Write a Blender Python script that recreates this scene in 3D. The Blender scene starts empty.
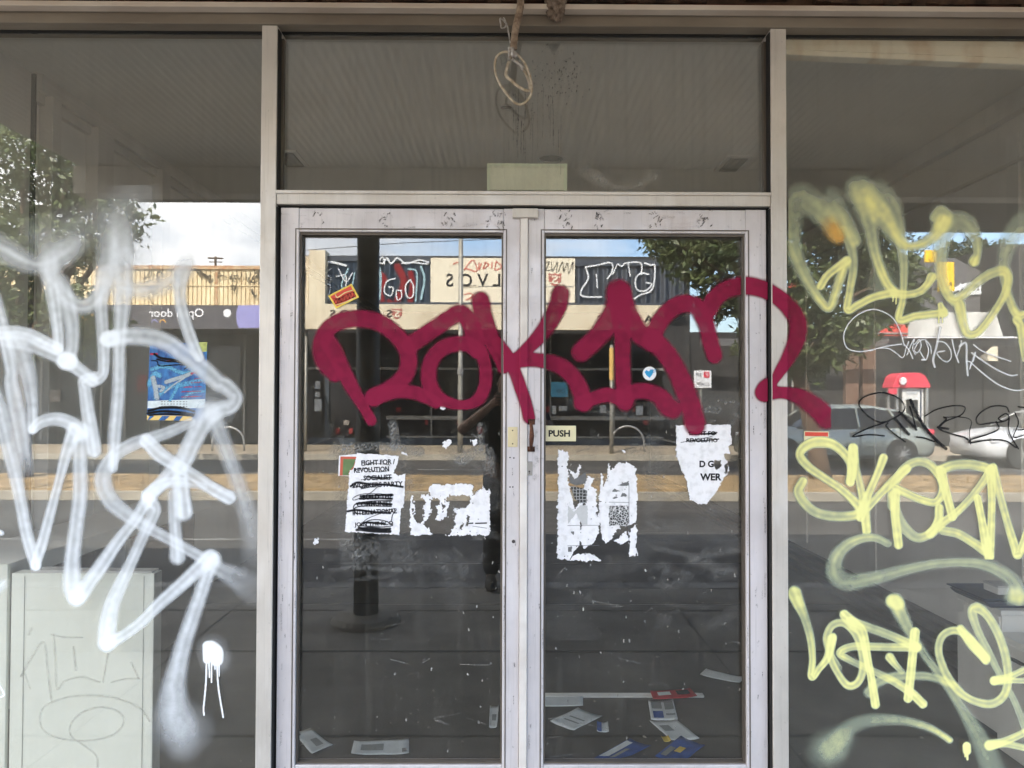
import bpy, bmesh, math, random
import numpy as np
from mathutils import Vector, Matrix, noise as mnoise
random.seed(7); rng = np.random.default_rng(7)
sc = bpy.context.scene
col = sc.collection
R_ = math.radians

# ------------------------------------------------------------------ camera
FPX, W, H = 740.0, 1024, 768
CAM = Vector((0.0, -2.7, 1.47))
YAW, PITCH, ROLL = R_(0.39), R_(1.08), R_(0.17)
def cam_axes():
    f = Vector((math.sin(YAW)*math.cos(PITCH), math.cos(YAW)*math.cos(PITCH), math.sin(PITCH)))
    r = f.cross(Vector((0, 0, 1))).normalized(); u = r.cross(f)
    c, s = math.cos(ROLL), math.sin(ROLL)
    return f, r*c + u*s*1.0, u*c - r*s          # camera rolled slightly counter-clockwise
FWD, RGT, UPV = cam_axes()
def ray(px, py):
    return FWD + RGT*((px-W/2)/FPX) + UPV*((H/2-py)/FPX)
def P(px, py, Y=0.0):                           # point seen at px,py on the upright plane y = Y
    d = ray(px, py); return CAM + d*((Y-CAM.y)/d.y)
def FL(px, py, Z=0.0):                          # point on a level plane
    d = ray(px, py); return CAM + d*((Z-CAM.z)/d.z)
def RP(px, py, dist):                           # a place in the street seen mirrored in the glass, dist metres from it
    p = P(px, py, dist); return Vector((p.x, -dist, p.z))

cd = bpy.data.cameras.new('camera'); co = bpy.data.objects.new('camera', cd); col.objects.link(co)
cd.sensor_fit = 'HORIZONTAL'; cd.sensor_width = 36; cd.lens = FPX/W*36
cd.clip_start = 0.02; cd.clip_end = 2000
co.matrix_world = Matrix(((RGT.x, UPV.x, -FWD.x, CAM.x), (RGT.y, UPV.y, -FWD.y, CAM.y), (RGT.z, UPV.z, -FWD.z, CAM.z), (0, 0, 0, 1)))
sc.camera = co

# ------------------------------------------------------------------ materials
def newmat(name):
    m = bpy.data.materials.new(name); m.use_nodes = True
    nt = m.node_tree
    for n in list(nt.nodes): nt.nodes.remove(n)
    out = nt.nodes.new('ShaderNodeOutputMaterial')
    return m, nt, out
def N(nt, t, **k):
    n = nt.nodes.new(t)
    for a, v in k.items():
        if a in n.inputs.keys() if isinstance(a, str) else False: n.inputs[a].default_value = v
        else: setattr(n, a, v)
    return n
def c4(c): return (c[0], c[1], c[2], 1)
def mat(name, c, rough=0.7, metal=0.0, vary=0.25, scale=6.0, c2=None, bump=0.0, bscale=60.0, stretch=(1,1,1), detail=6, spec=0.4, lo=0.35, hi=0.65):
    m, nt, out = newmat(name); L = nt.links.new
    b = N(nt, 'ShaderNodeBsdfPrincipled'); b.inputs['Roughness'].default_value = rough
    b.inputs['Metallic'].default_value = metal; b.inputs['Specular IOR Level'].default_value = spec
    tc = N(nt, 'ShaderNodeTexCoord'); mp = N(nt, 'ShaderNodeMapping'); mp.inputs['Scale'].default_value = stretch
    L(tc.outputs['Object'], mp.inputs['Vector'])
    nz = N(nt, 'ShaderNodeTexNoise'); nz.inputs['Scale'].default_value = scale; nz.inputs['Detail'].default_value = detail
    L(mp.outputs[0], nz.inputs['Vector'])
    rp = N(nt, 'ShaderNodeValToRGB'); rp.color_ramp.elements[0].position = lo; rp.color_ramp.elements[1].position = hi
    if c2 is None: c2 = tuple(x*(1-vary) for x in c)
    rp.color_ramp.elements[0].color = c4(c2); rp.color_ramp.elements[1].color = c4(c)
    L(nz.outputs['Fac'], rp.inputs['Fac']); L(rp.outputs['Color'], b.inputs['Base Color'])
    if bump:
        n2 = N(nt, 'ShaderNodeTexNoise'); n2.inputs['Scale'].default_value = bscale; n2.inputs['Detail'].default_value = 4
        L(mp.outputs[0], n2.inputs['Vector'])
        bp = N(nt, 'ShaderNodeBump'); bp.inputs['Strength'].default_value = bump; bp.inputs['Distance'].default_value = 0.01
        L(n2.outputs['Fac'], bp.inputs['Height']); L(bp.outputs[0], b.inputs['Normal'])
    L(b.outputs[0], out.inputs[0]); m['bsdf'] = b.name; m['ramp'] = rp.name
    return m

def metalmat(name, c, stain=(.20,.15,.11), rough=.42, metal=.25, wear=.5, spots=.5, pale=(.80,.79,.78)):
    """old aluminium: cloudy oxide, fine vertical scuffs, brown stains and dark specks"""
    m, nt, out = newmat(name); L = nt.links.new
    b = N(nt, 'ShaderNodeBsdfPrincipled'); b.inputs['Metallic'].default_value = metal
    tc = N(nt, 'ShaderNodeTexCoord')
    def nz(scale, st, det, lo, hi, off=0.0):
        mp = N(nt, 'ShaderNodeMapping'); mp.inputs['Scale'].default_value = st; mp.inputs['Location'].default_value = (off, off*.6, off*.3); L(tc.outputs['Object'], mp.inputs[0])
        n = N(nt, 'ShaderNodeTexNoise'); n.inputs['Scale'].default_value = scale; n.inputs['Detail'].default_value = det; n.inputs['Roughness'].default_value = .62; L(mp.outputs[0], n.inputs[0])
        r = N(nt, 'ShaderNodeMapRange'); r.inputs[1].default_value = lo; r.inputs[2].default_value = hi; L(n.outputs['Fac'], r.inputs[0]); return r.outputs[0]
    def mix(fac, a, col_, k):
        mu = N(nt, 'ShaderNodeMath', operation='MULTIPLY'); L(fac, mu.inputs[0]); mu.inputs[1].default_value = k
        x = N(nt, 'ShaderNodeMix'); x.data_type = 'RGBA'; L(mu.outputs[0], x.inputs[0])
        if isinstance(a, tuple): x.inputs[6].default_value = c4(a)
        else: L(a, x.inputs[6])
        x.inputs[7].default_value = c4(col_); return x.outputs[2]
    q = mix(nz(3.0, (1,1,.6), 9, .38, .68), c, tuple(v*.78 for v in c), 1.0)
    q = mix(nz(7.0, (1,1,.25), 8, .55, .80, 3.1), q, pale, wear)
    q = mix(nz(1.0, (160,160,3.5), 4, .56, .78, 1.7), q, tuple(v*.55 for v in c), wear)
    q = mix(nz(4.0, (1,1,.35), 10, .60, .80, 7.7), q, stain, .55)
    q = mix(nz(75.0, (1,1,.6), 3, .68, .78, 2.2), q, (.05,.045,.04), spots)
    L(q, b.inputs['Base Color'])
    rr_ = N(nt, 'ShaderNodeMapRange'); rr_.inputs[3].default_value = rough-.12; rr_.inputs[4].default_value = rough+.2; L(nz(12, (1,1,1), 6, .3, .7, 5.0), rr_.inputs[0]); L(rr_.outputs[0], b.inputs['Roughness'])
    bp = N(nt, 'ShaderNodeBump'); bp.inputs['Strength'].default_value = .08; bp.inputs['Distance'].default_value = .004; L(nz(1.0, (90,90,6), 5, 0, 1, 9.0), bp.inputs['Height']); L(bp.outputs[0], b.inputs['Normal'])
    L(b.outputs[0], out.inputs[0]); return m

def paintmat(name, c, rough=0.5, speck=0.5, c2=None):
    """spray paint: coverage comes from the vertex attribute 'cover', broken up by a fine droplet noise"""
    m, nt, out = newmat(name); L = nt.links.new
    b = N(nt, 'ShaderNodeBsdfDiffuse'); b.inputs[0].default_value = c4(c)
    at = N(nt, 'ShaderNodeAttribute'); at.attribute_name = 'cover'
    if c2 is not None:
        mc = N(nt, 'ShaderNodeMix'); mc.data_type = 'RGBA'
        mc.inputs[6].default_value = c4(c2); mc.inputs[7].default_value = c4(c)
        mq = N(nt, 'ShaderNodeMapRange'); mq.inputs[1].default_value = .25; mq.inputs[2].default_value = .80; L(at.outputs['Fac'], mq.inputs[0])
        L(mq.outputs[0], mc.inputs[0]); L(mc.outputs[2], b.inputs[0])
    tc = N(nt, 'ShaderNodeTexCoord')
    nz = N(nt, 'ShaderNodeTexNoise'); nz.inputs['Scale'].default_value = 420; nz.inputs['Detail'].default_value = 2
    L(tc.outputs['Object'], nz.inputs['Vector'])
    # alpha = clamp(cover + (noise-0.5)*speck*4*cover*(1-cover))
    s = N(nt, 'ShaderNodeMath', operation='SUBTRACT'); L(nz.outputs['Fac'], s.inputs[0]); s.inputs[1].default_value = 0.5
    one = N(nt, 'ShaderNodeMath', operation='SUBTRACT'); one.inputs[0].default_value = 1; L(at.outputs['Fac'], one.inputs[1])
    q = N(nt, 'ShaderNodeMath', operation='MULTIPLY'); L(one.outputs[0], q.inputs[0]); L(at.outputs['Fac'], q.inputs[1])
    q2 = N(nt, 'ShaderNodeMath', operation='MULTIPLY'); L(q.outputs[0], q2.inputs[0]); q2.inputs[1].default_value = 8*speck
    q3 = N(nt, 'ShaderNodeMath', operation='MULTIPLY'); L(q2.outputs[0], q3.inputs[0]); L(s.outputs[0], q3.inputs[1])
    ad = N(nt, 'ShaderNodeMath', operation='ADD'); ad.use_clamp = True; L(q3.outputs[0], ad.inputs[0]); L(at.outputs['Fac'], ad.inputs[1])
    tr = N(nt, 'ShaderNodeBsdfTransparent'); mx = N(nt, 'ShaderNodeMixShader')
    L(ad.outputs[0], mx.inputs[0]); L(tr.outputs[0], mx.inputs[1]); L(b.outputs[0], mx.inputs[2]); L(mx.outputs[0], out.inputs[0])
    return m

def glassmat(name, refl=0.10, dust=0.05, tint=0.95, dustvar=0.6, dcol=(.36,.345,.30), seed=0.0, streak=0.0):
    m, nt, out = newmat(name); L = nt.links.new
    tr = N(nt, 'ShaderNodeBsdfTransparent'); tr.inputs[0].default_value = (tint, tint, tint*0.99, 1)
    gl = N(nt, 'ShaderNodeBsdfGlossy'); gl.inputs['Roughness'].default_value = 0.0; gl.inputs[0].default_value = (.98, .98, .98, 1)
    lw = N(nt, 'ShaderNodeLayerWeight'); lw.inputs['Blend'].default_value = 0.35
    ma = N(nt, 'ShaderNodeMath', operation='MULTIPLY_ADD'); L(lw.outputs['Facing'], ma.inputs[0]); ma.inputs[1].default_value = 0.10; ma.inputs[2].default_value = refl
    m1 = N(nt, 'ShaderNodeMixShader'); L(ma.outputs[0], m1.inputs[0]); L(tr.outputs[0], m1.inputs[1]); L(gl.outputs[0], m1.inputs[2])
    tc = N(nt, 'ShaderNodeTexCoord'); mp = N(nt, 'ShaderNodeMapping'); mp.inputs['Location'].default_value = (seed, seed*.7, seed*1.3)
    L(tc.outputs['Object'], mp.inputs['Vector'])
    nz = N(nt, 'ShaderNodeTexNoise'); nz.inputs['Scale'].default_value = 2.2; nz.inputs['Detail'].default_value = 9; nz.inputs['Roughness'].default_value = 0.62
    L(mp.outputs[0], nz.inputs['Vector'])
    mr = N(nt, 'ShaderNodeMapRange'); mr.inputs[1].default_value = 0.3; mr.inputs[2].default_value = 0.75
    mr.inputs[3].default_value = dust*(1-dustvar); mr.inputs[4].default_value = dust*(1+dustvar)
    L(nz.outputs['Fac'], mr.inputs[0])
    fac = mr.outputs[0]
    if streak:                                   # vertical run marks and wiped arcs in the dirt
        mp2 = N(nt, 'ShaderNodeMapping'); mp2.inputs['Scale'].default_value = (45, 45, 1.6); L(tc.outputs['Object'], mp2.inputs['Vector'])
        n2 = N(nt, 'ShaderNodeTexNoise'); n2.inputs['Scale'].default_value = 1.0; n2.inputs['Detail'].default_value = 5; L(mp2.outputs[0], n2.inputs['Vector'])
        n3 = N(nt, 'ShaderNodeTexNoise'); n3.inputs['Scale'].default_value = 90; n3.inputs['Detail'].default_value = 3; L(mp.outputs[0], n3.inputs['Vector'])
        mm = N(nt, 'ShaderNodeMapRange'); mm.inputs[1].default_value = 0.5; mm.inputs[2].default_value = 0.8; mm.inputs[4].default_value = streak; L(n2.outputs['Fac'], mm.inputs[0])
        m3 = N(nt, 'ShaderNodeMapRange'); m3.inputs[1].default_value = 0.62; m3.inputs[2].default_value = 0.8; m3.inputs[4].default_value = streak*1.2; L(n3.outputs['Fac'], m3.inputs[0])
        a1 = N(nt, 'ShaderNodeMath', operation='ADD'); L(mm.outputs[0], a1.inputs[0]); L(fac, a1.inputs[1])
        a2 = N(nt, 'ShaderNodeMath', operation='ADD'); L(m3.outputs[0], a2.inputs[0]); L(a1.outputs[0], a2.inputs[1]); a2.use_clamp = True
        fac = a2.outputs[0]
    df = N(nt, 'ShaderNodeBsdfDiffuse'); df.inputs[0].default_value = c4(dcol)
    m2 = N(nt, 'ShaderNodeMixShader'); L(fac, m2.inputs[0]); L(m1.outputs[0], m2.inputs[1]); L(df.outputs[0], m2.inputs[2])
    L(m2.outputs[0], out.inputs[0])
    return m

# ------------------------------------------------------------------ object helpers
ORG = {}
def tag(o, label=None, cat=None, group=None, kind=None):
    if label: o['label'] = label
    if cat: o['category'] = cat
    if group: o['group'] = group
    if kind: o['kind'] = kind
    return o
def empty(name, loc, label, cat, group=None, rz=0.0):
    o = bpy.data.objects.new(name, None); col.objects.link(o); o.location = loc; o.rotation_euler = (0, 0, rz)
    o.empty_display_size = 0.2; ORG[o.name] = Vector(loc); return tag(o, label, cat, group)
class MB:
    """collects shapes, then links them as one mesh object"""
    def __init__(s): s.v = []; s.f = []; s.mi = []
    def add(s, vs, fs, mi=0):
        b = len(s.v); s.v += [tuple(v) for v in vs]; s.f += [tuple(i+b for i in f) for f in fs]; s.mi += [mi]*len(fs); return s
    def box(s, x0, x1, y0, y1, z0, z1, mi=0):
        x0, x1 = sorted((x0, x1)); y0, y1 = sorted((y0, y1)); z0, z1 = sorted((z0, z1))
        vs = [(x0,y0,z0),(x1,y0,z0),(x1,y1,z0),(x0,y1,z0),(x0,y0,z1),(x1,y0,z1),(x1,y1,z1),(x0,y1,z1)]
        return s.add(vs, [(0,3,2,1),(4,5,6,7),(0,1,5,4),(1,2,6,5),(2,3,7,6),(3,0,4,7)], mi)
    def hexa(s, front, back, mi=0):             # two quads, each in order bl, br, tr, tl
        vs = list(front)+list(back)
        return s.add(vs, [(0,1,2,3),(7,6,5,4),(0,4,5,1),(1,5,6,2),(2,6,7,3),(3,7,4,0)], mi)
    def prism(s, poly, axis, a, b, mi=0):       # 2D polygon extruded along an axis
        n = len(poly)
        def mk(p, t): return (t,p[0],p[1]) if axis=='x' else ((p[0],t,p[1]) if axis=='y' else (p[0],p[1],t))
        vs = [mk(p,a) for p in poly]+[mk(p,b) for p in poly]
        fs = [tuple(range(n))[::-1], tuple(range(n,2*n))]+[(i,(i+1)%n,n+(i+1)%n,n+i) for i in range(n)]
        return s.add(vs, fs, mi)
    def quad(s, a, b, c, d, mi=0): return s.add([a,b,c,d], [(0,1,2,3)], mi)
    def tube(s, pts, rad, n=8, mi=0, cap=True):
        pts = [Vector(p) for p in pts]; m = len(pts)
        if not hasattr(rad, '__len__'): rad = [rad]*m
        up = None; rings = []
        for i, p in enumerate(pts):
            t = (pts[min(i+1,m-1)]-pts[max(i-1,0)]).normalized()
            if up is None: up = t.orthogonal().normalized()
            else: up = (up - t*up.dot(t)).normalized() if (up - t*up.dot(t)).length > 1e-6 else t.orthogonal().normalized()
            q = t.cross(up)
            rings += [p+(up*math.cos(2*math.pi*k/n)+q*math.sin(2*math.pi*k/n))*rad[i] for k in range(n)]
        fs = [(i*n+k, i*n+(k+1)%n, (i+1)*n+(k+1)%n, (i+1)*n+k) for i in range(m-1) for k in range(n)]
        if cap: fs += [tuple(range(n))[::-1], tuple(range((m-1)*n, m*n))]
        return s.add(rings, fs, mi)
    def lathe(s, prof, o, axis='z', n=24, mi=0, caps=True):
        o = Vector(o); vs = []
        for (r, h) in prof:
            for k in range(n):
                c, q = r*math.cos(2*math.pi*k/n), r*math.sin(2*math.pi*k/n)
                vs.append(o+Vector({'z':(c,q,h),'y':(c,h,q),'x':(h,c,q)}[axis]))
        m = len(prof)
        fs = [(i*n+k, i*n+(k+1)%n, (i+1)*n+(k+1)%n, (i+1)*n+k) for i in range(m-1) for k in range(n)]
        if caps: fs += [tuple(range(n))[::-1], tuple(range((m-1)*n, m*n))]
        return s.add(vs, fs, mi)
    def build(s, name, m, parent=None, bevel=0.0, smooth=False, local=False):
        me = bpy.data.meshes.new(name)
        off = Vector((0,0,0))
        if parent is not None and not local: off = ORG.get(parent.name, Vector((0,0,0)))
        me.from_pydata([(a-off.x, b-off.y, c-off.z) for a,b,c in s.v], [], s.f)
        ms = m if isinstance(m, (list, tuple)) else [m]
        for q in ms: me.materials.append(q)
        if len(ms) > 1: me.polygons.foreach_set('material_index', s.mi)
        bm = bmesh.new(); bm.from_mesh(me); bmesh.ops.recalc_face_normals(bm, faces=bm.faces); bm.to_mesh(me); bm.free()
        if smooth: me.polygons.foreach_set('use_smooth', [True]*len(me.polygons))
        me.update()
        o = bpy.data.objects.new(name, me); col.objects.link(o)
        if parent is not None: o.parent = parent; ORG[o.name] = off
        else: ORG[o.name] = Vector((0,0,0))
        if bevel:
            b = o.modifiers.new('bevel', 'BEVEL'); b.width = bevel; b.segments = 2; b.limit_method = 'ANGLE'
        return o
def kids(o): return [c for c in bpy.data.objects if c.parent == o]
def copy_tree(o, parent=None):
    c = o.copy(); col.objects.link(c)
    if parent is not None: c.parent = parent
    for k in kids(o): copy_tree(k, c)
    return c

# ---- flat sheets rasterised on a fine grid (paint coverage, torn paper), mapped onto a surface
def spline(pts, step):
    pts = [tuple(p) for p in pts]
    if len(pts) == 2: q = pts
    p = np.array(pts, float)
    if len(p) == 1: return p
    out = []
    ext = np.vstack([2*p[0]-p[1], p, 2*p[-1]-p[-2]])
    for i in range(len(p)-1):
        a, b, c, d = ext[i], ext[i+1], ext[i+2], ext[i+3]
        n = max(2, int(np.linalg.norm((c-b)[:2])/step))
        t = np.linspace(0, 1, n, endpoint=False)[:, None]
        out.append(0.5*((2*b)+(c-a)*t+(2*a-5*b+4*c-d)*t*t+(3*b-a-3*c+d)*t**3))
    out.append(p[-1:]); return np.vstack(out)
def sstep(a, b, x):
    t = np.clip((x-a)/(b-a), 0, 1); return t*t*(3-2*t)
def smooth_noise(shape, cell, seed=0):
    r = np.random.default_rng(seed); h, w = shape
    gh, gw = int(h/cell)+3, int(w/cell)+3
    g = r.random((gh, gw)); y = np.arange(h)/cell; x = np.arange(w)/cell
    yi, xi = y.astype(int), x.astype(int); fy, fx = (y-yi)[:, None], (x-xi)[None, :]
    fy = fy*fy*(3-2*fy); fx = fx*fx*(3-2*fx)
    return (g[yi][:, xi]*(1-fy)*(1-fx)+g[yi+1][:, xi]*fy*(1-fx)+g[yi][:, xi+1]*(1-fy)*fx+g[yi+1][:, xi+1]*fy*fx)
def sheet(name, A, x0, y0, cell, mp, m, parent=None, thr=0.02, binary=False):
    """A: coverage on grid vertices; mp(px,py arrays)->world Nx3"""
    h, w = A.shape
    k = np.maximum.reduce([A[:-1,:-1], A[1:,:-1], A[:-1,1:], A[1:,1:]]) if not binary else (A[:-1,:-1]+A[1:,:-1]+A[:-1,1:]+A[1:,1:])/4
    jj, ii = np.nonzero(k > thr)
    idx = np.stack([jj*w+ii, jj*w+ii+1, (jj+1)*w+ii+1, (jj+1)*w+ii], 1)[:, ::-1]
    used, inv = np.unique(idx.ravel(), return_inverse=True)
    py, px = y0+(used//w)*cell, x0+(used % w)*cell
    co_ = mp(px, py)
    off = ORG.get(parent.name, Vector((0,0,0))) if parent is not None else Vector((0,0,0))
    co_ = co_-np.array(off)[None, :]
    me = bpy.data.meshes.new(name); nf = len(idx)
    me.vertices.add(len(co_)); me.vertices.foreach_set('co', co_.astype(np.float32).ravel())
    me.loops.add(nf*4); me.loops.foreach_set('vertex_index', inv.astype(np.int32).ravel())
    me.polygons.add(nf); me.polygons.foreach_set('loop_start', np.arange(nf, dtype=np.int32)*4)
    me.update(calc_edges=True)
    if not binary:
        at = me.attributes.new('cover', 'FLOAT', 'POINT'); at.data.foreach_set('value', A.ravel()[used].astype(np.float32))
    me.materials.append(m)
    o = bpy.data.objects.new(name, me); col.objects.link(o)
    if parent is not None: o.parent = parent
    ORG[o.name] = off
    return o
def Pv(px, py, Y):
    D = np.array(FWD)[None, :]+np.array(RGT)[None, :]*((px-W/2)/FPX)[:, None]+np.array(UPV)[None, :]*((H/2-py)/FPX)[:, None]
    Yb = np.broadcast_to(np.asarray(Y, float), px.shape)
    return np.array(CAM)[None, :]+D*((Yb-CAM.y)/D[:, 1])[:, None]
def cover(strokes, box, cell, seed=0):
    """union of spray strokes -> coverage. stroke = dict(p=[(x,y[,w[,a]])], w, a, soft, grain)"""
    x0, y0, x1, y1 = box; w, h = int((x1-x0)/cell)+1, int((y1-y0)/cell)+1
    A = np.zeros((h, w)); r = np.random.default_rng(seed)
    X = x0+np.arange(w)*cell; Yg = y0+np.arange(h)*cell
    fine = r.random((h, w)); n1 = smooth_noise((h, w), 5/cell, seed+1)
    for si, s in enumerate(strokes):
        pts = [tuple(q)+((s['w'],)+(s['a'],) if len(q) == 2 else ((s['a'],) if len(q) == 3 else ())) for q in s['p']]
        sp = spline(pts, max(0.4, cell*0.6)); soft = s.get('soft', 0.35); S = np.zeros((h, w)); Lt = np.zeros((h, w)); Ss = np.zeros((h, w))
        for k in range(len(sp)):
            cx, cy, wd, al = sp[k]; rr = max(wd/2, 0.15); ex = rr*(1+soft*0.8)+cell
            i0, i1 = max(0, int((cx-ex-x0)/cell)), min(w, int((cx+ex-x0)/cell)+2)
            j0, j1 = max(0, int((cy-ex-y0)/cell)), min(h, int((cy+ex-y0)/cell)+2)
            if i0 >= i1 or j0 >= j1: continue
            dx = X[None, i0:i1]-cx; dy = Yg[j0:j1, None]-cy
            t = np.sqrt(dx*dx+dy*dy)/rr
            a = al*(1-sstep(1-soft, 1+soft*0.8, t))
            q = sp[min(k+1, len(sp)-1)]-sp[max(k-1, 0)]; ln = math.hypot(q[0], q[1]) or 1
            lat = (dx*(-q[1])+dy*q[0])/ln/rr
            sub = S[j0:j1, i0:i1]; up = a > sub
            sub[up] = a[up]; Lt[j0:j1, i0:i1][up] = lat[up]; Ss[j0:j1, i0:i1][up] = k
        st = s.get('streak', 0.0)
        if st:
            ph = r.random()*6
            S *= 1-st*(0.5+0.5*np.sin(Lt*5.5+ph+0.004*Ss))*(1-np.abs(Lt).clip(0, 1)**3)
        g = s.get('grain', 0.25)*(1.0 if soft < 0.5 else 1.6)
        S *= np.clip(1+g*(fine-0.5)*2*np.clip(1.25-S, 0, 1)+0.25*(n1-0.5), 0, 2)
        A = 1-(1-A)*(1-np.clip(S, 0, 1))
    return A
def spray(name, strokes, box, m, Y=-0.006, cell=0.8, parent=None, seed=0, surf=None, clip=None, world=None):
    A = cover(strokes, box, cell, seed); x0, y0 = box[0], box[1]
    if clip is not None:
        h, w = A.shape; X = x0+np.arange(w)[None, :]*cell+np.zeros((h, 1)); Yy = y0+np.arange(h)[:, None]*cell+np.zeros((1, w))
        A *= clip(X, Yy)
    if world is not None: f = world
    elif surf is not None: f = lambda px, py: Pv(px, py, surf(px, py))
    else: f = lambda px, py: Pv(px, py, Y)
    return sheet(name, A, x0, y0, cell, f, m, parent)
def inpoly(X, Y, poly):
    ins = np.zeros(X.shape, bool); n = len(poly)
    for i in range(n):
        (xa, ya), (xb, yb) = poly[i], poly[(i+1) % n]
        c = ((ya > Y) != (yb > Y)) & (X < (xb-xa)*(Y-ya)/((yb-ya) or 1e-9)+xa)
        ins ^= c
    return ins
def paper(name, polys, m, Y, cell=0.6, jag=1.0, holes=(), parent=None, seed=0, bits=0.0):
    allp = [p for q in polys for p in q]; xs, ys = [p[0] for p in allp], [p[1] for p in allp]
    x0, y0 = min(xs)-2, min(ys)-2; w, h = int((max(xs)+2-x0)/cell)+1, int((max(ys)+2-y0)/cell)+1
    X = x0+np.arange(w)[None, :]*cell+np.zeros((h, 1)); Yy = y0+np.arange(h)[:, None]*cell+np.zeros((1, w))
    dx = (smooth_noise((h, w), 1.6/cell, seed)-.5+(smooth_noise((h, w), 4/cell, seed+5)-.5)+(smooth_noise((h, w), .8/cell, seed+15)-.5)*.8)*jag*2
    dy = ((smooth_noise((h, w), .8/cell, seed+16)-.5)*.8+smooth_noise((h, w), 1.6/cell, seed+1)-.5+(smooth_noise((h, w), 5/cell, seed+6)-.5))*jag*2
    A = np.zeros((h, w))
    for q in polys: A[inpoly(X+dx, Yy+dy, q)] = 1
    for q in holes: A[inpoly(X+dx*1.6, Yy+dy*1.6, q)] = 0
    if bits: A[smooth_noise((h, w), 1.3/cell, seed+9) > 1-bits] = 0
    return sheet(name, A, x0, y0, cell, lambda px, py: Pv(px, py, Y), m, parent, thr=0.6, binary=True)

def text_mesh(body, size, offset=0.0, align='CENTER'):
    cu = bpy.data.curves.new('txt', 'FONT'); cu.body = body; cu.size = size; cu.offset = offset; cu.align_x = align; cu.align_y = 'CENTER'; cu.resolution_u = 3
    o = bpy.data.objects.new('txt', cu); col.objects.link(o); bpy.context.view_layer.update()
    me = bpy.data.meshes.new_from_object(o.evaluated_get(bpy.context.evaluated_depsgraph_get()))
    v = [tuple(q.co) for q in me.vertices]; f = [tuple(p.vertices) for p in me.polygons]
    bpy.data.objects.remove(o); bpy.data.curves.remove(cu); bpy.data.meshes.remove(me)
    return v, f
def text_on_glass(name, body, cx, cy, capw, Y, m, parent, rot=0.0, bold=0.0, caph=None):
    """lettering capw px wide on plane y=Y"""
    v, f = text_mesh(body, 1.0, bold); xs = [q[0] for q in v]; ys = [q[1] for q in v]
    mx, my = (min(xs)+max(xs))/2, (min(ys)+max(ys))/2
    s = capw/(max(xs)-min(xs)); sy = s if caph is None else caph/(max(ys)-min(ys)); c, k = math.cos(rot), math.sin(rot); b = MB()
    vs = []
    for q in v:
        ax, ay = (q[0]-mx)*s, (q[1]-my)*sy
        vs.append(P(cx+ax*c+ay*k, cy-(ay*c-ax*k), Y))
    b.add(vs, f); return b.build(name, m, parent)
def text_street(name, body, cx, cy, wpx, dist, m, parent, bold=0.0, caph=None):
    """lettering on a sign that faces the shop; reads normally in the street, mirrored in the glass"""
    v, f = text_mesh(body, 1.0, bold); xs = [q[0] for q in v]; ys = [q[1] for q in v]
    mx, my = (min(xs)+max(xs))/2, (min(ys)+max(ys))/2; s = wpx/(max(xs)-min(xs)); sy = s if caph is None else caph/(max(ys)-min(ys))
    b = MB(); b.add([RP(cx-(q[0]-mx)*s, cy-(q[1]-my)*sy, dist) for q in v], f); return b.build(name, m, parent)
def rect(b, x0, x1, y0, y1, dist, thick, mi=0):  # box whose front (towards the shop) fills px rect at dist; thickness away from shop
    cxm, cym = (x0+x1)/2, (y0+y1)/2
    a, c = RP(x0, cym, dist), RP(x1, cym, dist); t, u = RP(cxm, y0, dist), RP(cxm, y1, dist)
    return b.box(a.x, c.x, -dist, -dist-thick, u.z, t.z, mi)
# ------------------------------------------------------------------ materials in use
M = {}
M['frame'] = metalmat('weathered_aluminium', (.65,.61,.56), stain=(.27,.21,.15))
M['head'] = mat('grimy_aluminium', (.26,.225,.18), .55, .1, scale=5, c2=(.17,.14,.11), stretch=(.4,1,1), detail=10)
M['door'] = metalmat('anodised_door', (.68,.645,.66), stain=(.33,.24,.20))
M['seal'] = mat('black_rubber', (.015,.015,.015), .7)
M['bead'] = mat('bronze_bead', (.13,.11,.09), .5, .3)
M['strip'] = mat('pale_strip', (.78,.74,.70), .45, .1, c2=(.62,.57,.53), scale=8)
M['brass'] = mat('cream_plate', (.74,.64,.40), .45, .2)
M['rust'] = mat('rusty_iron', (.17,.075,.045), .8, .3, scale=40, c2=(.06,.025,.018), bump=.3, bscale=200)
M['steel'] = mat('dull_steel', (.45,.44,.43), .4, .6)
M['screw'] = mat('screw_dark', (.06,.05,.05), .6)
M['darktimber'] = mat('rotten_timber', (.10,.06,.04), .9, scale=14, c2=(.018,.012,.009), bump=.6, bscale=40)
M['redline'] = mat('red_sealant', (.20,.045,.03), .8)
M['channel'] = mat('pale_channel', (.66,.58,.50), .5, .1, scale=5, c2=(.5,.42,.35), stretch=(.5,1,1))
M['paper'] = mat('white_paper', (.86,.85,.87), .85, scale=38, c2=(.70,.69,.70), detail=8, lo=.30, hi=.52, bump=.25, bscale=90)
M['paper_grey'] = mat('grey_paper', (.55,.58,.60), .8, vary=.2, scale=18)
M['ink'] = mat('black_ink', (.02,.02,.022), .8)
M['greyink'] = mat('grey_ink', (.2,.2,.21), .8)
M['greenposter'] = mat('green_poster', (.16,.24,.10), .8, scale=30)
M['redposter'] = mat('red_border', (.60,.13,.08), .8)
M['push'] = mat('cream_plastic', (.80,.73,.47), .45, vary=.08)
M['stk_y'] = mat('yellow_sticker', (.90,.66,.10), .5, vary=.08)
M['stk_r'] = mat('red_sticker', (.78,.085,.05), .5, vary=.15, scale=40)
M['stk_w'] = mat('white_sticker', (.85,.86,.88), .5, vary=.03)
M['stk_b'] = mat('blue_sticker', (.03,.34,.66), .5, vary=.1)
M['exit'] = mat('greenish_plastic', (.92,.94,.74), .5, vary=.22, scale=300)
M['exitrim'] = mat('greenish_rim', (.80,.90,.66), .5, vary=.1)
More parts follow.
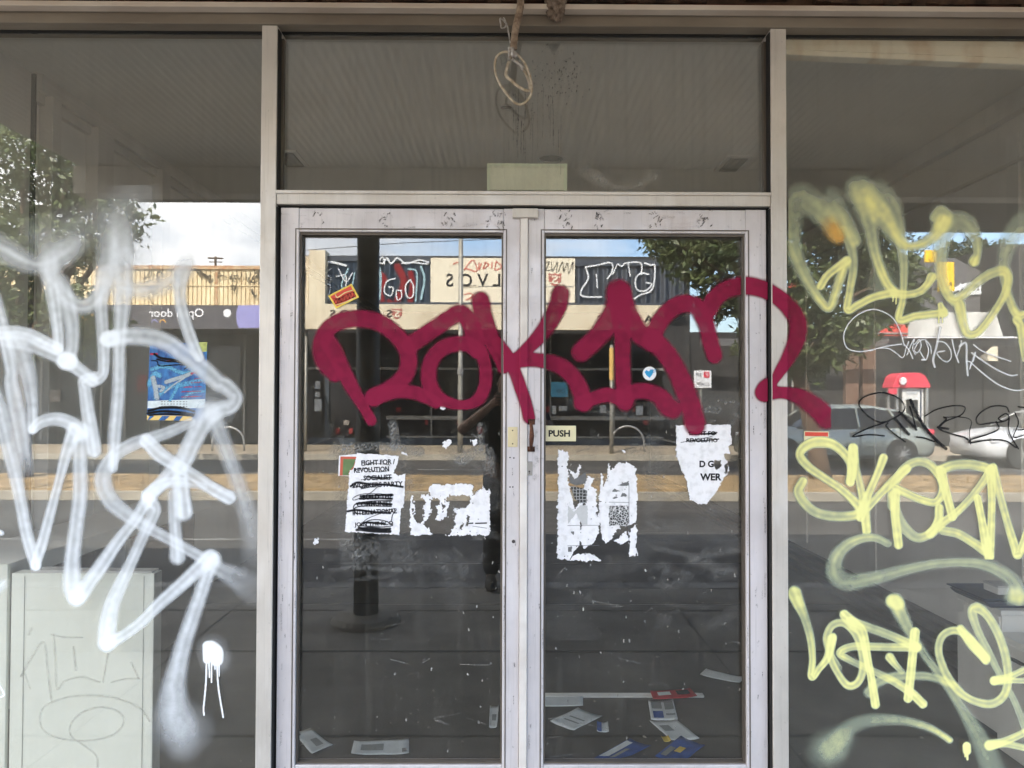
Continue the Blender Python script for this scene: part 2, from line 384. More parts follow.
M['wire'] = mat('tan_cable', (.62,.55,.45), .6, scale=60, c2=(.34,.27,.19))
M['conduit'] = mat('dirty_conduit', (.40,.31,.23), .7, scale=50, c2=(.15,.10,.07))
M['tape'] = mat('silver_tape', (.62,.60,.58), .4, .3, scale=70, c2=(.22,.19,.17))
M['mud'] = mat('dry_mud', (.27,.21,.165), .95, scale=60, c2=(.11,.08,.06), bump=.8, bscale=120)
M['int_wall'] = mat('interior_wall', (.84,.82,.78), .8, vary=.14, scale=1.5)
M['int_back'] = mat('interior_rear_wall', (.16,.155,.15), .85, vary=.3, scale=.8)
M['int_ceil'] = mat('interior_ceiling', (.80,.77,.70), .85, vary=.1, scale=1.0)
M['int_trim'] = mat('interior_trim', (.72,.70,.66), .7, vary=.1)
M['int_floor'] = mat('interior_floor', (.125,.115,.102), .6, scale=2.4, c2=(.062,.057,.05), bump=.1, bscale=90, detail=10)
M['floorline'] = mat('floor_joint', (.045,.044,.042), .8)
M['skirt'] = mat('skirting_boards', (.17,.155,.14), .7, scale=5, c2=(.09,.08,.07), stretch=(1,.3,3))
M['board'] = mat('pale_board', (.86,.875,.80), .55, vary=.10, scale=2.2, c2=(.78,.80,.72))
M['boardedge'] = mat('board_edge', (.35,.36,.33), .6)
M['counter'] = mat('grey_counter', (.55,.545,.53), .55, vary=.12)
M['white_lam'] = mat('white_laminate', (.80,.79,.75), .5, vary=.08, scale=2)
M['dkblue'] = mat('dark_blue_plastic', (.03,.04,.075), .4)
M['dark'] = mat('dark_metal', (.03,.03,.03), .5)
M['pelmet'] = mat('stained_pelmet', (.95,.89,.72), .7, scale=4, c2=(.66,.46,.27), stretch=(2.5,1,1), lo=.25, hi=.5, detail=9)
M['glass_side'] = glassmat('dusty_glass', refl=.092, dust=.05, tint=.96, streak=.02, seed=3)
M['glass_door'] = glassmat('door_glass', refl=.075, dust=.012, tint=.93, streak=.04, seed=11)
M['glass_top'] = glassmat('transom_glass', refl=.165, dust=.08, tint=1.0, streak=.05, seed=21)
P_CRIM = paintmat('crimson_spray', (.27,.022,.062), speck=.03)
P_WHITE = paintmat('white_spray', (.82,.86,.90), speck=.03)
P_YEL = paintmat('yellow_spray', (.93,.90,.38), speck=.03, c2=(.66,.76,.58))
P_WPEN = paintmat('white_marker', (.84,.86,.88), speck=.2)
P_BPEN = paintmat('black_marker', (.02,.02,.022), speck=.2)
P_GLUE = paintmat('glue_residue', (.30,.295,.28), speck=.15)
P_PALE = paintmat('scraped_dirt', (.60,.58,.54), speck=1.0)
P_DIRTDK = paintmat('dark_grime', (.05,.042,.035), speck=1.0)
P_ORANGE = paintmat('orange_spray', (.86,.48,.12), speck=.4)
P_GSCR = paintmat('faint_grey_marker', (.58,.58,.54), speck=.3)

YF, YD = -0.06, -0.035          # front of the mullions, front of the door leaves (glass at y = 0)
def fx(b, x0, x1, z0, z1, yf, yb, mi=0): return b.box(x0, x1, yf, yb, z0, z1, mi)
def X(px, Y, py=400): return P(px, py, Y).x
def Z(py, Y, px=512): return P(px, py, Y).z

# ------------------------------------------------------------------ the shopfront
shop = empty('shopfront', (0, 0, 0), 'weathered aluminium shopfront with two side windows, a transom light and a pair of glass doors', 'shopfront')
zt, zb = Z(26.5, YF), 0.0
mull = [(X(258.5, YF), X(274, YF)), (X(772, YF), X(787.6, YF))]
for a, c in mull:
    b = MB(); b.box(a, c, YF, .045, zb, zt-.001); b.build('mullion', M['frame'], shop, bevel=.002)
b = MB()
for (a, c, lo, hi) in ((-3.35, mull[0][0], 0, 0), (mull[0][1], mull[1][0], 0, 0), (mull[1][1], 3.35, 0, 0)):
    b = MB(); b.box(a-.0, c+.0, -.012, .012, Z(33.5, 0)-.002, zt-.003); b.build('glazing_seal', M['seal'], shop)
b = MB(); b.box(-3.4, 3.4, YF-.006, .05, zt, Z(14, YF)); b.build('head_rail', M['head'], shop, bevel=.003)
b = MB(); b.box(-3.4, 3.4, YF+.016, -.013, Z(28.5, YF+.016), zt-.0005); b.build('head_lip', M['head'], shop, bevel=.001)
# transom bar with a raised nib
b = MB(); b.box(mull[0][1]-.001+.002, mull[1][0]-.001, YF+.004, .045, Z(205, YF+.004), Z(194.5, YF+.004))
b.box(mull[0][1]+.001, mull[1][0]-.001, YF-.004, .040, Z(194.3, YF-.004), Z(191, YF-.004))
b.build('transom_bar', M['frame'], shop, bevel=.0015)
b = MB(); b.box(mull[0][1]+.001, mull[1][0]-.001, YF+.02, .03, Z(207.5, YF+.02), Z(205.3, YF+.004)); b.build('door_stop', M['seal'], shop)
# inner reveals beside door leaves and transom light
b = MB()
for s, (xa, xb) in ((1, (mull[0][1], X(278.6, YD))), (-1, (X(767.2, YD), mull[1][0]))):
    b = MB(); b.box(xa+.0005, xb-.0015, -.02, .03, .02, Z(208, YD)); b.build('jamb_seal', M['seal'], shop)
for xa, xb in ((mull[0][1]+.0005, mull[0][1]+.012), (mull[1][0]-.012, mull[1][0]-.0005)):
    b = MB(); b.box(xa, xb, -.02, -.001, Z(190, -.02), zt-.03); b.build('transom_bead', M['bead'], shop)
for xa, xb in ((mull[0][1]+.0004, mull[0][1]+.004), (mull[1][0]-.004, mull[1][0]-.0004)):
    b = MB(); b.box(xa, xb, YF+.006, -.0205, Z(204, YF)+.012, zt-.012); b.build('reveal_seal', M['seal'], shop)
    b = MB(); b.box(xa, xb, YF+.006, -.0205, .02, Z(206, YF)-.004); b.build('reveal_seal', M['seal'], shop)
for a, c, z0, z1, gm, lb in ((-3.3, mull[0][0]+.001, .045, zt-.004, 'glass_side', 'dusty side window pane covered in white spray paint'),
                         (mull[1][1]-.001, 3.3, .045, zt-.004, 'glass_side', 'dusty side window pane covered in yellow spray paint'),
                         (mull[0][1]-.001, mull[1][0]+.001, Z(199, 0), zt-.004, 'glass_top', 'streaked transom pane above the doors')):
    b = MB(); b.box(a, c, .002, .010, z0, z1); o = b.build('window_pane', M[gm], shop); o['label'] = lb
b = MB()
for a, c in ((-3.35, mull[0][0]-.001), (mull[1][1]+.001, 3.35)):
    b = MB(); b.box(a, c, YF+.01, .045, .0, .05); b.build('sill', M['frame'], shop, bevel=.002)
b = MB(); b.box(mull[0][1], mull[1][0], -.05, .06, .0, .018); b.build('threshold', M['steel'], shop)

# door leaves
def leaf(x0, gx0, gx1, x1, name_label):
    """px: outer edges and glass edges"""
    top, gt, gb = Z(208.5, YD), Z(232.5, YD), Z(765.5, YD)
    ax, bx, cx, dx = X(x0, YD), X(gx0, YD), X(gx1, YD), X(x1, YD)
    b = MB()
    b.box(ax, bx, YD, .022, .022, top); b.box(cx, dx, YD, .022, .022, top)
    b.box(bx+.0005, cx-.0005, YD+.0015, .0205, gt, top-.001); b.box(bx+.0005, cx-.0005, YD+.0015, .0205, .023, gb)
    d = b.build('door', M['door'], shop, bevel=.0025); d['label'] = name_label
    # raised line of the glazing bead
    b = MB(); t = .007
    for (p, q, r, s_) in ((bx-.013, bx-.009, gb-.012, gt+.012), (cx+.009, cx+.013, gb-.012, gt+.012)):
        b.box(p, q, YD-.0012, YD+.004, r, s_)
    b.box(bx-.0085, cx+.0085, YD-.0012, YD+.004, gt+.008, gt+.012); b.build('frame_line', M['bead'], d)
    b = MB()
    b.box(bx+.0008, bx+t, YD+.012, .001, gb+.0005, gt-.0005); b.box(cx-t, cx-.0008, YD+.012, .001, gb+.0005, gt-.0005)
    b.box(bx+t, cx-t, YD+.012, .001, gt-t-.002, gt-.0006); b.box(bx+t, cx-t, YD+.012, .001, gb+.0006, gb+t)
    b.build('glazing_bead', M['bead'], d)
    b = MB(); b.box(bx-.004, cx+.004, .002, .008, gb-.004, gt+.004); b.build('door_pane', M['glass_door'], d)
    return d
doorL = leaf(279, 297.5, 503, 519.6, 'aluminium door leaf with torn political leaflets on its glass')
doorR = leaf(527.8, 544, 746, 766.8, 'aluminium door leaf with the PUSH sign and rusty pull handle')
top = Z(208.5, YD)
b = MB(); b.box(X(519.9, YD), X(527.5, YD), YD-.010, .0, .022, top-.03); b.build('meeting_strip', M['strip'], doorR, bevel=.003)
b = MB(); b.prism([(X(512, YD-.02), Z(217.5, YD-.02)), (X(538, YD-.02), Z(217.5, YD-.02)), (X(538, YD-.02), Z(208, YD-.02)), (X(512, YD-.02), Z(208, YD-.02))], 'y', YD-.02, YD-.001)
b.build('latch_keeper', M['frame'], shop, bevel=.003)
def cyl(b, px, py, Y, r, n=10, th=.003): b.lathe([(r, -th), (r*.7, -th-.001), (0.0001, -th-.0012)], P(px, py, Y), 'y', n)
b = MB(); p, q = P(507.8, 447, YD), P(517.6, 427, YD); b.box(p.x, q.x, YD-.003, YD-.0002, p.z, q.z); pl = b.build('cover_plate', M['brass'], doorL, bevel=.001)
for y in (430.5, 443.7): b = MB(); cyl(b, 512.6, y, YD-.003, .0025, th=.0008); b.build('screw_head', M['screw'], doorL)
for (x, y) in ((510, 457.5), (513.8, 458), (510, 487), (512.8, 487), (513.5, 541.5)): b = MB(); cyl(b, x, y, YD, .0028 if y < 500 else .0065, th=.0004); b.build('screw_hole', M['screw'], doorL)
# rusty pull handle
b = MB()
p, q = P(526.5, 424.5, YD), P(535, 419, YD); b.box(p.x, q.x, YD-.006, YD-.0003, p.z, q.z)
p, q = P(527.3, 451.5, YD), P(534.8, 446.5, YD); b.box(p.x, q.x, YD-.006, YD-.0003, p.z, q.z)
pts = [P(530.6, 421, YD-.004), P(531, 424, YD-.026), P(531.6, 428, YD-.036), P(531.8, 436, YD-.038), P(531.4, 442, YD-.036), P(531, 446, YD-.026), P(530.9, 449.5, YD-.004)]
b.tube(pts, [.007,.0055,.006,.0085,.0075,.0058,.0085], 10); b.build('pull_handle', M['rust'], doorR, smooth=True)
b = MB(); p, q = P(526, 475.3, YD), P(532.4, 461.4, YD); b.box(p.x, q.x, YD-.004, YD-.0003, p.z, q.z); lk = b.build('lock_plate', M['steel'], doorR, bevel=.0015)
b = MB(); cyl(b, 529.3, 471.5, YD-.004, .0032, th=.001); p = P(529.3, 474, YD-.0045); b.box(p.x-.001, p.x+.001, YD-.0052, YD-.0042, p.z, p.z+.007); b.build('keyhole', M['screw'], doorR)

# head flashing and the rotten end of the canopy lining above it
fl = empty('head_flashing', (0, -.08, 2.86), 'pale metal channel running along the top above the shopfront head', 'flashing')
b = MB(); b.box(-3.4, 3.4, -.115, -.075, Z(8.6, -.115), Z(3.4, -.115)); b.build('channel', M['channel'], fl, bevel=.002)
b = MB(); b.box(-3.4, 3.4, -.075, -.07, Z(10.6, -.075)-.01, Z(8.8, -.115)); b.build('lower_lip', M['head'], fl)
b = MB(); b.box(-3.4, 3.4, -.052, -.03, Z(13, -.05)-.01, Z(9, -.05)+.02); b.build('sealant_line', M['redline'], fl)
tim = MB()
xs = np.linspace(-2.2, 2.2, 90)
for i in range(len(xs)-1):
    zl = Z(3.0, -.06)+.002+.016*mnoise.noise(Vector((xs[i]*5, 0, 3)))+.010*mnoise.noise(Vector((xs[i]*23, 0, 8)))
    if mnoise.noise(Vector((xs[i]*1.7, 4, 0))) < -.18: zl += .03
    tim.box(xs[i], xs[i+1]+.0004*(i % 2), -.068+.0007*(i % 3), -.03, zl, 3.02)
o = tim.build('rotten_batten', M['darktimber'])
tag(o, 'dark rotten timber batten with a ragged edge above the shopfront', 'timber batten')
b = MB(); b.box(-3.4, 3.4, -.028, .055, zt+.05, 3.3)
tag(b.build('lintel', M['darktimber']), 'dark lintel behind the head of the shopfront', 'lintel')

# hanging cable, mud lump
Yc = -.13
cab = empty('hanging_cable', P(515, 60, Yc), 'cut conduit and looped tan wires hanging above the doors', 'cable')
def cz(pts, k=0): return [P(480+x/6.98, y/6.98, Yc+k+.004*math.sin(i)) for i, (x, y) in enumerate(pts)]
def spl3(pts, n=6):
    p = np.array([tuple(q) for q in pts]); return [Vector(q) for q in (lambda e: [0.5*((2*e[i+1])+(e[i+2]-e[i])*t+(2*e[i]-5*e[i+1]+4*e[i+2]-e[i+3])*t*t+(3*e[i+1]-e[i]-3*e[i+2]+e[i+3])*t**3) for i in range(len(p)-1) for t in np.linspace(0,1,n,endpoint=False)]+[p[-1]])(np.vstack([2*p[0]-p[1], p, 2*p[-1]-p[-2]]))]
b = MB(); b.tube(spl3(cz([(283,-60),(282,40),(265,130),(248,200),(238,280),(232,345)])), .0128, 10); b.build('conduit', M['conduit'], cab, smooth=True)
b = MB(); b.tube(spl3(cz([(208,410),(205,370),(160,365),(115,400),(103,480),(130,570),(180,650),(240,715),(290,728),(340,690),(362,620),(345,520),(310,440),(270,390),(240,370)], -.01)), .0045, 7)
b.tube(spl3(cz([(215,400),(190,470),(182,530),(215,560),(260,600),(320,632),(348,625),(340,560),(300,480),(250,430)], .008)), .0058, 7); b.build('wire_loop', M['wire'], cab, smooth=True)
b = MB(); b.tube(spl3(cz([(205,330),(208,370),(202,420)], -.012)), [.006]*13, 7); b.tube(spl3(cz([(220,330),(232,365),(240,395),(228,425)], -.016)), [.006]*6+[.012]*7+[.004]*6, 7)
b.tube(spl3(cz([(225,410),(262,440),(292,465),(296,490)], -.016)), [.006]*18+[.002], 6)
b.build('tape_wrap', M['tape'], cab, smooth=True)
b = MB(); b.tube(spl3(cz([(212,300),(200,230),(188,175),(160,140),(140,130),(145,170),(150,195),(175,190),(185,160)], -.006)), .0028, 6)
b.tube(spl3(cz([(188,175),(170,130),(160,125)], -.006)), .0022, 6); b.build('stripped_wire', M['tape'], cab, smooth=True)
bm = bmesh.new(); bmesh.ops.create_icosphere(bm, subdivisions=4, radius=1.0)
c0 = P(557, 6, -.10)
for v in bm.verts:
    k = 1+.35*mnoise.noise(v.co*1.6)+.22*mnoise.noise(v.co*4.5)
    taper = 1.0 if v.co.z > -.2 else 1+.55*(v.co.z+.2)
    v.co = Vector((v.co.x*.040*k*taper, v.co.y*.03*k, v.co.z*.055*k))+c0
me = bpy.data.meshes.new('mud_nest'); bm.to_mesh(me); bm.free(); me.materials.append(M['mud'])
o = bpy.data.objects.new('mud_nest', me); col.objects.link(o); tag(o, 'lump of dry mud nest stuck above the head rail right of the hanging cable', 'mud nest')

# ------------------------------------------------------------------ inside the shop
XL, XR, YB, ZC = -2.34, 2.66, 11.0, 3.06
b = MB(); b.box(XL-.2, XR+.2, .121, YB+.2, -.12, 0.0); tag(b.build('shop_floor', M['int_floor']), kind='structure')
b = MB(); b.box(XL-.2, XR+.2, .056, YB+.2, ZC, ZC+.15); tag(b.build('shop_ceiling', M['int_ceil']), kind='structure')
b = MB()
for y in (1.62, 2.6, 3.9, 5.4): b.box(XL, XR, y, y+.012, .0005, .002)
tag(b.build('floor_joints', M['floorline']), kind='structure')
wl = empty('shop_wall', (XL, 1, 0), 'grey side wall inside the shop with shallow pilasters under a cornice', 'wall')
b = MB(); b.box(XL-.12, XL, .13, YB, 0, ZC-.001); b.build('wall_face', M['int_wall'], wl)
for px0, px1 in ((49, 58), (95, 111), (160, 168)):
    d0 = .66+.0; 
    Y0 = CAM.y+ (FPX*abs(XL+.06)/(507-px0)); Y1 = CAM.y+(FPX*abs(XL+.06)/(507-px1))
    b = MB(); b.box(XL, XL+.07, Y0, Y1, .0, ZC-.09); b.build('pilaster', M['int_trim'], wl, bevel=.004)
b = MB(); b.box(XL, XL+.05, .93, YB, ZC-.085, ZC-.002); b.box(XL, XL+.03, .93, YB, ZC-.14, ZC-.087); b.build('cornice', M['int_trim'], wl)
b = MB(); b.box(XL, XL+.02, .92, .935, 0, ZC-.005); b.build('corner_line', M['floorline'], wl)
wr = empty('shop_wall', (XR, 1, 0), 'grey side wall inside the shop with white cover strips and a power outlet', 'wall')
b = MB(); b.box(XR, XR+.12, .13, YB, 0, ZC-.001); b.build('wall_face', M['int_wall'], wr)
for y in (1.1, 2.62, 3.84, 5.4):
    b = MB(); b.box(XR-.012, XR, y, y+.09, .2, ZC-.2); b.build('cover_strip', M['white_lam'], wr)
b = MB(); b.box(XR-.05, XR, .14, YB, ZC-.11, ZC-.002); b.box(XR-.025, XR, .14, YB, ZC-.36, ZC-.345); b.build('cornice', M['int_trim'], wr)
b = MB()
for i in range(4): b.box(XR-.045-.06*(3-i)*.9, XR-.001, .14, YB, .002+.035*i, .034+.035*i)
b.build('stepped_skirting', M['skirt'], wr)
p = P(882, 522, 2.35); b = MB(); b.box(XR-.045, XR-.001, 2.28, 2.40, p.z-.06, p.z+.07); b.build('power_outlet', M['white_lam'], wr, bevel=.004)
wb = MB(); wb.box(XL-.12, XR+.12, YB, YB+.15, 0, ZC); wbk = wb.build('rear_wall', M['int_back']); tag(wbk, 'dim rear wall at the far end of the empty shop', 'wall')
# ceiling fittings
def onceil(px, py): return FL(px, py, ZC)
for px, py, lb in ((290, 157.5, 'left of the exit box'), (733, 162.5, 'right of the exit box')):
    c = onceil(px, py); t = empty('ceiling_vent', c, 'small square ceiling vent seen through the transom glass '+lb, 'vent', 'square vents in the shop ceiling')
    b = MB(); b.box(c.x-.085, c.x+.085, c.y-.16, c.y+.16, ZC-.016, ZC-.001); b.build('vent_frame', M['int_trim'], t)
    b = MB(); b.box(c.x-.06, c.x+.06, c.y-.135, c.y+.135, ZC-.02, ZC-.0165)
    b.build('vent_grille', M['dark'], t)
for px, py, r, lb in ((506.5, 105.5, .042, 'small round downlight rim in the shop ceiling near the hanging cable'), (551, 157, .10, 'dark round ceiling speaker above the pale green exit box')):
    c = onceil(px, py); t = empty('ceiling_fitting', c, lb, 'downlight' if r < .05 else 'ceiling speaker')
    b = MB(); b.lathe([(r, -.012), (r*.8, -.014), (r*.8, -.004)], c, 'z', 28, caps=False); b.build('rim', M['int_trim'], t, smooth=False)
    b = MB(); b.lathe([(r*.78, -.006), (r*.5, -.004), (.001, -.003)], c, 'z', 28); b.build('recess', M['dark'], t)
# exit box just behind the transom glass
c = P(527, 178, .03); ex = empty('exit_box', c, 'pale green exit sign box seen from behind the transom glass', 'exit sign')
p, q = P(487, 191, .03), P(567, 164, .03); b = MB(); b.box(p.x+.011, q.x-.011, .029, .075, p.z+.004, q.z-.009); b.build('panel', M['exit'], ex)
b = MB()
b.box(p.x, p.x+.0105, .026, .08, p.z, q.z); b.box(q.x-.0105, q.x, .026, .08, p.z, q.z); b.box(p.x+.0106, q.x-.0106, .026, .08, q.z-.0085, q.z)
b.build('rim', M['exitrim'], ex)
# stained pelmet behind the top of the right window
p1, p2, p3, p4 = P(786, 54.5, .018), P(1130, 69, .018), P(1130, 42, .018), P(786, 39, .018)
b = MB(); dy = Vector((0, .05, 0)); b.hexa((p1, p2, p3, p4), (p1+dy, p2+dy, p3+dy, p4+dy)); t = b.build('pelmet', M['pelmet'], bevel=.004)
tag(t, 'cream pelmet board with rust stains across the top of the right window', 'pelmet')
q1, q2 = P(786, 50, .0175), P(1130, 62.5, .0175); b = MB(); dz = Vector((0,0,.006)); b.hexa((q1+Vector((0,-.006,0)), q2+Vector((0,-.006,0)), q2+dz+Vector((0,-.006,0)), q1+dz+Vector((0,-.006,0))), (q1+Vector((0,.0005,0)), q2+Vector((0,.0005,0)), q2+dz+Vector((0,.0005,0)), q1+dz+Vector((0,.0005,0)))); o = b.build('ridge', M['pelmet'], t)

# display counter and panels at the left
cl = empty('display_counter', (-2.1, .9, 0), 'grey counter with a thick top along the left side inside the shop', 'counter')
b = MB(); b.box(XL+.08, -1.91, .16, 2.1, .755, .828); b.build('counter_top', M['white_lam'], cl, bevel=.004)
b = MB(); b.box(XL+.1, -1.99, .9, 2.05, .0, .754); b.build('counter_front', M['dark'], cl)
b = MB(); b.box(-1.99, -1.90, 1.02, 1.07, 0, .754); b.build('counter_leg', M['counter'], cl)
pb = empty('pale_panel', (-1.62, .12, 0), 'upright pale board with faint grey marker scrawl standing inside the left window', 'board')
b = MB(); px0, px1, zt_ = X(10.5, .09, 650), X(153, .09, 650), Z(574, .09); b.box(px0, px1, .09, .152, 0, zt_); b.build('board', M['board'], pb, bevel=.002)
b = MB(); b.box(px1+.0005, px1+.002, .0915, .15, 0.01, zt_-.002); b.build('edge_band', M['boardedge'], pb)
b = MB(); b.box(px0+.07, px0+.2, .093, .15, zt_+.0005, zt_+.012); b.box(px0+.205, px1-.01, .093, .15, zt_+.0005, zt_+.007); b.build('cap_strip', M['counter'], pb)
for gx0, gx1 in ((23.5, 24.2), (143, 143.5)): b = MB(); b.box(X(gx0,.09,650), X(gx1,.09,650), .0885, .0896, 0.05, zt_-.01); b.build('groove', M['boardedge'], pb)
b = MB(); b.box(X(-70, .09, 650), X(6.3, .09, 650), .09, .108, 0, Z(565, .09)); o = b.build('side_panel', M['board'], bevel=.002); tag(o, 'pale board at the far left edge beside the scrawled board', 'board')
def tb(L): return [(x/4, 576+y/4) for x, y in L]
g = [dict(p=tb([(125,210),(115,235)]),w=2.6,a=.3), dict(p=tb([(85,400),(130,320),(175,265),(190,370),(205,495)]),w=2.4,a=.3),
     dict(p=tb([(215,235),(222,340),(228,450),(260,420),(330,405),(400,425)]),w=2.2,a=.3), dict(p=tb([(205,235),(260,245),(330,245)]),w=1.8,a=.3), dict(p=tb([(295,285),(303,375)]),w=2.6,a=.35),
     dict(p=tb([(432,310),(412,425)]),w=2,a=.33), dict(p=tb([(445,425),(500,412),(555,410)]),w=1.8,a=.33), dict(p=tb([(525,345),(555,410)]),w=2.2,a=.33), dict(p=tb([(100,390),(120,450)]),w=1.6,a=.25),
     dict(p=tb([(598,580),(560,530),(470,490),(370,478),(270,485),(180,520),(160,580),(190,630),(270,655),(380,655),(460,630),(495,580),(470,540),(400,525),(330,545),(285,590),(285,640),(340,680),(385,720),(390,775)]),w=2.2,a=.34)]
spray('marker_scrawl', g, (10, 600, 152, 768), P_GSCR, Y=.0885, cell=.7, parent=pb, seed=5)

# cabinets at the right, their doors facing the middle of the shop
cr = empty('white_cabinet', (2.35, .64, 0), 'low white cabinet holding a dark tray by the right wall of the shop', 'cabinet')
xa, ztop = 2.115, .567
b = MB(); b.box(xa+.006, XR-.06, .47, .775, .03, ztop-.0225); b.build('carcass', M['white_lam'], cr, bevel=.002)
b = MB(); b.box(xa, XR-.05, .468, .785, ztop-.022, ztop); b.build('cabinet_top', M['white_lam'], cr, bevel=.003)
b = MB(); b.box(xa-.004, xa+.0055, .475, .77, .05, ztop-.03); b.build('cabinet_door', M['white_lam'], cr, bevel=.002)
b = MB(); b.box(xa+.02, XR-.07, .48, .76, 0, .029); b.build('plinth', M['dark'], cr)
c2 = empty('white_drawer_unit', (2.3, .3, 0), 'white drawer unit in front of the low cabinet at the right edge', 'drawer unit')
x2 = 2.075
b = MB(); b.box(x2, XR-.1, .15, .44, .0, .485); b.build('carcass', M['white_lam'], c2, bevel=.003)
b = MB(); b.box(x2-.012, x2-.0005, .17, .425, .25, .465); b.build('drawer_front', M['white_lam'], c2, bevel=.003)
b = MB(); b.box(x2-.026, x2-.0125, .25, .35, .41, .42); b.build('drawer_pull', M['dark'], c2)
tr = empty('storage_tray', (xa+.2, .62, ztop), 'dark blue plastic tray on top of the low white cabinet', 'tray')
b = MB(); b.prism([(xa-.02, ztop+.001), (xa+.36, ztop+.001), (xa+.40, ztop+.035), (xa-.05, ztop+.028)], 'y', .50, .76); b.build('tray_body', M['dkblue'], tr, bevel=.006)
b = MB(); b.box(xa-.055, xa+.41, .49, .77, ztop+.036, ztop+.042); b.build('tray_rim', M['dkblue'], tr, bevel=.003)
bx_ = empty('small_carton', (xa+.12, .6, ztop+.06), 'small pale carton lying on the dark blue tray', 'box')
b = MB(); b.box(xa+.05, xa+.19, .56, .66, ztop+.0425, ztop+.072); b.build('carton_body', M['white_lam'], bx_, bevel=.002)
b = MB(); b.box(xa+.048, xa+.192, .558, .662, ztop+.0725, ztop+.082); b.build('carton_lid', M['counter'], bx_, bevel=.002)

# mail and rubbish on the shop floor
def floor_quad(name, pts, m, lb, cat='leaflet', z=.004, grp=None, extra=None):
    """a slightly curled sheet lying on the floor, corners given where they are seen"""
    q = [FL(x, y, z) for x, y in pts]; c = sum(q, Vector())/4
    root = empty(name, (c.x, c.y, 0.0), lb, cat, grp)
    n = 8; b = MB(); vs = []
    for i in range(n+1):
        for j in range(n+1):
            u, v = i/n, j/n
            pnt = (q[0]*(1-u)+q[1]*u)*(1-v)+(q[3]*(1-u)+q[2]*u)*v
            h = .004*max(0, abs(u-.5)*2-.45)**2*4+.004*max(0, mnoise.noise(pnt*9))
            vs.append(pnt+Vector((0, 0, h)))
    b.add(vs, [(i*(n+1)+j, (i+1)*(n+1)+j, (i+1)*(n+1)+j+1, i*(n+1)+j+1) for i in range(n) for j in range(n)])
    o = b.build('sheet', m, root, smooth=True); s = o.modifiers.new('solid', 'SOLIDIFY'); s.thickness = .0012
    def at(u, v, dz=.004):
        pnt = (q[0]*(1-u)+q[1]*u)*(1-v)+(q[3]*(1-u)+q[2]*u)*v
        h = .004*max(0, abs(u-.5)*2-.45)**2*4+.004*max(0, mnoise.noise(pnt*9)); return pnt+Vector((0,0,h+dz))
    for (nm, mm, u0, u1, v0, v1) in (extra or []):
        b = MB(); k = 4
        vs = [at(u0+(u1-u0)*i/k, v0+(v1-v0)*j/k) for i in range(k+1) for j in range(k+1)]
        b.add(vs, [(i*(k+1)+j, (i+1)*(k+1)+j, (i+1)*(k+1)+j+1, i*(k+1)+j+1) for i in range(k) for j in range(k)]); b.build(nm, mm, root)
    return root
M['blueprint'] = mat('blue_print', (.05,.12,.42), .6, vary=.4, scale=20); M['yelprint'] = mat('yellow_print', (.8,.58,.1), .6); M['redprint'] = mat('red_print', (.55,.04,.05), .6, vary=.3, scale=25)
M['env'] = mat('envelope', (.74,.78,.79), .7, vary=.12, scale=12); M['env2'] = mat('window_film', (.32,.34,.34), .5)
floor_quad('envelope', [(295,734),(312,755),(333,746),(311,729.5)], M['env'], 'opened letter lying askew by the left stile of the left door', 'letter', extra=[('address_window', M['env2'], .45,.8,.4,.75),('print_line', M['greyink'], .1,.16,.1,.2)])
floor_quad('envelope', [(351,755),(409,754.5),(409,740),(354,742)], M['env'], 'long window envelope lying flat inside the left door', 'envelope', extra=[('address_window', M['env2'], .15,.55,.25,.7),('stamp_mark', M['greyink'], .88,.96,.1,.35)])
floor_quad('envelope', [(489,728),(497,728),(499,707),(490,707)], M['env'], 'envelope half hidden behind the meeting stiles of the doors', 'envelope', extra=[('address_window', M['env2'], .3,.8,.3,.6)])
floor_quad('envelope', [(535,706.5),(583,706.5),(583,697),(535,695.5)], M['env'], 'pale envelope lying against the metal floor trim', 'envelope')
floor_quad('letter', [(550,722),(574,731.5),(602.5,717),(578,709)], M['env'], 'square white letter with printed lines in front of the floor trim', 'letter', extra=[('print_line', M['env2'], .2,.8,.3,.36),('print_line', M['env2'], .2,.8,.5,.56)])
floor_quad('card', [(597,732),(609,732.5),(608,722.5),(597,723)], M['env'], 'small blue and white card right of the square letter', 'card', extra=[('blue_patch', M['blueprint'], 0,.4,0,1)])
floor_quad('newsletter', [(651,720.5),(678,720.5),(673,700.5),(648,701.5)], M['env'], 'printed newsletter with blue picture boxes below the red flyer', 'newsletter', extra=[('blue_picture', M['blueprint'], .12,.5,.08,.42),('grey_picture', M['env2'], .1,.5,.55,.9),('grey_picture', M['env2'], .6,.95,.5,.9),('print_line', M['env2'], .6,.95,.2,.3)])
floor_quad('letter', [(671,741),(699.5,739.5),(676,720.5),(649.5,722)], M['env'], 'folded letter overlapping the newsletter on the floor', 'letter', z=.008, extra=[('address_window', M['env2'], .15,.5,.45,.75)])
floor_quad('flyer', [(653,699.5),(697,697),(690,689),(650,691.5)], M['redprint'], 'red flyer lying across the end of the metal floor trim', 'flyer', z=.022, extra=[('white_print', M['env'], .15,.45,.3,.7),('dark_print', M['ink'], .6,.9,.3,.8)])
floor_quad('envelope', [(700,675.5),(740,683.5),(745,678),(706,669.5)], M['env'], 'narrow grey envelope lying alone at the right of the floor', 'envelope')
floor_quad('brochure', [(588,763),(632,756.5),(651,747),(630,739.5)], M['blueprint'], 'dark blue brochure with white lettering bands near the sill', 'brochure', extra=[('white_print', M['env'], .05,.3,.2,.9),('white_print', M['env2'], .4,.55,.1,.6)])
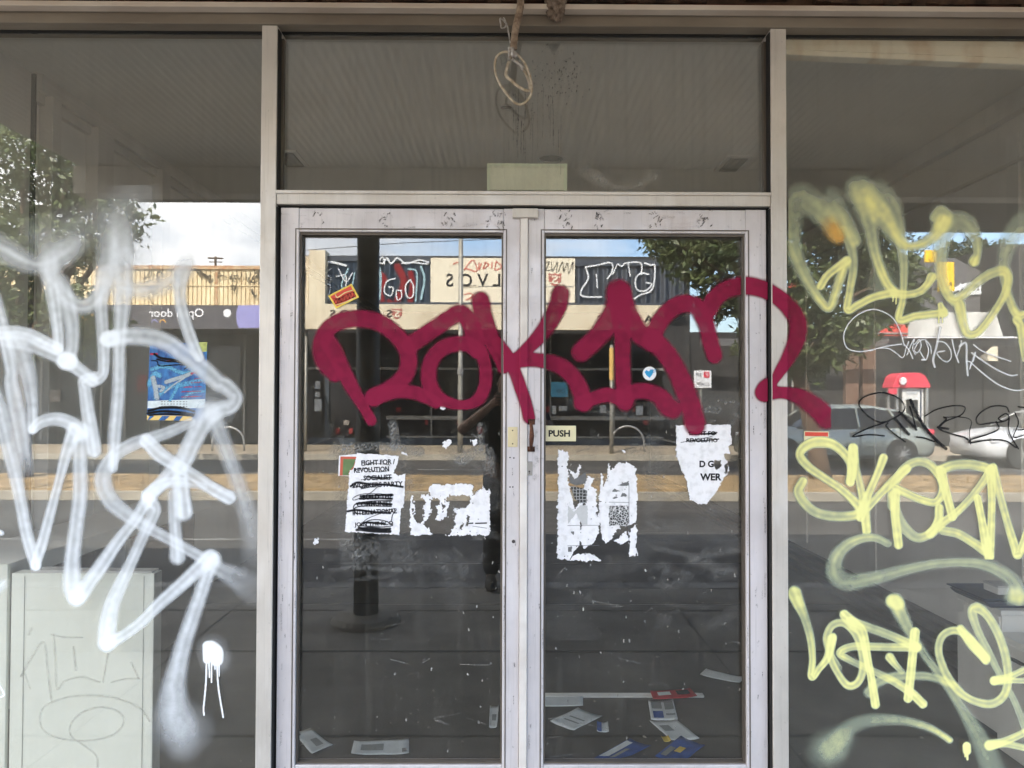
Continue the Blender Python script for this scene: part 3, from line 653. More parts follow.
floor_quad('brochure', [(655,757),(683,763),(705,746),(681,736.5)], M['blueprint'], 'dark blue brochure with a yellow emblem near the right of the floor', 'brochure', z=.010, extra=[('yellow_emblem', M['yelprint'], .35,.6,.35,.6),('pale_print', M['env2'], .1,.3,.1,.5)])
floor_quad('card', [(664,742),(671,741),(668,736),(661,737)], M['yelprint'], 'small orange card beside the yellow emblem brochure', 'card', z=.014)
p, q = FL(535, 697, .0), FL(702, 694.5, 0); b = MB()
b.box(p.x, q.x, p.y-.012, p.y+.022, .0005, .012); b.box(p.x, q.x-.02, p.y-.002, p.y+.012, .0125, .017); o = b.build('floor_trim', M['int_trim'], bevel=.002); tag(o, 'straight metal trim strip lying on the shop floor', 'trim strip')

# crumbs of plaster, leaves and dust on the floor
b = MB(); r9 = random.Random(9)
for k in range(420):
    x, y = r9.uniform(-1.4, 1.9), r9.uniform(.15, 3.4); q = r9.uniform(.002, .007)*(1 if r9.random() < .92 else 2.2); a = r9.uniform(0, 6.28); h = q*.4
    c_, s_ = math.cos(a)*q, math.sin(a)*q; w = r9.uniform(.3, .9)
    b.add([(x+c_, y+s_, .0022), (x-s_*w, y+c_*w, .0022), (x-c_, y-s_, .0022), (x+s_*w, y-c_*w, .0022), (x, y, .0022+h)], [(0,1,4),(1,2,4),(2,3,4),(3,0,4)])
tag(b.build('floor_crumbs', mat('crumbs', (.34,.31,.26), .9, scale=3, c2=(.10,.08,.06))), 'scattered crumbs and dry leaf bits on the dark shop floor', 'debris', kind='stuff')
# ------------------------------------------------------------------ spray paint and pens on the glass and frames
def zz(ox, oy, k):                               # zoomed reading -> photo pixels
    return lambda *L: [((q[0])/k+ox, (q[1])/k+oy)+tuple(q[2:]) for q in L]
GY = 0.002                                       # outer glass face
# crimson tag: runs over door glass, stiles, meeting strip and mullion
def surf(px, py):
    y = np.full(px.shape, GY-.004)
    def rg(a, c, v): y[(px >= a) & (px < c)] = v
    door = (py > 232.5)
    rg(279, 297.2, YD-.004); rg(503, 520, YD-.004); rg(520, 527.6, YD-.013); rg(527.6, 544, YD-.004); rg(745.8, 768, YD-.004)
    rg(768, 772, -.024); rg(772, 787.8, YF-.003)
    return y
A = zz(300, 270, 4); B = zz(580, 262, 4)
cw = 17.5
crim = [
 dict(p=A((285,602,11),(262,560,11),(232,510,13),(200,455,15),(165,385,16),(135,320,17),(112,285,17))),
 dict(p=A((140,415,17),(100,375,17),(82,320,17),(95,262,17),(130,220,17),(190,198),(255,196),(320,212),(375,250),(420,305),(435,360),(425,410),(395,450),(350,482),(300,505),(295,512))),
 dict(p=A((295,508),(350,492,15),(410,485,14),(465,492,14),(510,512,13),(545,530,12))),
 dict(p=A((440,302),(480,272),(540,232),(600,192),(640,172),(672,200),(695,260),(712,320))),
 dict(p=A((714,325,16),(668,296,16),(610,298,16),(560,320,16),(525,365,16),(514,420,16),(525,475,16),(560,515,14),(610,535,11),(670,538,10),(715,515,13),(740,460,13),(742,395,13),(730,340,13))),
 dict(p=A((722,122,19),(733,180,19),(752,240,18),(775,300,16),(800,350,14),(812,395,11))),
 dict(p=A((790,290,12),(830,345,13),(860,410,13),(885,480,13),(905,540,13),(916,590,13))),
 dict(p=[(560.5,294,19),(557,308,19),(549,323,18),(537,339,15),(525,351,13),(512,363,13)]),
 dict(p=[(511,364,14),(522,360,15),(537,360,15),(552,363,16),(565,369,17),(575,380,17),(581,392,18),(584,403,18)]),
 dict(p=[(581,403,15),(592,399,14),(606,395,15),(617,397,16)]),
 dict(p=B((155,120,26),(155,150,25),(140,200,24),(105,255,22),(60,310,20),(20,345,20),(5,360,20))),
 dict(p=B((160,140,24),(165,200,22),(170,290,17),(170,400,16),(175,500,16),(180,560,18))),
 dict(p=B((175,170,22),(205,235,21),(245,290,21),(290,315,22))),
 dict(p=B((180,545,16),(215,520,16),(270,518,16),(320,540,18),(350,575,20),(372,590,19))),
 dict(p=B((285,320,18),(310,255,18),(350,200,18),(400,170,18),(440,168,18),(475,190,18),(505,250,17),(522,320,17),(538,375,16))),
 dict(p=B((290,310,20),(340,360,20),(385,430,20),(420,510,21),(448,590,21),(460,650,22))),
 dict(p=B((515,190,18),(545,140,18),(600,105,18),(665,95,19),(730,108,18),(790,140,17),(840,185,18),(872,245,18),(866,310,18),(838,375,15),(805,430,12),(775,475,10),(750,500,18),(738,522,19))),
 dict(p=B((740,520,19),(790,522,13),(830,525,13),(880,540,17),(930,572,20),(975,610,22),(985,625,22))),
]
for s in crim: s.setdefault('w', cw); s['a'] = .86; s['soft'] = .24; s['grain'] = .03; s['streak'] = .03
def cclip(Xp, Yp):
    k = np.ones(Xp.shape); k[((Xp > 503) & (Xp < 544)) | (Xp > 745.8) & (Xp < 788)] = 1.15; k[(Xp > 768.0) & (Xp < 771.6)] = .35; k[Xp > 831] = 0
    return k
o = spray('spray_tag', crim, (305, 270, 838, 442), P_CRIM, cell=.62, surf=surf, seed=1, clip=cclip)
tag(o, 'large crimson spray tag running across both doors and the right mullion', 'graffiti', 'graffiti tags')
d = [dict(p=B((790,545),(790,582)), w=1.1, a=.9, soft=.2), dict(p=B((965,430),(965,470)), w=.8, a=.0)]
# white tag on the left window
a1, a2, a3 = zz(0, 190, 4), zz(0, 382, 4), zz(0, 576, 4)
def S(p, w=13, a=.6, soft=.45, streak=.3, grain=.3):
    p = [q if len(q) < 4 else (q[0], q[1], q[2], q[3]*(1.0 if q[3] < .8 else 1.0)) for q in p] if soft > .3 else p
    return dict(p=p, w=w, a=a, soft=soft*1.15 if soft > .3 else soft, streak=streak, grain=grain*.12)
white = [
 S(a1((-40,205,20,.45),(20,240,19,.55),(80,275,17,.6),(150,300,15,.5),(215,285,17,.5),(270,245,19,.45),(310,205,19,.2)), 17, .5, .9),
 S(a1((190,225,24,.12),(235,240,20,.38),(265,235,18,.35),(300,210,20,.1)), 20, .4, .95),
 S(a1((190,250,20,.2),(195,330,17,.55),(210,410,14,.6),(222,500,12,.7),(232,580,11,.75),(234,632,10,.85)), 14, .6, .4),
 S(a1((205,280,16,.3),(225,370,16,.5),(265,430,15,.55),(320,465,14,.55),(370,450,15,.55),(405,400,17,.55),(425,320,20,.5),(440,230,24,.35),(440,150,26,.08)), 17, .55, .6),
 S(a1((250,370,15,.25),(265,440,16,.5),(285,530,15,.55),(288,620,13,.6),(275,680,12,.7)), 14, .55, .4),
 S(a1((262,684),(276,686)), 18, .9, .3, .0, .1),
 S(a1((425,330,16,.4),(405,440,13,.55),(410,560,12,.6),(415,660,12,.7),(410,735,11,.75),(375,758,14,.75),(340,765,13,.8))+a2((340,30,12,.7),(350,110,13,.7),(365,200,14,.75),(376,275,14,.85)), 12, .65, .35),
 S(a1((480,100,26,.06),(480,200,24,.5),(485,300,22,.62),(488,400,19,.65),(484,520,14,.65),(476,640,12,.66))+a2((475,0,12,.66),(468,110,12,.7),(458,220,12,.72),(452,345,9,.75)), 14, .65, .5),
 S(a1((495,390,12,.4),(545,400,14,.5),(610,392,17,.5),(670,368,18,.45),(720,328,20,.4),(755,290,20,.15)), 16, .45, .7),
 S(a1((740,290,18,.15),(722,360,14,.5),(720,440,12,.62),(738,520,12,.68),(765,600,12,.75),(795,668,10,.85)), 12, .65, .35),
 S(a1((440,598,16,.8),(520,585,17,.6),(600,590,18,.55),(670,612,17,.6),(740,660,17,.66),(810,715,18,.62),(870,770,17,.6))+a2((905,20,16,.62),(940,60,15,.62),(925,95,15,.65),(885,108,16,.6),(850,130,16,.5)), 17, .6, .35),
 S(a1((430,596),(450,592)), 16, .8, .3, .0),
 S(a2((835,120,21,.45),(800,180,19,.7),(762,255,18,.72),(735,310,18,.75),(690,360,16,.7),(640,410,13,.72),(590,455,12,.8)), 16, .7, .35),
 S(a2((585,235,14,.85),(640,290,15,.7),(700,330,13,.6),(770,370,12,.6),(840,420,13,.75),(915,462,14,.85)), 13, .65, .3),
 S(a2((720,345,15,.7),(725,430,16,.75),(735,520,17,.85)), 15, .7, .35),
 S(a2((700,450,14,.5),(700,560,12,.6),(705,640,12,.7),(710,700,15,.75)), 13, .6, .4),
 S(a2((595,455,14,.8),(650,410,12,.7),(730,400,10,.6),(815,420,8,.4)), 12, .65, .35),
 S(a2((765,160,9,.45),(700,190,11,.5),(620,220,12,.5),(540,245,13,.55),(470,285,13,.55),(425,340,15,.55),(412,400,17,.55),(440,470,17,.5),(500,525,15,.5),(570,570,13,.5),(660,620,11,.52),(750,670,11,.52),(820,710,12,.5),(880,750,15,.4),(960,790,24,.22),(1020,830,32,.1)), 13, .5, .35, .25),
 S(a2((590,470,13,.7),(540,550,11,.6),(470,640,12,.65),(405,735,14,.7))+a3((360,20,14,.7),(325,70,16,.75),(305,84,17,.9)), 13, .65, .35),
 S(a3((305,84,17,.9),(290,50,18,.7),(288,0,17,.65))+a2((290,700,15,.65),(305,580,14,.62),(320,450,14,.6),(320,330,14,.6),(322,235,14,.55)), 14, .62, .4),
 S(a2((600,480,15,.8),(615,520,13,.65),(575,610,11,.6),(530,710,11,.65))+a3((490,20,13,.65),(450,110,15,.7),(432,190,17,.75),(426,268,17,.92)), 13, .65, .4),
 S(a3((426,272,14,.85),(490,240,11,.6),(560,190,11,.6),(640,110,12,.65),(720,40,13,.75),(790,-25,14,.8))+a2((840,705,17,.9),), 13, .7, .35),
 S(a2((850,710,16,.85),)+a3((830,-10,13,.75),(800,80,13,.7),(768,170,14,.68),(735,270,15,.65),(712,360,17,.62),(695,450,22,.58),(695,530,28,.5),(715,600,32,.35),(735,680,28,.12)), 15, .65, .5, .25, .45),
 S(a3((700,600,40,.2),(760,610,34,.2),(720,660,30,.12)), 30, .2, 1.0, 0, .8),
 S(a2((852,140,16,.5),(880,210,15,.45),(915,300,14,.45),(950,400,15,.42),(985,500,17,.38),(1010,600,20,.28),(1020,700,24,.12)), 15, .45, .7, .2, .5),
 S(a2((800,100,26,.3),(840,100,26,.3),(870,120,24,.2)), 24, .3, 1.0, 0, .5),
 S(a1((-10,572,13,.7),(60,570,13,.72),(120,582,13,.75),(180,612,13,.8),(230,636,12,.9)), 13, .75, .35),
 S(a1((30,600,15,.45),(110,615,15,.5),(190,645,14,.55),(260,680,14,.6),(320,722,13,.65),(370,762,12,.75)), 14, .6, .35),
 S(a1((-20,430,12,.5),(0,520,14,.6),(25,620,13,.65),(45,720,12,.65))+a2((45,-5,14,.6),(60,80,17,.55),(80,180,17,.55),(95,280,15,.45),(105,350,16,.15)), 13, .6, .45),
 S(a1((60,600,16,.45),(90,660,18,.5),(112,740,16,.55))+a2((120,20,14,.55),(130,100,11,.6),(130,190,9,.75)), 15, .55, .45),
 S(a2((130,190,9,.75),(165,160,12,.6),(220,148,13,.62),(275,162,14,.7),(325,200,18,.8)), 12, .65, .35),
 S(a2((-40,-20,12,.5),(0,110,13,.55),(30,250,14,.55),(60,370,13,.6),(85,490,12,.62),(105,600,12,.68),(130,690,12,.7),(145,735,10,.8)), 13, .62, .4),
 S(a2((140,735,10,.75),(170,640,11,.65),(200,530,10,.6),(235,400,9,.58),(265,290,12,.6),(300,195,16,.75)), 11, .62, .35),
 S(a3((-20,60,10,.5),(10,30,10,.4)), 8, .5, .7),
 S(a3((-10,420,2,.9),(15,475,2,.9),(-10,485,2,.8)), 2, .9, .3, 0),
 S(a2((-10,600,5,.9),(6,604,5,.7)), 5, .8, .6, 0),
 S(a1((150,180,30,.15),(300,150,34,.14),(430,110,34,.2),(500,60,34,.22),(560,10,30,.16)), 30, .2, 1.0, 0, .35),
 S(a1((500,240,36,.25),(560,280,34,.15)), 34, .2, 1.0, 0, .35),
]
o = spray('spray_tag', white, (-10, 185, 258.5, 768), P_WHITE, Y=GY-.004, cell=.85, seed=2)
tag(o, 'hazy white spray tag covering the whole left side window', 'graffiti', 'graffiti tags')
drip = [S(a3((845,285,13,1),(860,305,16,1),(866,335,13,1)), 14, 1, .22, 0, .05), S(a3((830,280,10,1),(828,335,8,1)), 9, 1, .2, 0, 0), S(a3((850,300,22,.3),(862,330,22,.35)), 20, .3, 1.0, 0, .3),
 S(a3((826,340),(824,420),(818,490),(814,530),(816,556)), 1.7, 1, .2, 0, 0), S(a3((868,350),(872,430),(880,490),(893,565)), 1.7, 1, .2, 0, 0), S(a3((836,345),(838,405)), 1.5, 1, .2, 0, 0), S(a3((846,345),(846,425)), 1.5, 1, .2, 0, 0), S(a3((858,345),(860,372)), 1.5, 1, .2, 0, 0), S(a3((876,345),(877,400)), 1.3, 1, .2, 0, 0)]
o = spray('paint_drip', drip, (190, 630, 240, 735), P_WPEN, Y=GY-.005, cell=.5, seed=3); tag(o, 'thick white paint blob with long drips low on the left window', 'graffiti', 'graffiti tags')

# yellow tags on the right window
r1, r2, r3 = zz(768, 170, 4), zz(768, 420, 4), zz(768, 576, 4)
def Yl(p, w=9, a=.75, soft=.3, streak=.22, grain=.2): return dict(p=p, w=w, a=a, soft=soft, streak=streak, grain=grain*.15)
yel1 = [
 Yl(r1((275,255,14,.55),(235,195,19,.55),(180,140,24,.45),(130,115,26,.4),(100,160,22,.4),(92,240,20,.45),(100,310,17,.5),(135,400,13,.6),(180,480,10,.7),(215,530,9,.8),(245,550,9,.9),(268,500,9,.85),(290,430,9,.85),(312,370,9,.9)), 12, .6, .6),
 Yl(r1((315,362,9,.95),(270,395,8,.85),(235,425,8,.85),(210,465,8,.9)), 8, .9, .3),
 Yl(r1((255,105,18,.25),(285,170,18,.5),(325,240,15,.6),(350,285,12,.65)), 15, .55, .7),
 Yl(r1((300,240,9,.4),(335,320,10,.5),(340,400,9,.6),(328,480,8,.75),(318,558,8,.9),(360,540,8,.85),(420,510,8,.85),(500,490,9,.9)), 9, .7, .35),
 Yl(r1((375,85,26,.35),(390,150,22,.5),(410,230,15,.5),(425,320,11,.6),(450,400,10,.8),(480,460,9,.9),(510,490,9,.95)), 13, .6, .6),
 Yl(r1((360,80,26,.3),(420,140,24,.6),(475,210,18,.62),(520,275,12,.7),(570,305,9,.8),(630,290,10,.8),(675,250,12,.8),(700,205,13,.8)), 14, .65, .55),
 Yl(r1((670,190),(690,165),(715,185),(705,225),(680,220)), 12, .55, .5, .0),
 Yl(r1((440,90,26,.2),(490,150,22,.4),(520,240,15,.45),(540,340,10,.5),(543,430,8,.65),(538,520,7,.8),(525,598,8,.95),(590,585,8,.92),(650,578,8,.92),(705,572,9,.95)), 10, .7, .45),
 Yl(r1((455,455,26,.22),(465,430,22,.2)), 22, .25, 1.0, 0, .4),
 Yl(r1((505,495,9,.9),(560,498,8,.8),(610,485,8,.85),(640,455,8,.9),(655,428,10,.95)), 8, .88, .3),
 Yl(r1((690,540,6,.9),(700,570,10,.95)), 9, .95, .3),
 Yl(r1((825,366,11,.95),(838,330,9,.6),(830,270,13,.5),(790,215,20,.42),(740,215,20,.42),(700,280,16,.5),(690,370,13,.55),(700,450,11,.7),(735,515,10,.9),(780,500,9,.8),(830,455,9,.7),(890,415,10,.7),(945,405,10,.8),(962,440,9,.85),(940,510,8,.85),(890,590,8,.85),(840,650,8,.9),(800,655,9,.9),(780,610,10,.88),(765,540,12,.85),(745,520,12,.85)), 10, .75, .4),
 Yl(r1((1050,200,26,.3),(1010,235,24,.35),(965,290,18,.4),(945,370,12,.45),(950,460,9,.6),(975,540,9,.8),(1000,580,9,.95),(1040,574,8,.9)), 12, .6, .5),
 Yl(r1((995,600,9,.95),(1010,625,9,.9),(1018,700,7,.8),(1025,760,5,.6)), 8, .85, .35),
 Yl(r1((500,500),(500,525)), 1.4, .9, .2, 0), Yl(r1((512,500),(513,535)), 1.4, .9, .2, 0), Yl(r1((683,585),(684,612)), 1.3, .9, .2, 0), Yl(r1((697,585),(698,610)), 1.3, .9, .2, 0),
]
o = spray('spray_tag', yel1, (788.5, 160, 1032, 366), P_YEL, Y=GY-.004, cell=.75, seed=4); tag(o, 'fuzzy yellow spray tag high on the right window reaching above the mirrored tree', 'graffiti', 'graffiti tags')
orange = [Yl(r1((245,215,15,.25),(262,240,16,.6),(278,265,13,.75),(288,272,9,.6)), 14, .6, .8, 0, .3)]
o = spray('spray_blot', orange, (810, 215, 850, 248), P_ORANGE, Y=GY-.005, cell=.75, seed=5); tag(o, 'orange blot at the end of the first yellow stroke', 'graffiti', 'graffiti tags')
yel2 = [
 Yl(r2((328,245,9,.95),(335,190,9,.9),(310,140,9,.85),(260,98,10,.9),(200,88,11,.95),(150,105,10,.9),(128,140,9,.85),(160,185,9,.8),(220,228,8,.8),(290,275,8,.8),(345,325,9,.85),(368,360,10,.9),(340,382,10,.72),(260,385,10,.6),(190,368,10,.62),(145,330,10,.7),(122,285,10,.8),(140,245,9,.9)), 9, .8),
 Yl(r2((340,112,10,.98),(336,200,10,.98),(330,250,8,.95)), 10, .98, .2),
 Yl(r2((342,115,9,.95),(355,200,7,.75),(375,290,8,.8),(385,350,10,.95),(395,445,9,.98)), 9, .88),
 Yl(r2((462,152,9,.98),(440,210,8,.85),(405,290,8,.85),(378,360,10,.95),(370,390,9,.95)), 9, .9, .25),
 Yl(r2((400,350,8,.8),(450,295,8,.8),(500,245,9,.85),(555,195,9,.98)), 9, .9, .25),
 Yl(r2((512,290,9,.95),(508,370,9,.95),(515,440,9,.95),(522,500,9,.98)), 9, .95, .25),
 Yl(r2((495,345,9,.6),(498,280,9,.7),(535,205,9,.75),(590,168,9,.72),(645,178,9,.75),(690,230,9,.85),(700,285,9,.9),(670,328,8,.9),(610,318,8,.85),(550,292,8,.85),(512,275,9,.95)), 9, .8),
 Yl(r2((500,300,9,.7),(515,370,10,.55),(545,430,11,.55),(595,470,10,.6),(645,455,9,.75),(680,405,9,.9),(685,352,9,.95)), 10, .7),
 Yl(r2((692,205,10,.98),(710,280,9,.95),(738,388,9,.98)), 9, .95, .22),
 Yl(r2((690,200,10,.9),(740,182,10,.7),(800,178,10,.7),(860,188,10,.8),(890,200,10,.95)), 10, .8),
 Yl(r2((888,205,9,.9),(850,262,8,.75),(800,325,8,.75),(745,378,8,.9),(700,410,9,.8),(650,455,10,.95)), 8, .8),
 Yl(r2((890,200,10,.98),(895,300,8,.9),(893,420,8,.9),(885,548,10,.98)), 9, .92, .25),
 Yl(r2((838,312,8,.98),(855,400,8,.95),(872,490,10,.98),(885,548,9,.98)), 8, .95, .22),
 Yl(r2((870,525,10,.95),(820,490,9,.8),(760,455,9,.75),(700,442,9,.7)), 9, .78),
 Yl(r2((900,190,9,.95),(925,290,8,.8),(955,400,8,.8),(985,500,9,.9),(1000,540,9,.98),(1022,490,8,.9),(1050,400,8,.8)), 8, .85, .28),
]
o = spray('spray_tag', yel2, (788.5, 430, 1032, 560), P_YEL, Y=GY-.004, cell=.7, seed=6); tag(o, 'crisp bright yellow spray name in the middle of the right window', 'graffiti', 'graffiti tags')
swoosh = [Yl(r2((482,495,8,.45),(430,472,8,.62),(370,475,9,.65),(310,505,11,.62),(272,555,14,.52),(268,610,17,.45),(310,648,16,.42),(390,640,14,.45),(480,618,12,.45),(580,592,10,.48),(680,574,9,.5),(780,570,9,.5),(870,580,11,.48),(950,618,13,.45),(990,660,14,.42),(1000,700,16,.45)), 11, .5, .45, .3, .35),
 Yl(r2((985,705,18,.55),(1005,715,18,.5)), 18, .55, .6, 0, .3)]
o = spray('spray_swoosh', swoosh, (825, 530, 1032, 606), P_YEL, Y=GY-.005, cell=.75, seed=7); tag(o, 'pale greenish yellow underline swoosh between the two lower yellow tags', 'graffiti', 'graffiti tags')
yel3 = [
 Yl(r3((105,68,14,.98),(120,105,12,.95),(148,170,9,.55),(170,250,8,.7),(178,330,7,.85),(175,402,8,.98),(205,370,7,.85),(238,325,8,.9),(255,250,9,.98)), 9, .85),
 Yl(r3((258,245,9,.98),(250,320,8,.8),(280,390,7,.75),(320,438,8,.85),(360,425,8,.8),(380,370,8,.7),(372,290,8,.75),(345,225,8,.75),(300,188,8,.75),(255,200,8,.7),(235,250,8,.7),(250,310,7,.7),(288,368,5,.3)), 8, .78),
 Yl(r3((305,155,10,.95),(345,195,12,.95),(378,230,10,.95),(398,330,8,.95),(415,420,8,.95),(430,515,9,.98)), 9, .95, .25),
 Yl(r3((330,180,9,.9),(400,205,9,.6),(470,230,9,.6),(540,260,9,.75),(595,285,10,.95)), 9, .75),
 Yl(r3((595,285,9,.95),(500,285,8,.75),(400,282,8,.75),(330,284,8,.75),(288,308,8,.85),(330,338,7,.6),(420,380,7,.5),(500,420,8,.7),(570,465,9,.9),(620,512,9,.98)), 8, .78),
 Yl(r3((588,225,10,.98),(580,300,9,.98),(570,400,9,.95),(560,490,9,.98)), 9, .95, .22),
 Yl(r3((487,325,9,.95),(510,355,7,.7),(535,382,6,.4)), 8, .8),
 Yl(r3((508,100,15,.85),(535,160,13,.6),(575,235,10,.45),(630,320,8,.42),(690,400,8,.45),(750,490,9,.45),(800,570,12,.42),(850,660,17,.35),(890,750,22,.3),(920,820,24,.2)), 10, .5, .5, .2, .35),
 Yl(r3((495,100),(520,110)), 13, .7, .4, 0),
 Yl(r3((405,465,11,.55),(440,425,10,.5),(500,405,10,.5),(570,400,9,.5),(640,402,8,.5),(710,422,8,.5),(770,450,6,.3)), 9, .55, .5, .2, .35),
 Yl(r3((872,335,10,.95),(830,280,10,.9),(785,232,8,.7),(740,218,8,.72),(698,240,8,.72),(682,290,8,.7),(695,350,8,.68),(730,420,8,.7),(780,475,8,.75),(840,505,8,.75),(900,510,9,.75),(945,475,9,.78),(960,410,9,.75),(950,320,9,.72),(920,230,9,.72),(875,155,9,.72),(835,128,11,.8),(818,150,10,.7),(840,220,8,.6),(885,310,8,.55),(930,400,7,.5),(985,500,7,.48),(1040,640,8,.4)), 9, .72),
 Yl(r3((770,210,8,.9),(820,275,11,.98),(872,330,9,.98)), 9, .95, .3),
 Yl(r3((905,418,9,.98),(960,405,7,.75),(1040,368,7,.7)), 8, .8), Yl(r3((905,420,9,.95),(970,418,6,.75),(1040,420,6,.7)), 7, .8),
 Yl(r3((885,676,10,.98),(950,660,8,.8),(1040,620,8,.7)), 8, .8), Yl(r3((885,680,9,.98),(950,672,7,.8),(1040,690,7,.7)), 8, .8),
]
o = spray('spray_tag', yel3, (788.5, 584, 1032, 772), P_YEL, Y=GY-.004, cell=.7, seed=8); tag(o, 'yellow spray tag with rounded letters at the bottom of the right window', 'graffiti', 'graffiti tags')
arc = [Yl(r3((255,690,24,.3),(285,655,18,.35),(330,605,14,.3),(400,580,12,.32),(480,575,10,.4),(560,582,8,.45),(640,605,7,.65),(690,632,6,.8),(727,657,6,.95)), 10, .5, .7, .1, .6),
 Yl(r3((235,700,30,.28),(290,655,22,.28),(275,690,22,.25)), 26, .3, 1.0, 0, .7)]
o = spray('spray_swoosh', arc, (789, 690, 960, 772), P_YEL, Y=GY-.005, cell=.75, seed=9); tag(o, 'soft pale arc fading to the left at the foot of the right window', 'graffiti', 'graffiti tags')
blob = [Yl(r3((795,680),(796,700)), 8.5, .98, .25, 0), Yl(r3((796,700),(798,733)), 2.4, .95, .2, 0), Yl(r3((788,700),(788,722)), 1.8, .9, .2, 0)]
o = spray('paint_drip', blob, (955, 735, 975, 765), P_YEL, Y=GY-.006, cell=.6, seed=10); tag(o, 'yellow full stop blob with short drips at the foot of the right window', 'graffiti', 'graffiti tags')
# thin pen tags
k4 = zz(832, 290, 5.333)
def Pn(p, w=.9, a=.95): return dict(p=p, w=w, a=a, soft=.35, grain=.15)
wp = [Pn(k4((385,295),(372,245),(350,190),(320,145),(270,115),(215,103),(150,125),(100,165),(68,220),(64,270),(85,312),(140,328),(200,322),(290,300),(372,288)), 1.1),
 Pn(k4((205,325),(240,312),(300,312),(340,335),(372,360),(385,350),(395,310),(410,275)), 1.0), Pn(k4((385,290),(410,320),(432,366)), 1.2), Pn(k4((400,345),(425,285),(440,262),(430,310),(445,345)), 1.0),
 Pn(k4((440,290),(465,265),(475,300),(455,335),(440,315),(470,270),(500,265)), 1.0), Pn(k4((470,330),(500,372),(515,320),(500,270),(525,300),(530,340)), 1.1), Pn(k4((480,372),(500,372)), 1.5),
 Pn(k4((578,200),(560,290),(540,370),(548,410)), 2.2, .8), Pn(k4((560,275),(600,280),(632,320),(635,360),(615,382),(585,370),(560,335),(600,325)), 1.1), Pn(k4((640,265),(655,330),(675,385)), 1.4), Pn(k4((665,355),(685,300),(690,270)), 1.1),
 Pn(k4((680,300),(715,285),(718,380),(724,455)), 2.0, .85), Pn(k4((715,380),(740,385),(735,420),(765,330),(755,380)), 1.1),
 Pn(k4((755,292),(800,325),(870,352),(952,380)), 1.2), Pn(k4((745,335),(800,375),(880,425),(950,455),(988,452)), 1.5, .85), Pn(k4((738,385),(800,440),(880,500),(950,530),(1000,535),(1060,520)), 1.3)]
o = spray('pen_tag', wp, (840, 305, 1032, 395), P_WPEN, Y=GY-.0055, cell=.42, seed=11); tag(o, 'thin white pen tag with a big loop over the mirrored phone booth', 'graffiti', 'graffiti tags')
k5 = zz(785, 360, 4.285)
bp = [Pn(k5((425,325),(360,320),(290,328),(350,295),(440,262),(500,228),(512,195),(480,160),(420,140),(360,150),(325,170),(318,195),(350,235),(400,265),(445,262)), 1.5), Pn(k5((440,270),(435,285),(470,318),(515,350)), 1.6), Pn(k5((470,250),(500,285),(530,318)), 3.0), Pn(k5((490,222),(530,262),(562,298)), 2.6), Pn(k5((535,200),(550,250),(560,290)), 1.6),
 Pn(k5((538,172),(565,230),(600,290),(650,345),(690,380)), 3.2), Pn(k5((565,330),(600,335),(640,350)), 1.6), Pn(k5((600,240),(650,212),(720,196),(770,202),(755,235),(690,262),(660,290)), 1.3), Pn(k5((655,288),(700,295)), 2.2), Pn(k5((680,245),(690,255),(660,292),(720,318),(770,332),(800,355)), 1.7), Pn(k5((795,360),(790,310),(798,262),(760,245),(680,245)), 1.0),
 Pn(k5((960,222),(945,200),(890,198),(845,220),(820,250),(830,275),(880,270),(940,262),(960,245),(945,230),(915,250),(930,262)), 1.4), Pn(k5((905,265),(915,295),(870,318),(800,340),(795,355),(860,345),(940,345),(990,375)), 1.6), Pn(k5((960,250),(958,300),(975,340),(1000,380)), 1.6), Pn(k5((985,225),(1000,270),(980,330),(1030,320)), 1.4), Pn(k5((1000,200),(1060,215),(1030,290),(1000,300)), 1.4)]
o = spray('pen_tag', bp, (850, 385, 1032, 455), P_BPEN, Y=GY-.0055, cell=.45, seed=12); tag(o, 'thin black pen tag across the mirrored parked cars', 'graffiti', 'graffiti tags')
lines_top = [Pn([(540+x*.9, 214+3*math.sin(x*.7)),(541+x*.9, 217),(540.5+x*.9, 224)], 1.0, .5) for x in ()]
# flaked traces of old letters on the door top rails
fl_ = []
rr = random.Random(4)
for cx in (318, 385, 388, 446, 450, 490, 497, 502, 565, 568, 597, 600, 655, 658, 700, 707):
    for k in range(7):
        x, y = cx+rr.uniform(-5, 5), rr.uniform(211, 227); fl_.append(dict(p=[(x, y), (x+rr.uniform(-2.5, 2.5), y+rr.uniform(-3, 4))], w=rr.uniform(.5, 1.3), a=rr.uniform(.35, .8), soft=.5, grain=.8))
for k in range(80):
    x, y = rr.choice((rr.uniform(281, 295), rr.uniform(505, 519), rr.uniform(529, 543), rr.uniform(748, 765))), rr.uniform(212, 750); fl_.append(dict(p=[(x, y), (x+rr.uniform(-.5, .5), y+rr.uniform(1, 9))], w=rr.uniform(.4, .9), a=rr.uniform(.2, .6), soft=.6, grain=.8))
for k in range(46):
    x = rr.choice((281, 295.5, 504.5, 518.5, 529, 543, 747.5, 765)); y = rr.uniform(240, 760); fl_.append(dict(p=[(x, y), (x+rr.uniform(-.4, .4), y+rr.uniform(8, 40))], w=rr.uniform(.8, 2.2), a=rr.uniform(.06, .22), soft=.9, grain=.5))
for k in range(26):
    x, y = rr.uniform(522, 542), rr.uniform(405, 500); fl_.append(dict(p=[(x, y), (x+rr.uniform(-3, 3), y+rr.uniform(-6, 6))], w=rr.uniform(1, 4), a=rr.uniform(.05, .18), soft=.9, grain=.5))
for k in range(30):
    x, y = rr.uniform(285, 765), rr.uniform(211, 229); fl_.append(dict(p=[(x, y), (x+rr.uniform(-14, 14), y+rr.uniform(-2, 2))], w=rr.uniform(.5, 2.0), a=rr.uniform(.06, .2), soft=.9, grain=.5))
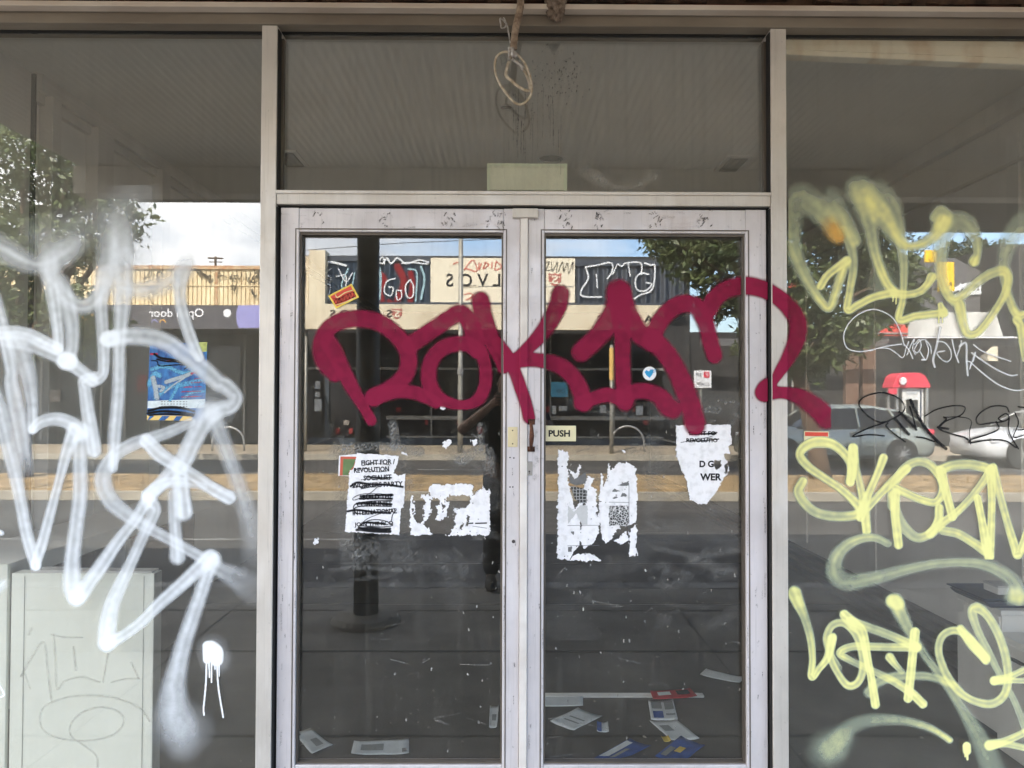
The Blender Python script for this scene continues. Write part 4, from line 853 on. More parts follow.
o = spray('letter_traces', fl_, (279, 209, 767, 760), P_DIRTDK, Y=YD-.0015, cell=.6, seed=14, clip=lambda X_, Y_: ((Y_ < 231) | ((X_ > 280) & (X_ < 297)) | ((X_ > 503.5) & (X_ < 519)) | ((X_ > 528.5) & (X_ < 543.5)) | ((X_ > 747) & (X_ < 766)))*1.0)
tag(o, 'dark flaked traces of old letters and scratches on the door frames', 'grime', kind='stuff')

# ------------------------------------------------------------------ leaflets and stickers on the doors
YP = GY-.0022
gl = []
for k in range(60):
    x, y = rr.uniform(330, 500), rr.uniform(425, 585); gl.append(dict(p=[(x, y), (x+rr.uniform(-10, 10), y+rr.uniform(-14, 14))], w=rr.uniform(3, 14), a=rr.uniform(.03, .12), soft=.8, grain=.9))
for p_, w_, a_ in (([(345,455),(350,520),(352,560)], 26, .14), ([(395,460),(400,500),(402,545)], 30, .14), ([(370,555),(400,562),(440,560)], 22, .10), ([(455,455),(480,462),(490,500)], 26, .12), ([(450,560),(455,600)], 24, .06), ([(393,425),(396,446)], 9, .38), ([(480,425),(481,450)], 5, .35), ([(345,448),(385,447),(420,452)], 9, .35), ([(460,460),(485,450),(490,470)], 12, .3), ([(345,545),(360,552),(372,545)], 14, .13), ([(330,570),(360,568),(410,570)], 4, .16), ([(350,580),(390,576)], 4, .12)):
    gl.append(dict(p=p_, w=w_, a=a_, soft=.5, grain=.9))
o = spray('glue_smears', gl, (299, 400, 502, 620), P_GLUE, Y=GY-.0008, cell=1.0, seed=15); tag(o, 'grey smears of old glue around the leaflets on the left door glass', 'glue residue', kind='stuff')
gl = []
for k in range(60):
    x, y = rr.uniform(550, 735), rr.uniform(395, 620); gl.append(dict(p=[(x, y), (x+rr.uniform(-22, 22), y+rr.uniform(-6, 8)), (x+rr.uniform(-30, 30), y+rr.uniform(-4, 14))], w=rr.uniform(2, 11), a=rr.uniform(.03, .11), soft=.8, grain=.9))
for k in range(30):
    x, y = rr.uniform(655, 742), rr.uniform(400, 425); gl.append(dict(p=[(x, y), (x+rr.uniform(-14, 14), y+rr.uniform(-3, 3))], w=rr.uniform(2, 6), a=rr.uniform(.1, .3), soft=.7, grain=.9))
for p_, w_, a_ in (([(660,410),(700,402),(742,408)], 24, .16), ([(655,440),(657,500)], 16, .10), ([(640,540),(690,530),(742,538)], 26, .13), ([(560,580),(600,572),(640,560)], 18, .10), ([(648,470),(650,520)], 14, .10), ([(560,615),(580,640)], 40, .06), ([(690,560),(735,572)], 9, .18), ([(655,548),(700,556),(742,550)], 5, .2)):
    gl.append(dict(p=p_, w=w_, a=a_, soft=.7, grain=.4))
o = spray('glue_smears', gl, (546, 385, 745, 640), P_GLUE, Y=GY-.0008, cell=1.0, seed=16); tag(o, 'grey smears and wipe marks around the leaflets on the right door glass', 'glue residue', kind='stuff')
sc_ = []
for k in range(170):
    g0 = rr.random() < .5
    x, y = (rr.uniform(300, 500) if g0 else rr.uniform(547, 743)), rr.uniform(430, 760)
    if rr.random() < .75: sc_.append(dict(p=[(x, y), (x+rr.uniform(-.6, .6), y+rr.uniform(.2, 2.5))], w=rr.uniform(.4, 1.2), a=rr.uniform(.25, .9), soft=.4, grain=.5))
    else: sc_.append(dict(p=[(x, y), (x+rr.uniform(-12, 12), y+rr.uniform(-3, 3)), (x+rr.uniform(-30, 30), y+rr.uniform(-7, 7))], w=rr.uniform(.5, 1.1), a=rr.uniform(.08, .25), soft=.6, grain=.9))
o = spray('paint_flecks', sc_, (298, 425, 745, 763), P_PALE, Y=GY-.0012, cell=.6, seed=17, clip=lambda X_, Y_: ((X_ < 502) | (X_ > 545))*1.0); tag(o, 'tiny pale flecks and scratches on the lower glass of both doors', 'flecks', kind='stuff')
# streaks of grime on the transom light
st_ = []
for k in range(24):
    x = rr.gauss(532, 16); y = rr.uniform(85, 130); st_.append(dict(p=[(x, y), (x+rr.uniform(-1, 1), y+rr.uniform(25, 60))], w=rr.uniform(.4, 1.0), a=rr.uniform(.06, .25), soft=.6, grain=.9))
for k in range(120):
    x, y = rr.gauss(560, 18), rr.gauss(78, 14); st_.append(dict(p=[(x, y), (x+rr.uniform(-1, 1), y+rr.uniform(0, 2))], w=rr.uniform(.4, 1.0), a=rr.uniform(.15, .5), soft=.6, grain=.9))
o = spray('grime_streaks', st_, (480, 40, 640, 190), P_DIRTDK, Y=GY-.0012, cell=.6, seed=18); tag(o, 'dark run marks and specks on the transom glass below the hanging cable', 'grime', kind='stuff')
sw = [dict(p=[(596,178),(606,184),(618,188),(632,187),(645,181),(655,176)], w=9, a=.15, soft=1.0, grain=.6), dict(p=[(585,170),(600,180)], w=12, a=.12, soft=1.0, grain=.6)]
o = spray('wipe_mark', sw, (575, 160, 670, 192), P_PALE, Y=GY-.0012, cell=.8, seed=19); tag(o, 'pale wiped crescent on the transom glass right of the exit box', 'grime')

# leaflet 1
K = zz(330, 445, 8)
lf = empty('leaflet', P(375, 535, YP), 'white printed leaflet with scribbled out lines and a torn upper right corner', 'leaflet', 'political leaflets')
gp = MB(); gp.add([P(x, y, YP+.0008) for x, y in K((72,85),(215,72),(215,248),(66,246))], [(0,1,2,3)]); gp.build('backing_sheet', M['paper'], lf)
gp = MB(); gp.add([P(x, y, YP+.0004) for x, y in K((84,92),(214,94),(190,180),(150,244),(78,244))], [(0,1,2,3,4)]); gp.build('red_border', M['redposter'], lf)
gp = MB(); gp.add([P(x, y, YP+.0001) for x, y in K((106,112),(206,112),(188,170),(150,215),(150,243),(100,243))], [(0,1,2,3,4,5)]); gp.build('green_picture', M['greenposter'], lf)
gw = paper('sheet', [K((215,65),(553,88),(540,150),(508,225),(545,246),(608,230),(590,500),(568,508),(555,720),(118,695),(155,205),(190,190))], M['paper'], YP-.0004, cell=.5, jag=.35, parent=lf, seed=3)
for s_, x, y, w_ in (('FIGHT FOR /', 385, 138, 270), ('REVOLUTION', 332, 197, 282), ('SOCIALIST', 380, 260, 225), ('WORKERS PARTY', 378, 318, 410), ('BUILD THE', 380, 414, 240), ('COMMUNIST', 355, 470, 280), ('INTERNATIONAL', 358, 535, 355), ('JOIN THE RCO', 350, 634, 310)):
    cx, cy = K((x, y))[0]; text_on_glass('lettering', s_, cx, cy, w_/8, YP-.0010, M['ink'], lf, rot=-.045, bold=.035, caph=5.2)
def scr(L, w=1.0): return dict(p=K(*L), w=w, a=.92, soft=.35, grain=.2)
sk = [scr([(260,165),(330,150),(400,150),(480,160)], .7), scr([(200,195),(300,190),(380,215),(470,205)], .7), scr([(290,255),(400,262),(490,262)], 1.5), scr([(250,278),(330,270),(480,275)], .7),
  scr([(165,330),(220,300),(330,315),(450,318),(580,335)], 2.2), scr([(180,340),(300,325),(250,350),(390,320)], 1.0), scr([(380,335),(320,385),(200,440),(190,420),(280,390),(500,395)], .8), scr([(245,410),(360,405),(500,400)], 2.2), scr([(240,430),(360,425),(495,430)], 2.2),
  scr([(490,445),(330,450),(210,470),(190,510),(250,490),(490,490)], 1.2), scr([(215,470),(340,465),(490,475)], 2.4), scr([(140,530),(220,520),(340,535),(480,545)], 2.2), scr([(185,545),(330,550),(520,510),(500,560),(490,610)], 1.0), scr([(410,545),(300,590),(230,650)], .7),
  scr([(240,640),(330,600),(430,605),(500,640),(430,655),(320,650),(240,645)], 1.0), scr([(270,620),(350,622),(440,632)], 2.2), scr([(215,680),(320,665),(480,690),(360,690),(230,675)], 3.0), scr([(230,660),(330,680),(480,670)], 2.4)]
spray('scribble', sk, (344, 450, 410, 536), P_BPEN, Y=YP-.0013, cell=.4, parent=lf, seed=21)
# leaflet 2, mostly torn away
K = zz(400, 470, 10.24)
l2 = empty('leaflet', P(450, 535, YP), 'landscape white leaflet torn away in patches beside the scribbled one', 'leaflet', 'political leaflets')
paper('sheet', [K((103,142),(925,142),(922,672),(103,668))], M['paper'], YP-.0003, cell=.45, jag=.8, parent=l2, seed=37, bits=.05, holes=[
  K((80,80),(345,120),(335,170),(300,190),(300,250),(245,255),(205,250),(255,330),(235,380),(240,480),(215,555),(150,520),(136,300),(118,262),(80,255)),
  K((310,300),(350,278),(400,290),(412,330),(372,390),(382,470),(362,500),(400,528),(490,475),(490,350),(510,260),(600,266),(690,266),(718,262),(705,380),(640,390),(560,380),(555,470),(567,560),(520,640),(450,668),(328,680),(300,600),(230,552),(300,510),(320,440)),
  K((762,120),(840,130),(850,172),(738,262)), K((852,120),(945,130),(935,212),(905,178),(885,198),(855,178)), K((688,465),(714,462),(706,572),(680,562)), K((642,535),(662,545),(625,620),(603,612)), K((475,275),(500,280),(490,330),(470,330)), K((432,370),(468,368),(462,402),(436,400))])
b = MB(); [b.add([P(x, y, YP-.0008) for x, y in K(*q)], [(0,1,2,3)]) for q in (((700,540),(750,537),(750,552),(700,552)), ((768,540),(890,536),(890,550),(768,553)), ((740,572),(890,594),(890,599),(740,576)))]; b.build('lettering', M['ink'], l2)
# leaflet 3, portrait, shredded
K = zz(545, 440, 6.14)
l3 = empty('leaflet', P(597, 560, YP), 'shredded portrait leaflet with grey patterned pictures below the PUSH sign', 'leaflet', 'political leaflets')
wh = [K((80,60),(142,68),(138,170),(150,275),(175,390),(188,430),(262,215),(298,240),(250,350),(210,440),(222,600),(205,655),(170,700),(140,742),(72,725)), K((140,178),(195,205),(205,150),(217,152),(212,195),(190,275),(182,280),(178,230),(150,200)), K((262,290),(312,292),(322,400),(330,500),(328,560),(300,640),(235,665),(215,600)), K((332,350),(344,200),(358,225),(352,300),(380,220),(395,140),(402,190),(436,148),(500,132),(562,172),(566,495),(520,525),(440,560),(400,610),(350,590),(330,500)), K((518,560),(562,515),(564,705),(515,715)), K((140,742),(180,705),(265,690),(352,738),(340,747)), K((352,575),(400,560),(420,600),(370,640),(350,610)), K((460,55),(490,65),(500,95),(480,75)), K((420,620),(500,560),(520,610),(470,640))]
paper('sheet', wh, M['paper'], YP-.0003, cell=.45, jag=.9, parent=l3, seed=41, bits=.05, holes=[K((490,480),(520,500),(440,600),(420,605)), K((325,360),(332,360),(325,470),(316,440))])
def pat(name, kind):
    m, nt, out = newmat(name); b = N(nt, 'ShaderNodeBsdfDiffuse'); tc = N(nt, 'ShaderNodeTexCoord'); rp = N(nt, 'ShaderNodeValToRGB')
    if kind == 'cells': t = N(nt, 'ShaderNodeTexVoronoi'); t.feature = 'DISTANCE_TO_EDGE'; t.inputs['Scale'].default_value = 105; o_ = t.outputs['Distance']; rp.color_ramp.elements[0].position = .05; rp.color_ramp.elements[1].position = .09; a, c = .72, .05
    elif kind == 'grid': t = N(nt, 'ShaderNodeTexVoronoi'); t.feature = 'DISTANCE_TO_EDGE'; t.inputs['Randomness'].default_value = .25; t.inputs['Scale'].default_value = 85; o_ = t.outputs['Distance']; rp.color_ramp.elements[0].position = .06; rp.color_ramp.elements[1].position = .1; a, c = .45, .07
    else: t = N(nt, 'ShaderNodeTexNoise'); t.inputs['Scale'].default_value = 60; o_ = t.outputs['Fac']; a, c = (.5, .62) if kind == 'pale' else (.12, .22)
    rp.color_ramp.elements[0].color = (a, a, a, 1); rp.color_ramp.elements[1].color = (c, c, c, 1)
    nt.links.new(tc.outputs['Object'], t.inputs['Vector']); nt.links.new(o_, rp.inputs[0]); nt.links.new(rp.outputs[0], b.inputs[0]); nt.links.new(b.outputs[0], out.inputs[0]); return m
pc, pg, pp, pd = pat('cell_print', 'cells'), pat('grid_print', 'grid'), pat('pale_print', 'pale'), pat('dark_print', 'dark')
for nm, q, m_ in (('picture', [(145,195),(180,240),(255,195),(250,268),(190,280),(150,265)], pd), ('picture', [(155,285),(185,282),(258,310),(258,388),(215,388),(183,360)], pg), ('picture', [(140,400),(180,440),(215,400),(262,400),(262,522),(225,522),(190,450),(140,520)], pp), ('picture', [(392,402),(515,402),(515,500),(490,528),(392,526)], pc), ('picture', [(445,278),(515,250),(515,280),(470,282)], pd), ('picture', [(412,315),(425,300),(465,312),(420,322)], pd), ('picture', [(462,350),(475,322),(500,330),(505,345)], pd), ('picture', [(410,358),(430,346),(455,350),(425,362)], pd), ('picture', [(140,655),(168,655),(165,688),(140,688)], pd), ('picture', [(155,560),(180,562),(178,590)], pd)):
    paper(nm, [K(*q)], m_, YP-.0008, cell=.45, jag=.3, parent=l3, seed=44)
for q in ([(138,524),(326,522),(326,525),(138,527)], [(392,380),(515,382),(515,385),(392,383)], [(138,648),(330,645),(330,648),(138,651)], [(514,270),(517,270),(517,640),(514,640)]): b = MB(); b.add([P(x, y, YP-.0009) for x, y in K(*q)], [(0,1,2,3)]); b.build('rule_line', M['greyink'], l3)
# leaflet 4
K = zz(660, 415, 7.68)
l4 = empty('leaflet', P(700, 504, YP), 'white leaflet torn to a downward point under the crimson tag on the right door', 'leaflet', 'political leaflets')
paper('sheet', [K((122,78),(545,72),(552,220),(525,255),(540,300),(495,300),(500,340),(525,380),(530,430),(480,500),(440,580),(390,640),(360,685),(285,683),(225,650),(215,560),(170,430),(150,390),(125,320))], M['paper'], YP-.0003, cell=.45, jag=.7, parent=l4, seed=51, holes=[K((425,345),(470,350),(465,390),(442,425),(420,395)), K((498,395),(522,360),(516,430),(498,440))])
for s_, x, y, w_, h_ in (('FIGHT FO', 326, 140, 205, 4.2), ('REVOLUTIO', 322, 194, 240, 4.2), ('D G', 358, 376, 110, 6.8), ('WER', 390, 476, 165, 7.2)):
    cx, cy = K((x, y))[0]; text_on_glass('lettering', s_, cx, cy, w_/7.68, YP-.0010, M['ink'], l4, bold=.04, caph=h_)
spray('scribble', [scr([],1) if 0 else dict(p=K((222,135),(330,145),(435,135)), w=1.6, a=.9, soft=.3), dict(p=K((230,150),(430,145)), w=1.2, a=.9, soft=.3), dict(p=K((160,212),(240,195),(330,180),(400,165)), w=.7, a=.9, soft=.3), dict(p=K((250,200),(350,196),(450,185)), w=1.2, a=.9, soft=.3)], (676, 425, 732, 446), P_BPEN, Y=YP-.0013, cell=.4, parent=l4, seed=52)
# paper scraps
for i, (pl, lb) in enumerate((([(443,441),(450,438.5),(452,442),(446,449),(443,447)], 'white paper scrap right of the mirrored pole on the left door'), ([(471,440),(476,437),(478,444),(474,445),(472,443)], 'ragged white paper scrap near the right stile of the left door'), ([(401,451),(407,453),(408,455.5),(402,454)], 'thin white paper scrap above the torn corner of the scribbled leaflet'), ([(439,404),(446,407),(444,411),(440,409)], 'white paper scrap at the lower edge of the crimson letter'), ([(314,540),(319,537.5),(319,543),(314,545)], 'pale paper scrap low on the left side of the left door'))):
    o = paper('paper_scrap', [pl], M['paper'], YP-.0003, cell=.45, jag=.8, seed=60+i); tag(o, lb, 'paper scrap', 'paper scraps on the left door')
# PUSH sign
ps = empty('push_sign', P(560, 441, YP), 'cream PUSH sign beside the pull handle on the right door glass', 'sign')
p, q = P(543.8, 441.2, YP), P(576, 425.7, YP); b = MB(); b.box(p.x, q.x, YP-.0035, YP+.001, p.z, q.z); b.build('plate', M['push'], ps, bevel=.001)
text_on_glass('lettering', 'PUSH', 559.3, 433.4, 21.5, YP-.0042, M['ink'], ps, bold=.035, caph=6.8)
# stickers
def sticker_poly(L, m, nm, par, dy): b = MB(); b.add([P(x, y, YP-dy) for x, y in L], [tuple(range(len(L)))]); return b.build(nm, m, par)
s1 = empty('sticker', P(343, 297, YP), 'tilted red sticker with a yellow border on the left door glass', 'sticker', 'stickers on the doors')
T = lambda L: [(320+x/15.36, 270+y/15.36) for x, y in L]
sticker_poly(T([(125,395),(485,210),(600,420),(245,595)]), M['stk_y'], 'border', s1, .0003)
sticker_poly(T([(158,408),(470,242),(560,410),(258,560)]), M['stk_r'], 'red_field', s1, .0007)
t_ = T([(0,0)])
spray('scrawl', [dict(p=T(L), w=w_*.6, a=.95, soft=.25, grain=0) for L, w_ in (([(205,440),(300,440),(400,380),(530,335)],1.0),([(215,500),(250,440),(270,500),(290,430),(300,500)],1.1),([(300,430),(330,490),(350,400),(370,470)],1.1),([(380,390),(400,460),(430,370),(450,440),(470,350)],1.1),([(470,360),(510,430),(520,340),(545,400)],1.0),([(230,520),(330,490),(430,450),(540,400)],.9))], (325, 283, 360, 310), P_BPEN, Y=YP-.0013, cell=.35, parent=s1, seed=71)
spray('yellow_line', [dict(p=T([(235,380),(270,420),(380,350),(500,310)]), w=.8, a=1, soft=.2, grain=0), dict(p=T([(240,540),(340,510),(440,470),(545,420)]), w=.7, a=1, soft=.2, grain=0)], (325, 283, 360, 310), P_YEL, Y=YP-.0015, cell=.35, parent=s1, seed=72)
s2 = empty('sticker', P(649, 373, YP), 'small round white sticker with a blue heart on the right door glass', 'sticker', 'stickers on the doors')
sticker_poly([(649.5+6.8*math.cos(a), 373.5+6.9*math.sin(a)) for a in np.linspace(0, 2*math.pi, 32, endpoint=False)], M['stk_w'], 'disc', s2, .0003)
sticker_poly([(644.6,372),(646.5,370),(648.8,371.5),(650.3,369.5),(653,369.3),(653.5,372),(652,375),(649.6,378),(646.2,375)], M['stk_b'], 'heart', s2, .0007)
b = MB()
for xa, ya, xb, yb in ((652.6,370.2,656,369),(653,372,655.6,371.2)): b.add([P(x, y, YP-.0007) for x, y in ((xa,ya),(xb,yb),(xb,yb+.8),(xa,ya+.8))], [(0,1,2,3)])
b.build('mark', M['stk_b'], s2)
# blue collage poster on the left window
M['pblue'] = mat('blue_collage', (.035,.19,.46), .55, scale=40, c2=(.012,.05,.20), detail=8, stretch=(1,1,.55))
M['pcyan'] = mat('cyan_collage', (.25,.60,.78), .55, scale=40, c2=(.06,.28,.55), detail=8); M['pband'] = mat('pale_band', (.66,.74,.76), .6, vary=.15, scale=60); M['porange'] = mat('orange_band', (.78,.55,.18), .6, vary=.1)
M['pgreen'] = mat('green_corner', (.50,.55,.16), .6, vary=.4, scale=50); M['pgrey'] = mat('grey_figure', (.33,.38,.42), .6, vary=.6, scale=90)
po = empty('poster', P(176, 420, YP), 'bright blue collage poster with black scribbles on the left window', 'poster')
G = zz(140, 330, 7.68)
sticker_poly(G((75,110),(518,92),(497,700),(52,692)), M['pblue'], 'sheet', po, .0002)
sticker_poly(G((430,95),(517,92),(514,165),(445,172)), M['pgreen'], 'green_corner', po, .0006)
sticker_poly(G((60,545),(500,530),(498,600),(58,600)), M['pband'], 'pale_band', po, .0006)
sticker_poly(G((54,655),(400,660),(400,698),(52,692)), M['porange'], 'orange_band', po, .0006)
b = MB()
for q in ([(75,660),(110,660),(70,692),(58,692)], [(170,660),(230,661),(190,694),(140,693)], [(280,662),(330,662),(300,696),(255,695)]): b.add([P(x, y, YP-.001) for x, y in G(*q)], [(0,1,2,3)])
b.build('blue_stripe', M['pblue'], po)
spray('cyan_swirl', [dict(p=G((90,300),(200,280),(330,330),(480,300)), w=4, a=.8, soft=.7, grain=.8), dict(p=G((120,520),(220,440),(330,420),(490,380)), w=5, a=.7, soft=.7, grain=.8), dict(p=G((70,420),(110,340),(150,350)), w=5, a=.8, soft=.6, grain=.8), dict(p=G((230,540),(280,450),(300,390)), w=3, a=.8, soft=.6, grain=.8), dict(p=G((300,230),(420,310),(490,350)), w=4, a=.6, soft=.7, grain=.8), dict(p=G((340,520),(400,480),(495,470)), w=3, a=.7, soft=.6, grain=.8)], (147, 345, 208, 420), P_WPEN if 0 else paintmat('cyan_print', (.16,.42,.62), speck=.5), Y=YP-.0008, cell=.5, parent=po, seed=81)
spray('grey_picture', [dict(p=G((100,370),(115,430),(130,520)), w=5, a=.9, soft=.4, grain=.8), dict(p=G((110,430),(180,440),(160,470)), w=3, a=.9, soft=.4, grain=.8), dict(p=G((200,400),(260,380),(340,355),(390,335)), w=4, a=.95, soft=.3, grain=.5), dict(p=G((190,480),(260,420),(340,370)), w=1.6, a=.9, soft=.3, grain=.5)], (147, 345, 208, 420), paintmat('grey_print', (.40,.45,.48), speck=.9), Y=YP-.001, cell=.5, parent=po, seed=82)
spray('red_print', [dict(p=G((395,335),(435,320)), w=2, a=.9, soft=.3), dict(p=G((85,185),(130,185)), w=2.2, a=.9, soft=.3), dict(p=G((210,240),(250,238)), w=2, a=.9, soft=.3)]+[dict(p=G((x0,y),(470,y-6)), w=1.0, a=.75, soft=.6, grain=1.2) for x0, y in ((390,405),(330,440),(310,475),(310,515),(420,375))], (147, 345, 208, 420), paintmat('red_ink', (.42,.06,.10), speck=1.2), Y=YP-.0011, cell=.45, parent=po, seed=83)
spray('scribble', [dict(p=G(*L), w=w_, a=1, soft=.25, grain=.1) for L, w_ in (([(90,235),(130,240),(150,275),(240,270),(320,265)],1.2),([(110,185),(160,215),(230,225),(300,240),(390,275)],2.4),([(130,225),(200,240),(290,245),(370,265)],1.6),([(340,300),(370,275),(300,265)],1.0),([(65,620),(150,600),(250,595),(350,605),(415,625)],2.4),([(60,640),(160,625),(280,630),(420,650)],2.4),([(70,655),(180,645),(300,650),(410,660)],1.8),([(150,595),(250,590),(340,600)],2.0))], (140, 350, 200, 420), P_BPEN, Y=YP-.0014, cell=.45, parent=po, seed=84)
b = MB()
for i, y in enumerate((548, 566, 585)):
    for k in range(9): x = 160+k*24; b.add([P(u, v, YP-.001) for u, v in G((x,y),(x+16-(k*5) % 7,y-1),(x+16-(k*5) % 7,y+5),(x,y+6))], [(0,1,2,3)])
b.build('print_line', M['greyink'], po)
# small cream label low on the right window and the pinkish sticker on it
s3 = empty('sticker', P(817, 440, YP), 'faded cream sticker half painted over by the crisp yellow name', 'sticker')
sticker_poly([(804,431),(829,431.5),(829,448),(804,448)], M['push'], 'paper', s3, -.0004); sticker_poly([(805,432),(828,432.5),(828,436.5),(805,436)], M['stk_r'], 'red_print', s3, .0001)
# ------------------------------------------------------------------ the street behind the camera (seen mirrored in the glass)
def ribbed(name, c, pitch=.1, rough=.5, c2=None, axis='x', metal=.2, depth=.35, vary=.2):
    m = mat(name, c, rough, metal, vary=vary, scale=2.5, c2=c2, stretch=(1,1,.4)); nt = m.node_tree; b = nt.nodes[m['bsdf']]
    tc = N(nt, 'ShaderNodeTexCoord'); wv = N(nt, 'ShaderNodeTexWave'); wv.bands_direction = axis.upper(); wv.inputs['Scale'].default_value = 2*math.pi/pitch/20
    nt.links.new(tc.outputs['Object'], wv.inputs['Vector']); bp = N(nt, 'ShaderNodeBump'); bp.inputs['Strength'].default_value = 1; bp.inputs['Distance'].default_value = depth*pitch
    nt.links.new(wv.outputs['Fac'], bp.inputs['Height']); nt.links.new(bp.outputs[0], b.inputs['Normal']); return m
M['concrete'] = mat('footpath_concrete', (.22,.205,.18), .85, scale=1.8, c2=(.12,.11,.095), bump=.2, bscale=120, detail=10)
M['asphalt'] = mat('asphalt', (.092,.085,.077), .85, scale=.55, c2=(.042,.039,.036), bump=.5, bscale=60, stretch=(.35,1.3,1), detail=12, lo=.3, hi=.7)
M['kerb'] = mat('kerb_concrete', (.40,.36,.29), .85, vary=.25, scale=3)
M['drygrass'] = mat('dry_verge', (.42,.29,.15), .95, scale=3, c2=(.22,.16,.085), detail=10, bump=.5, bscale=70)
M['tanpath'] = mat('tan_footpath', (.40,.33,.24), .9, vary=.3, scale=1.2)
M['line'] = mat('road_paint', (.26,.26,.25), .7, scale=3, c2=(.07,.07,.07), stretch=(.5,1,1), lo=.4, hi=.6)
M['soffit'] = mat('verandah_soffit', (.74,.70,.62), .75, vary=.15, scale=1.5)
M['fascia'] = mat('verandah_fascia', (.20,.19,.18), .6)
M['post'] = mat('dark_painted_post', (.028,.028,.03), .5, vary=.4, scale=9)
M['hoard'] = mat('cream_cladding', (.72,.60,.38), .6, .1, scale=4, c2=(.62,.48,.28), stretch=(1,1,.25))
M['rustcap'] = mat('rusty_capping', (.38,.17,.07), .8, scale=9, c2=(.55,.42,.26))
M['fascdark'] = mat('slate_fascia', (.085,.08,.09), .55, vary=.15)
M['purple'] = mat('purple_disc', (.30,.29,.58), .5, vary=.05); M['lwhite'] = mat('sign_white', (.78,.78,.80), .5, vary=.05); M['orange'] = mat('sign_orange', (.80,.38,.06), .5, vary=.08)
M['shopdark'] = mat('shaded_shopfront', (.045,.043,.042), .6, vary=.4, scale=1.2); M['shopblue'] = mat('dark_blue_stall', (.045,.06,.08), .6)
M['creamwall'] = mat('cream_render', (.74,.65,.48), .8, c2=(.55,.45,.31), scale=1.3, detail=11, lo=.30, hi=.52, stretch=(1,1,.6))
M['creamsign'] = mat('cream_sign', (.80,.72,.56), .7, vary=.08, scale=2)
M['clad'] = ribbed('charcoal_cladding', (.085,.095,.115), pitch=.30, depth=.4)
M['clad2'] = ribbed('blue_black_cladding', (.05,.07,.10), pitch=.32, depth=.4)
M['cladtrim'] = mat('charcoal_trim', (.07,.08,.10), .5, .2)
M['shopglass'] = mat('dark_shop_glass', (.02,.02,.022), .12, vary=.3)
M['alu_far'] = mat('far_window_frame', (.30,.29,.27), .5, .3)
M['brick'] = mat('brown_brick', (.20,.12,.085), .9, scale=8, c2=(.14,.085,.06))
M['redaw'] = mat('red_awning', (.62,.06,.035), .7, vary=.15); M['yellow'] = mat('yellow_sign', (.85,.55,.03), .5, vary=.06)
M['gable'] = mat('grey_gable', (.14,.135,.135), .7, vary=.15); M['terracotta'] = mat('terracotta_roof', (.36,.16,.09), .85, vary=.3, scale=12)
M['whitepanel'] = mat('weathered_white_panel', (.60,.59,.55), .7, scale=3, c2=(.42,.41,.38), stretch=(1,1,.3))
M['galv'] = mat('galvanised_pole', (.38,.36,.31), .5, .4, vary=.25, scale=8)
M['bark'] = mat('bark', (.15,.10,.065), .95, scale=9, c2=(.07,.045,.03), stretch=(1,1,.25), bump=.6, bscale=40)
M['navy'] = mat('booth_navy', (.05,.07,.12), .5); M['boothred'] = mat('booth_red', (.72,.05,.09), .4, vary=.08); M['boothwhite'] = mat('booth_white', (.70,.70,.68), .5, vary=.1)
F_WHITE = paintmat('far_white_spray', (.80,.82,.84), speck=.1); F_BLUE = paintmat('far_pale_blue_spray', (.45,.66,.72), speck=.1); F_RED = paintmat('far_red_spray', (.28,.035,.04), speck=.1); F_BLACK = paintmat('far_black_spray', (.03,.03,.03), speck=.1); F_SCRAWL = paintmat('far_red_scrawl', (.55,.09,.07), speck=.1)
def leafmat(name, a, c, tr=.35):
    m, nt, out = newmat(name); L = nt.links.new
    tc = N(nt, 'ShaderNodeTexCoord'); nz = N(nt, 'ShaderNodeTexNoise'); nz.inputs['Scale'].default_value = 1.6; nz.inputs['Detail'].default_value = 8; L(tc.outputs['Object'], nz.inputs['Vector'])
    rp = N(nt, 'ShaderNodeValToRGB'); rp.color_ramp.elements[0].position = .35; rp.color_ramp.elements[1].position = .65; rp.color_ramp.elements[0].color = c4(a); rp.color_ramp.elements[1].color = c4(c); L(nz.outputs['Fac'], rp.inputs[0])
    b = N(nt, 'ShaderNodeBsdfPrincipled'); b.inputs['Roughness'].default_value = .4; L(rp.outputs[0], b.inputs['Base Color'])
    t = N(nt, 'ShaderNodeBsdfTranslucent'); L(rp.outputs[0], t.inputs[0]); mx = N(nt, 'ShaderNodeMixShader'); mx.inputs[0].default_value = tr; L(b.outputs[0], mx.inputs[1]); L(t.outputs[0], mx.inputs[2]); L(mx.outputs[0], out.inputs[0]); return m
M['leaf'] = leafmat('street_tree_leaves', (.07,.10,.035), (.17,.20,.08)); M['leaf2'] = leafmat('dark_tree_leaves', (.03,.05,.018), (.07,.09,.03))

# ground: terrain sheet, road, footpaths, median
def stt(b, name, m): return tag(b.build(name, m), kind='structure')
b = MB(); b.box(-400, 400, -500, 300, -1.2, -.20); stt(b, 'ground', mat('far_ground', (.16,.15,.12), .95, scale=.05))
b = MB(); b.box(-60, 60, -3.05, .12, -.19, -.003); stt(b, 'near_footpath', M['concrete'])
b = MB()
for y in (-.55, -1.62, -2.45): b.box(-14, 14, y, y+.012, -.0028, .0006)
for x in np.arange(-11.2, 12.1, 3.1): b.box(x, x+.008, -3.04, -.08, -.0027, .0004)
stt(b, 'footpath_joints', M['floorline'])
b = MB(); b.box(-60, 60, -3.22, -3.051, -.19, .0); stt(b, 'near_kerb', mat('near_kerb_stone', (.24,.23,.21), .85, scale=4, c2=(.12,.115,.11)))
b = MB(); b.box(-60, 60, -16.4, -3.221, -.199, -.14); stt(b, 'road', M['asphalt'])
b = MB(); b.box(-60, 60, -5.74, -5.69, -.1399, -.136)
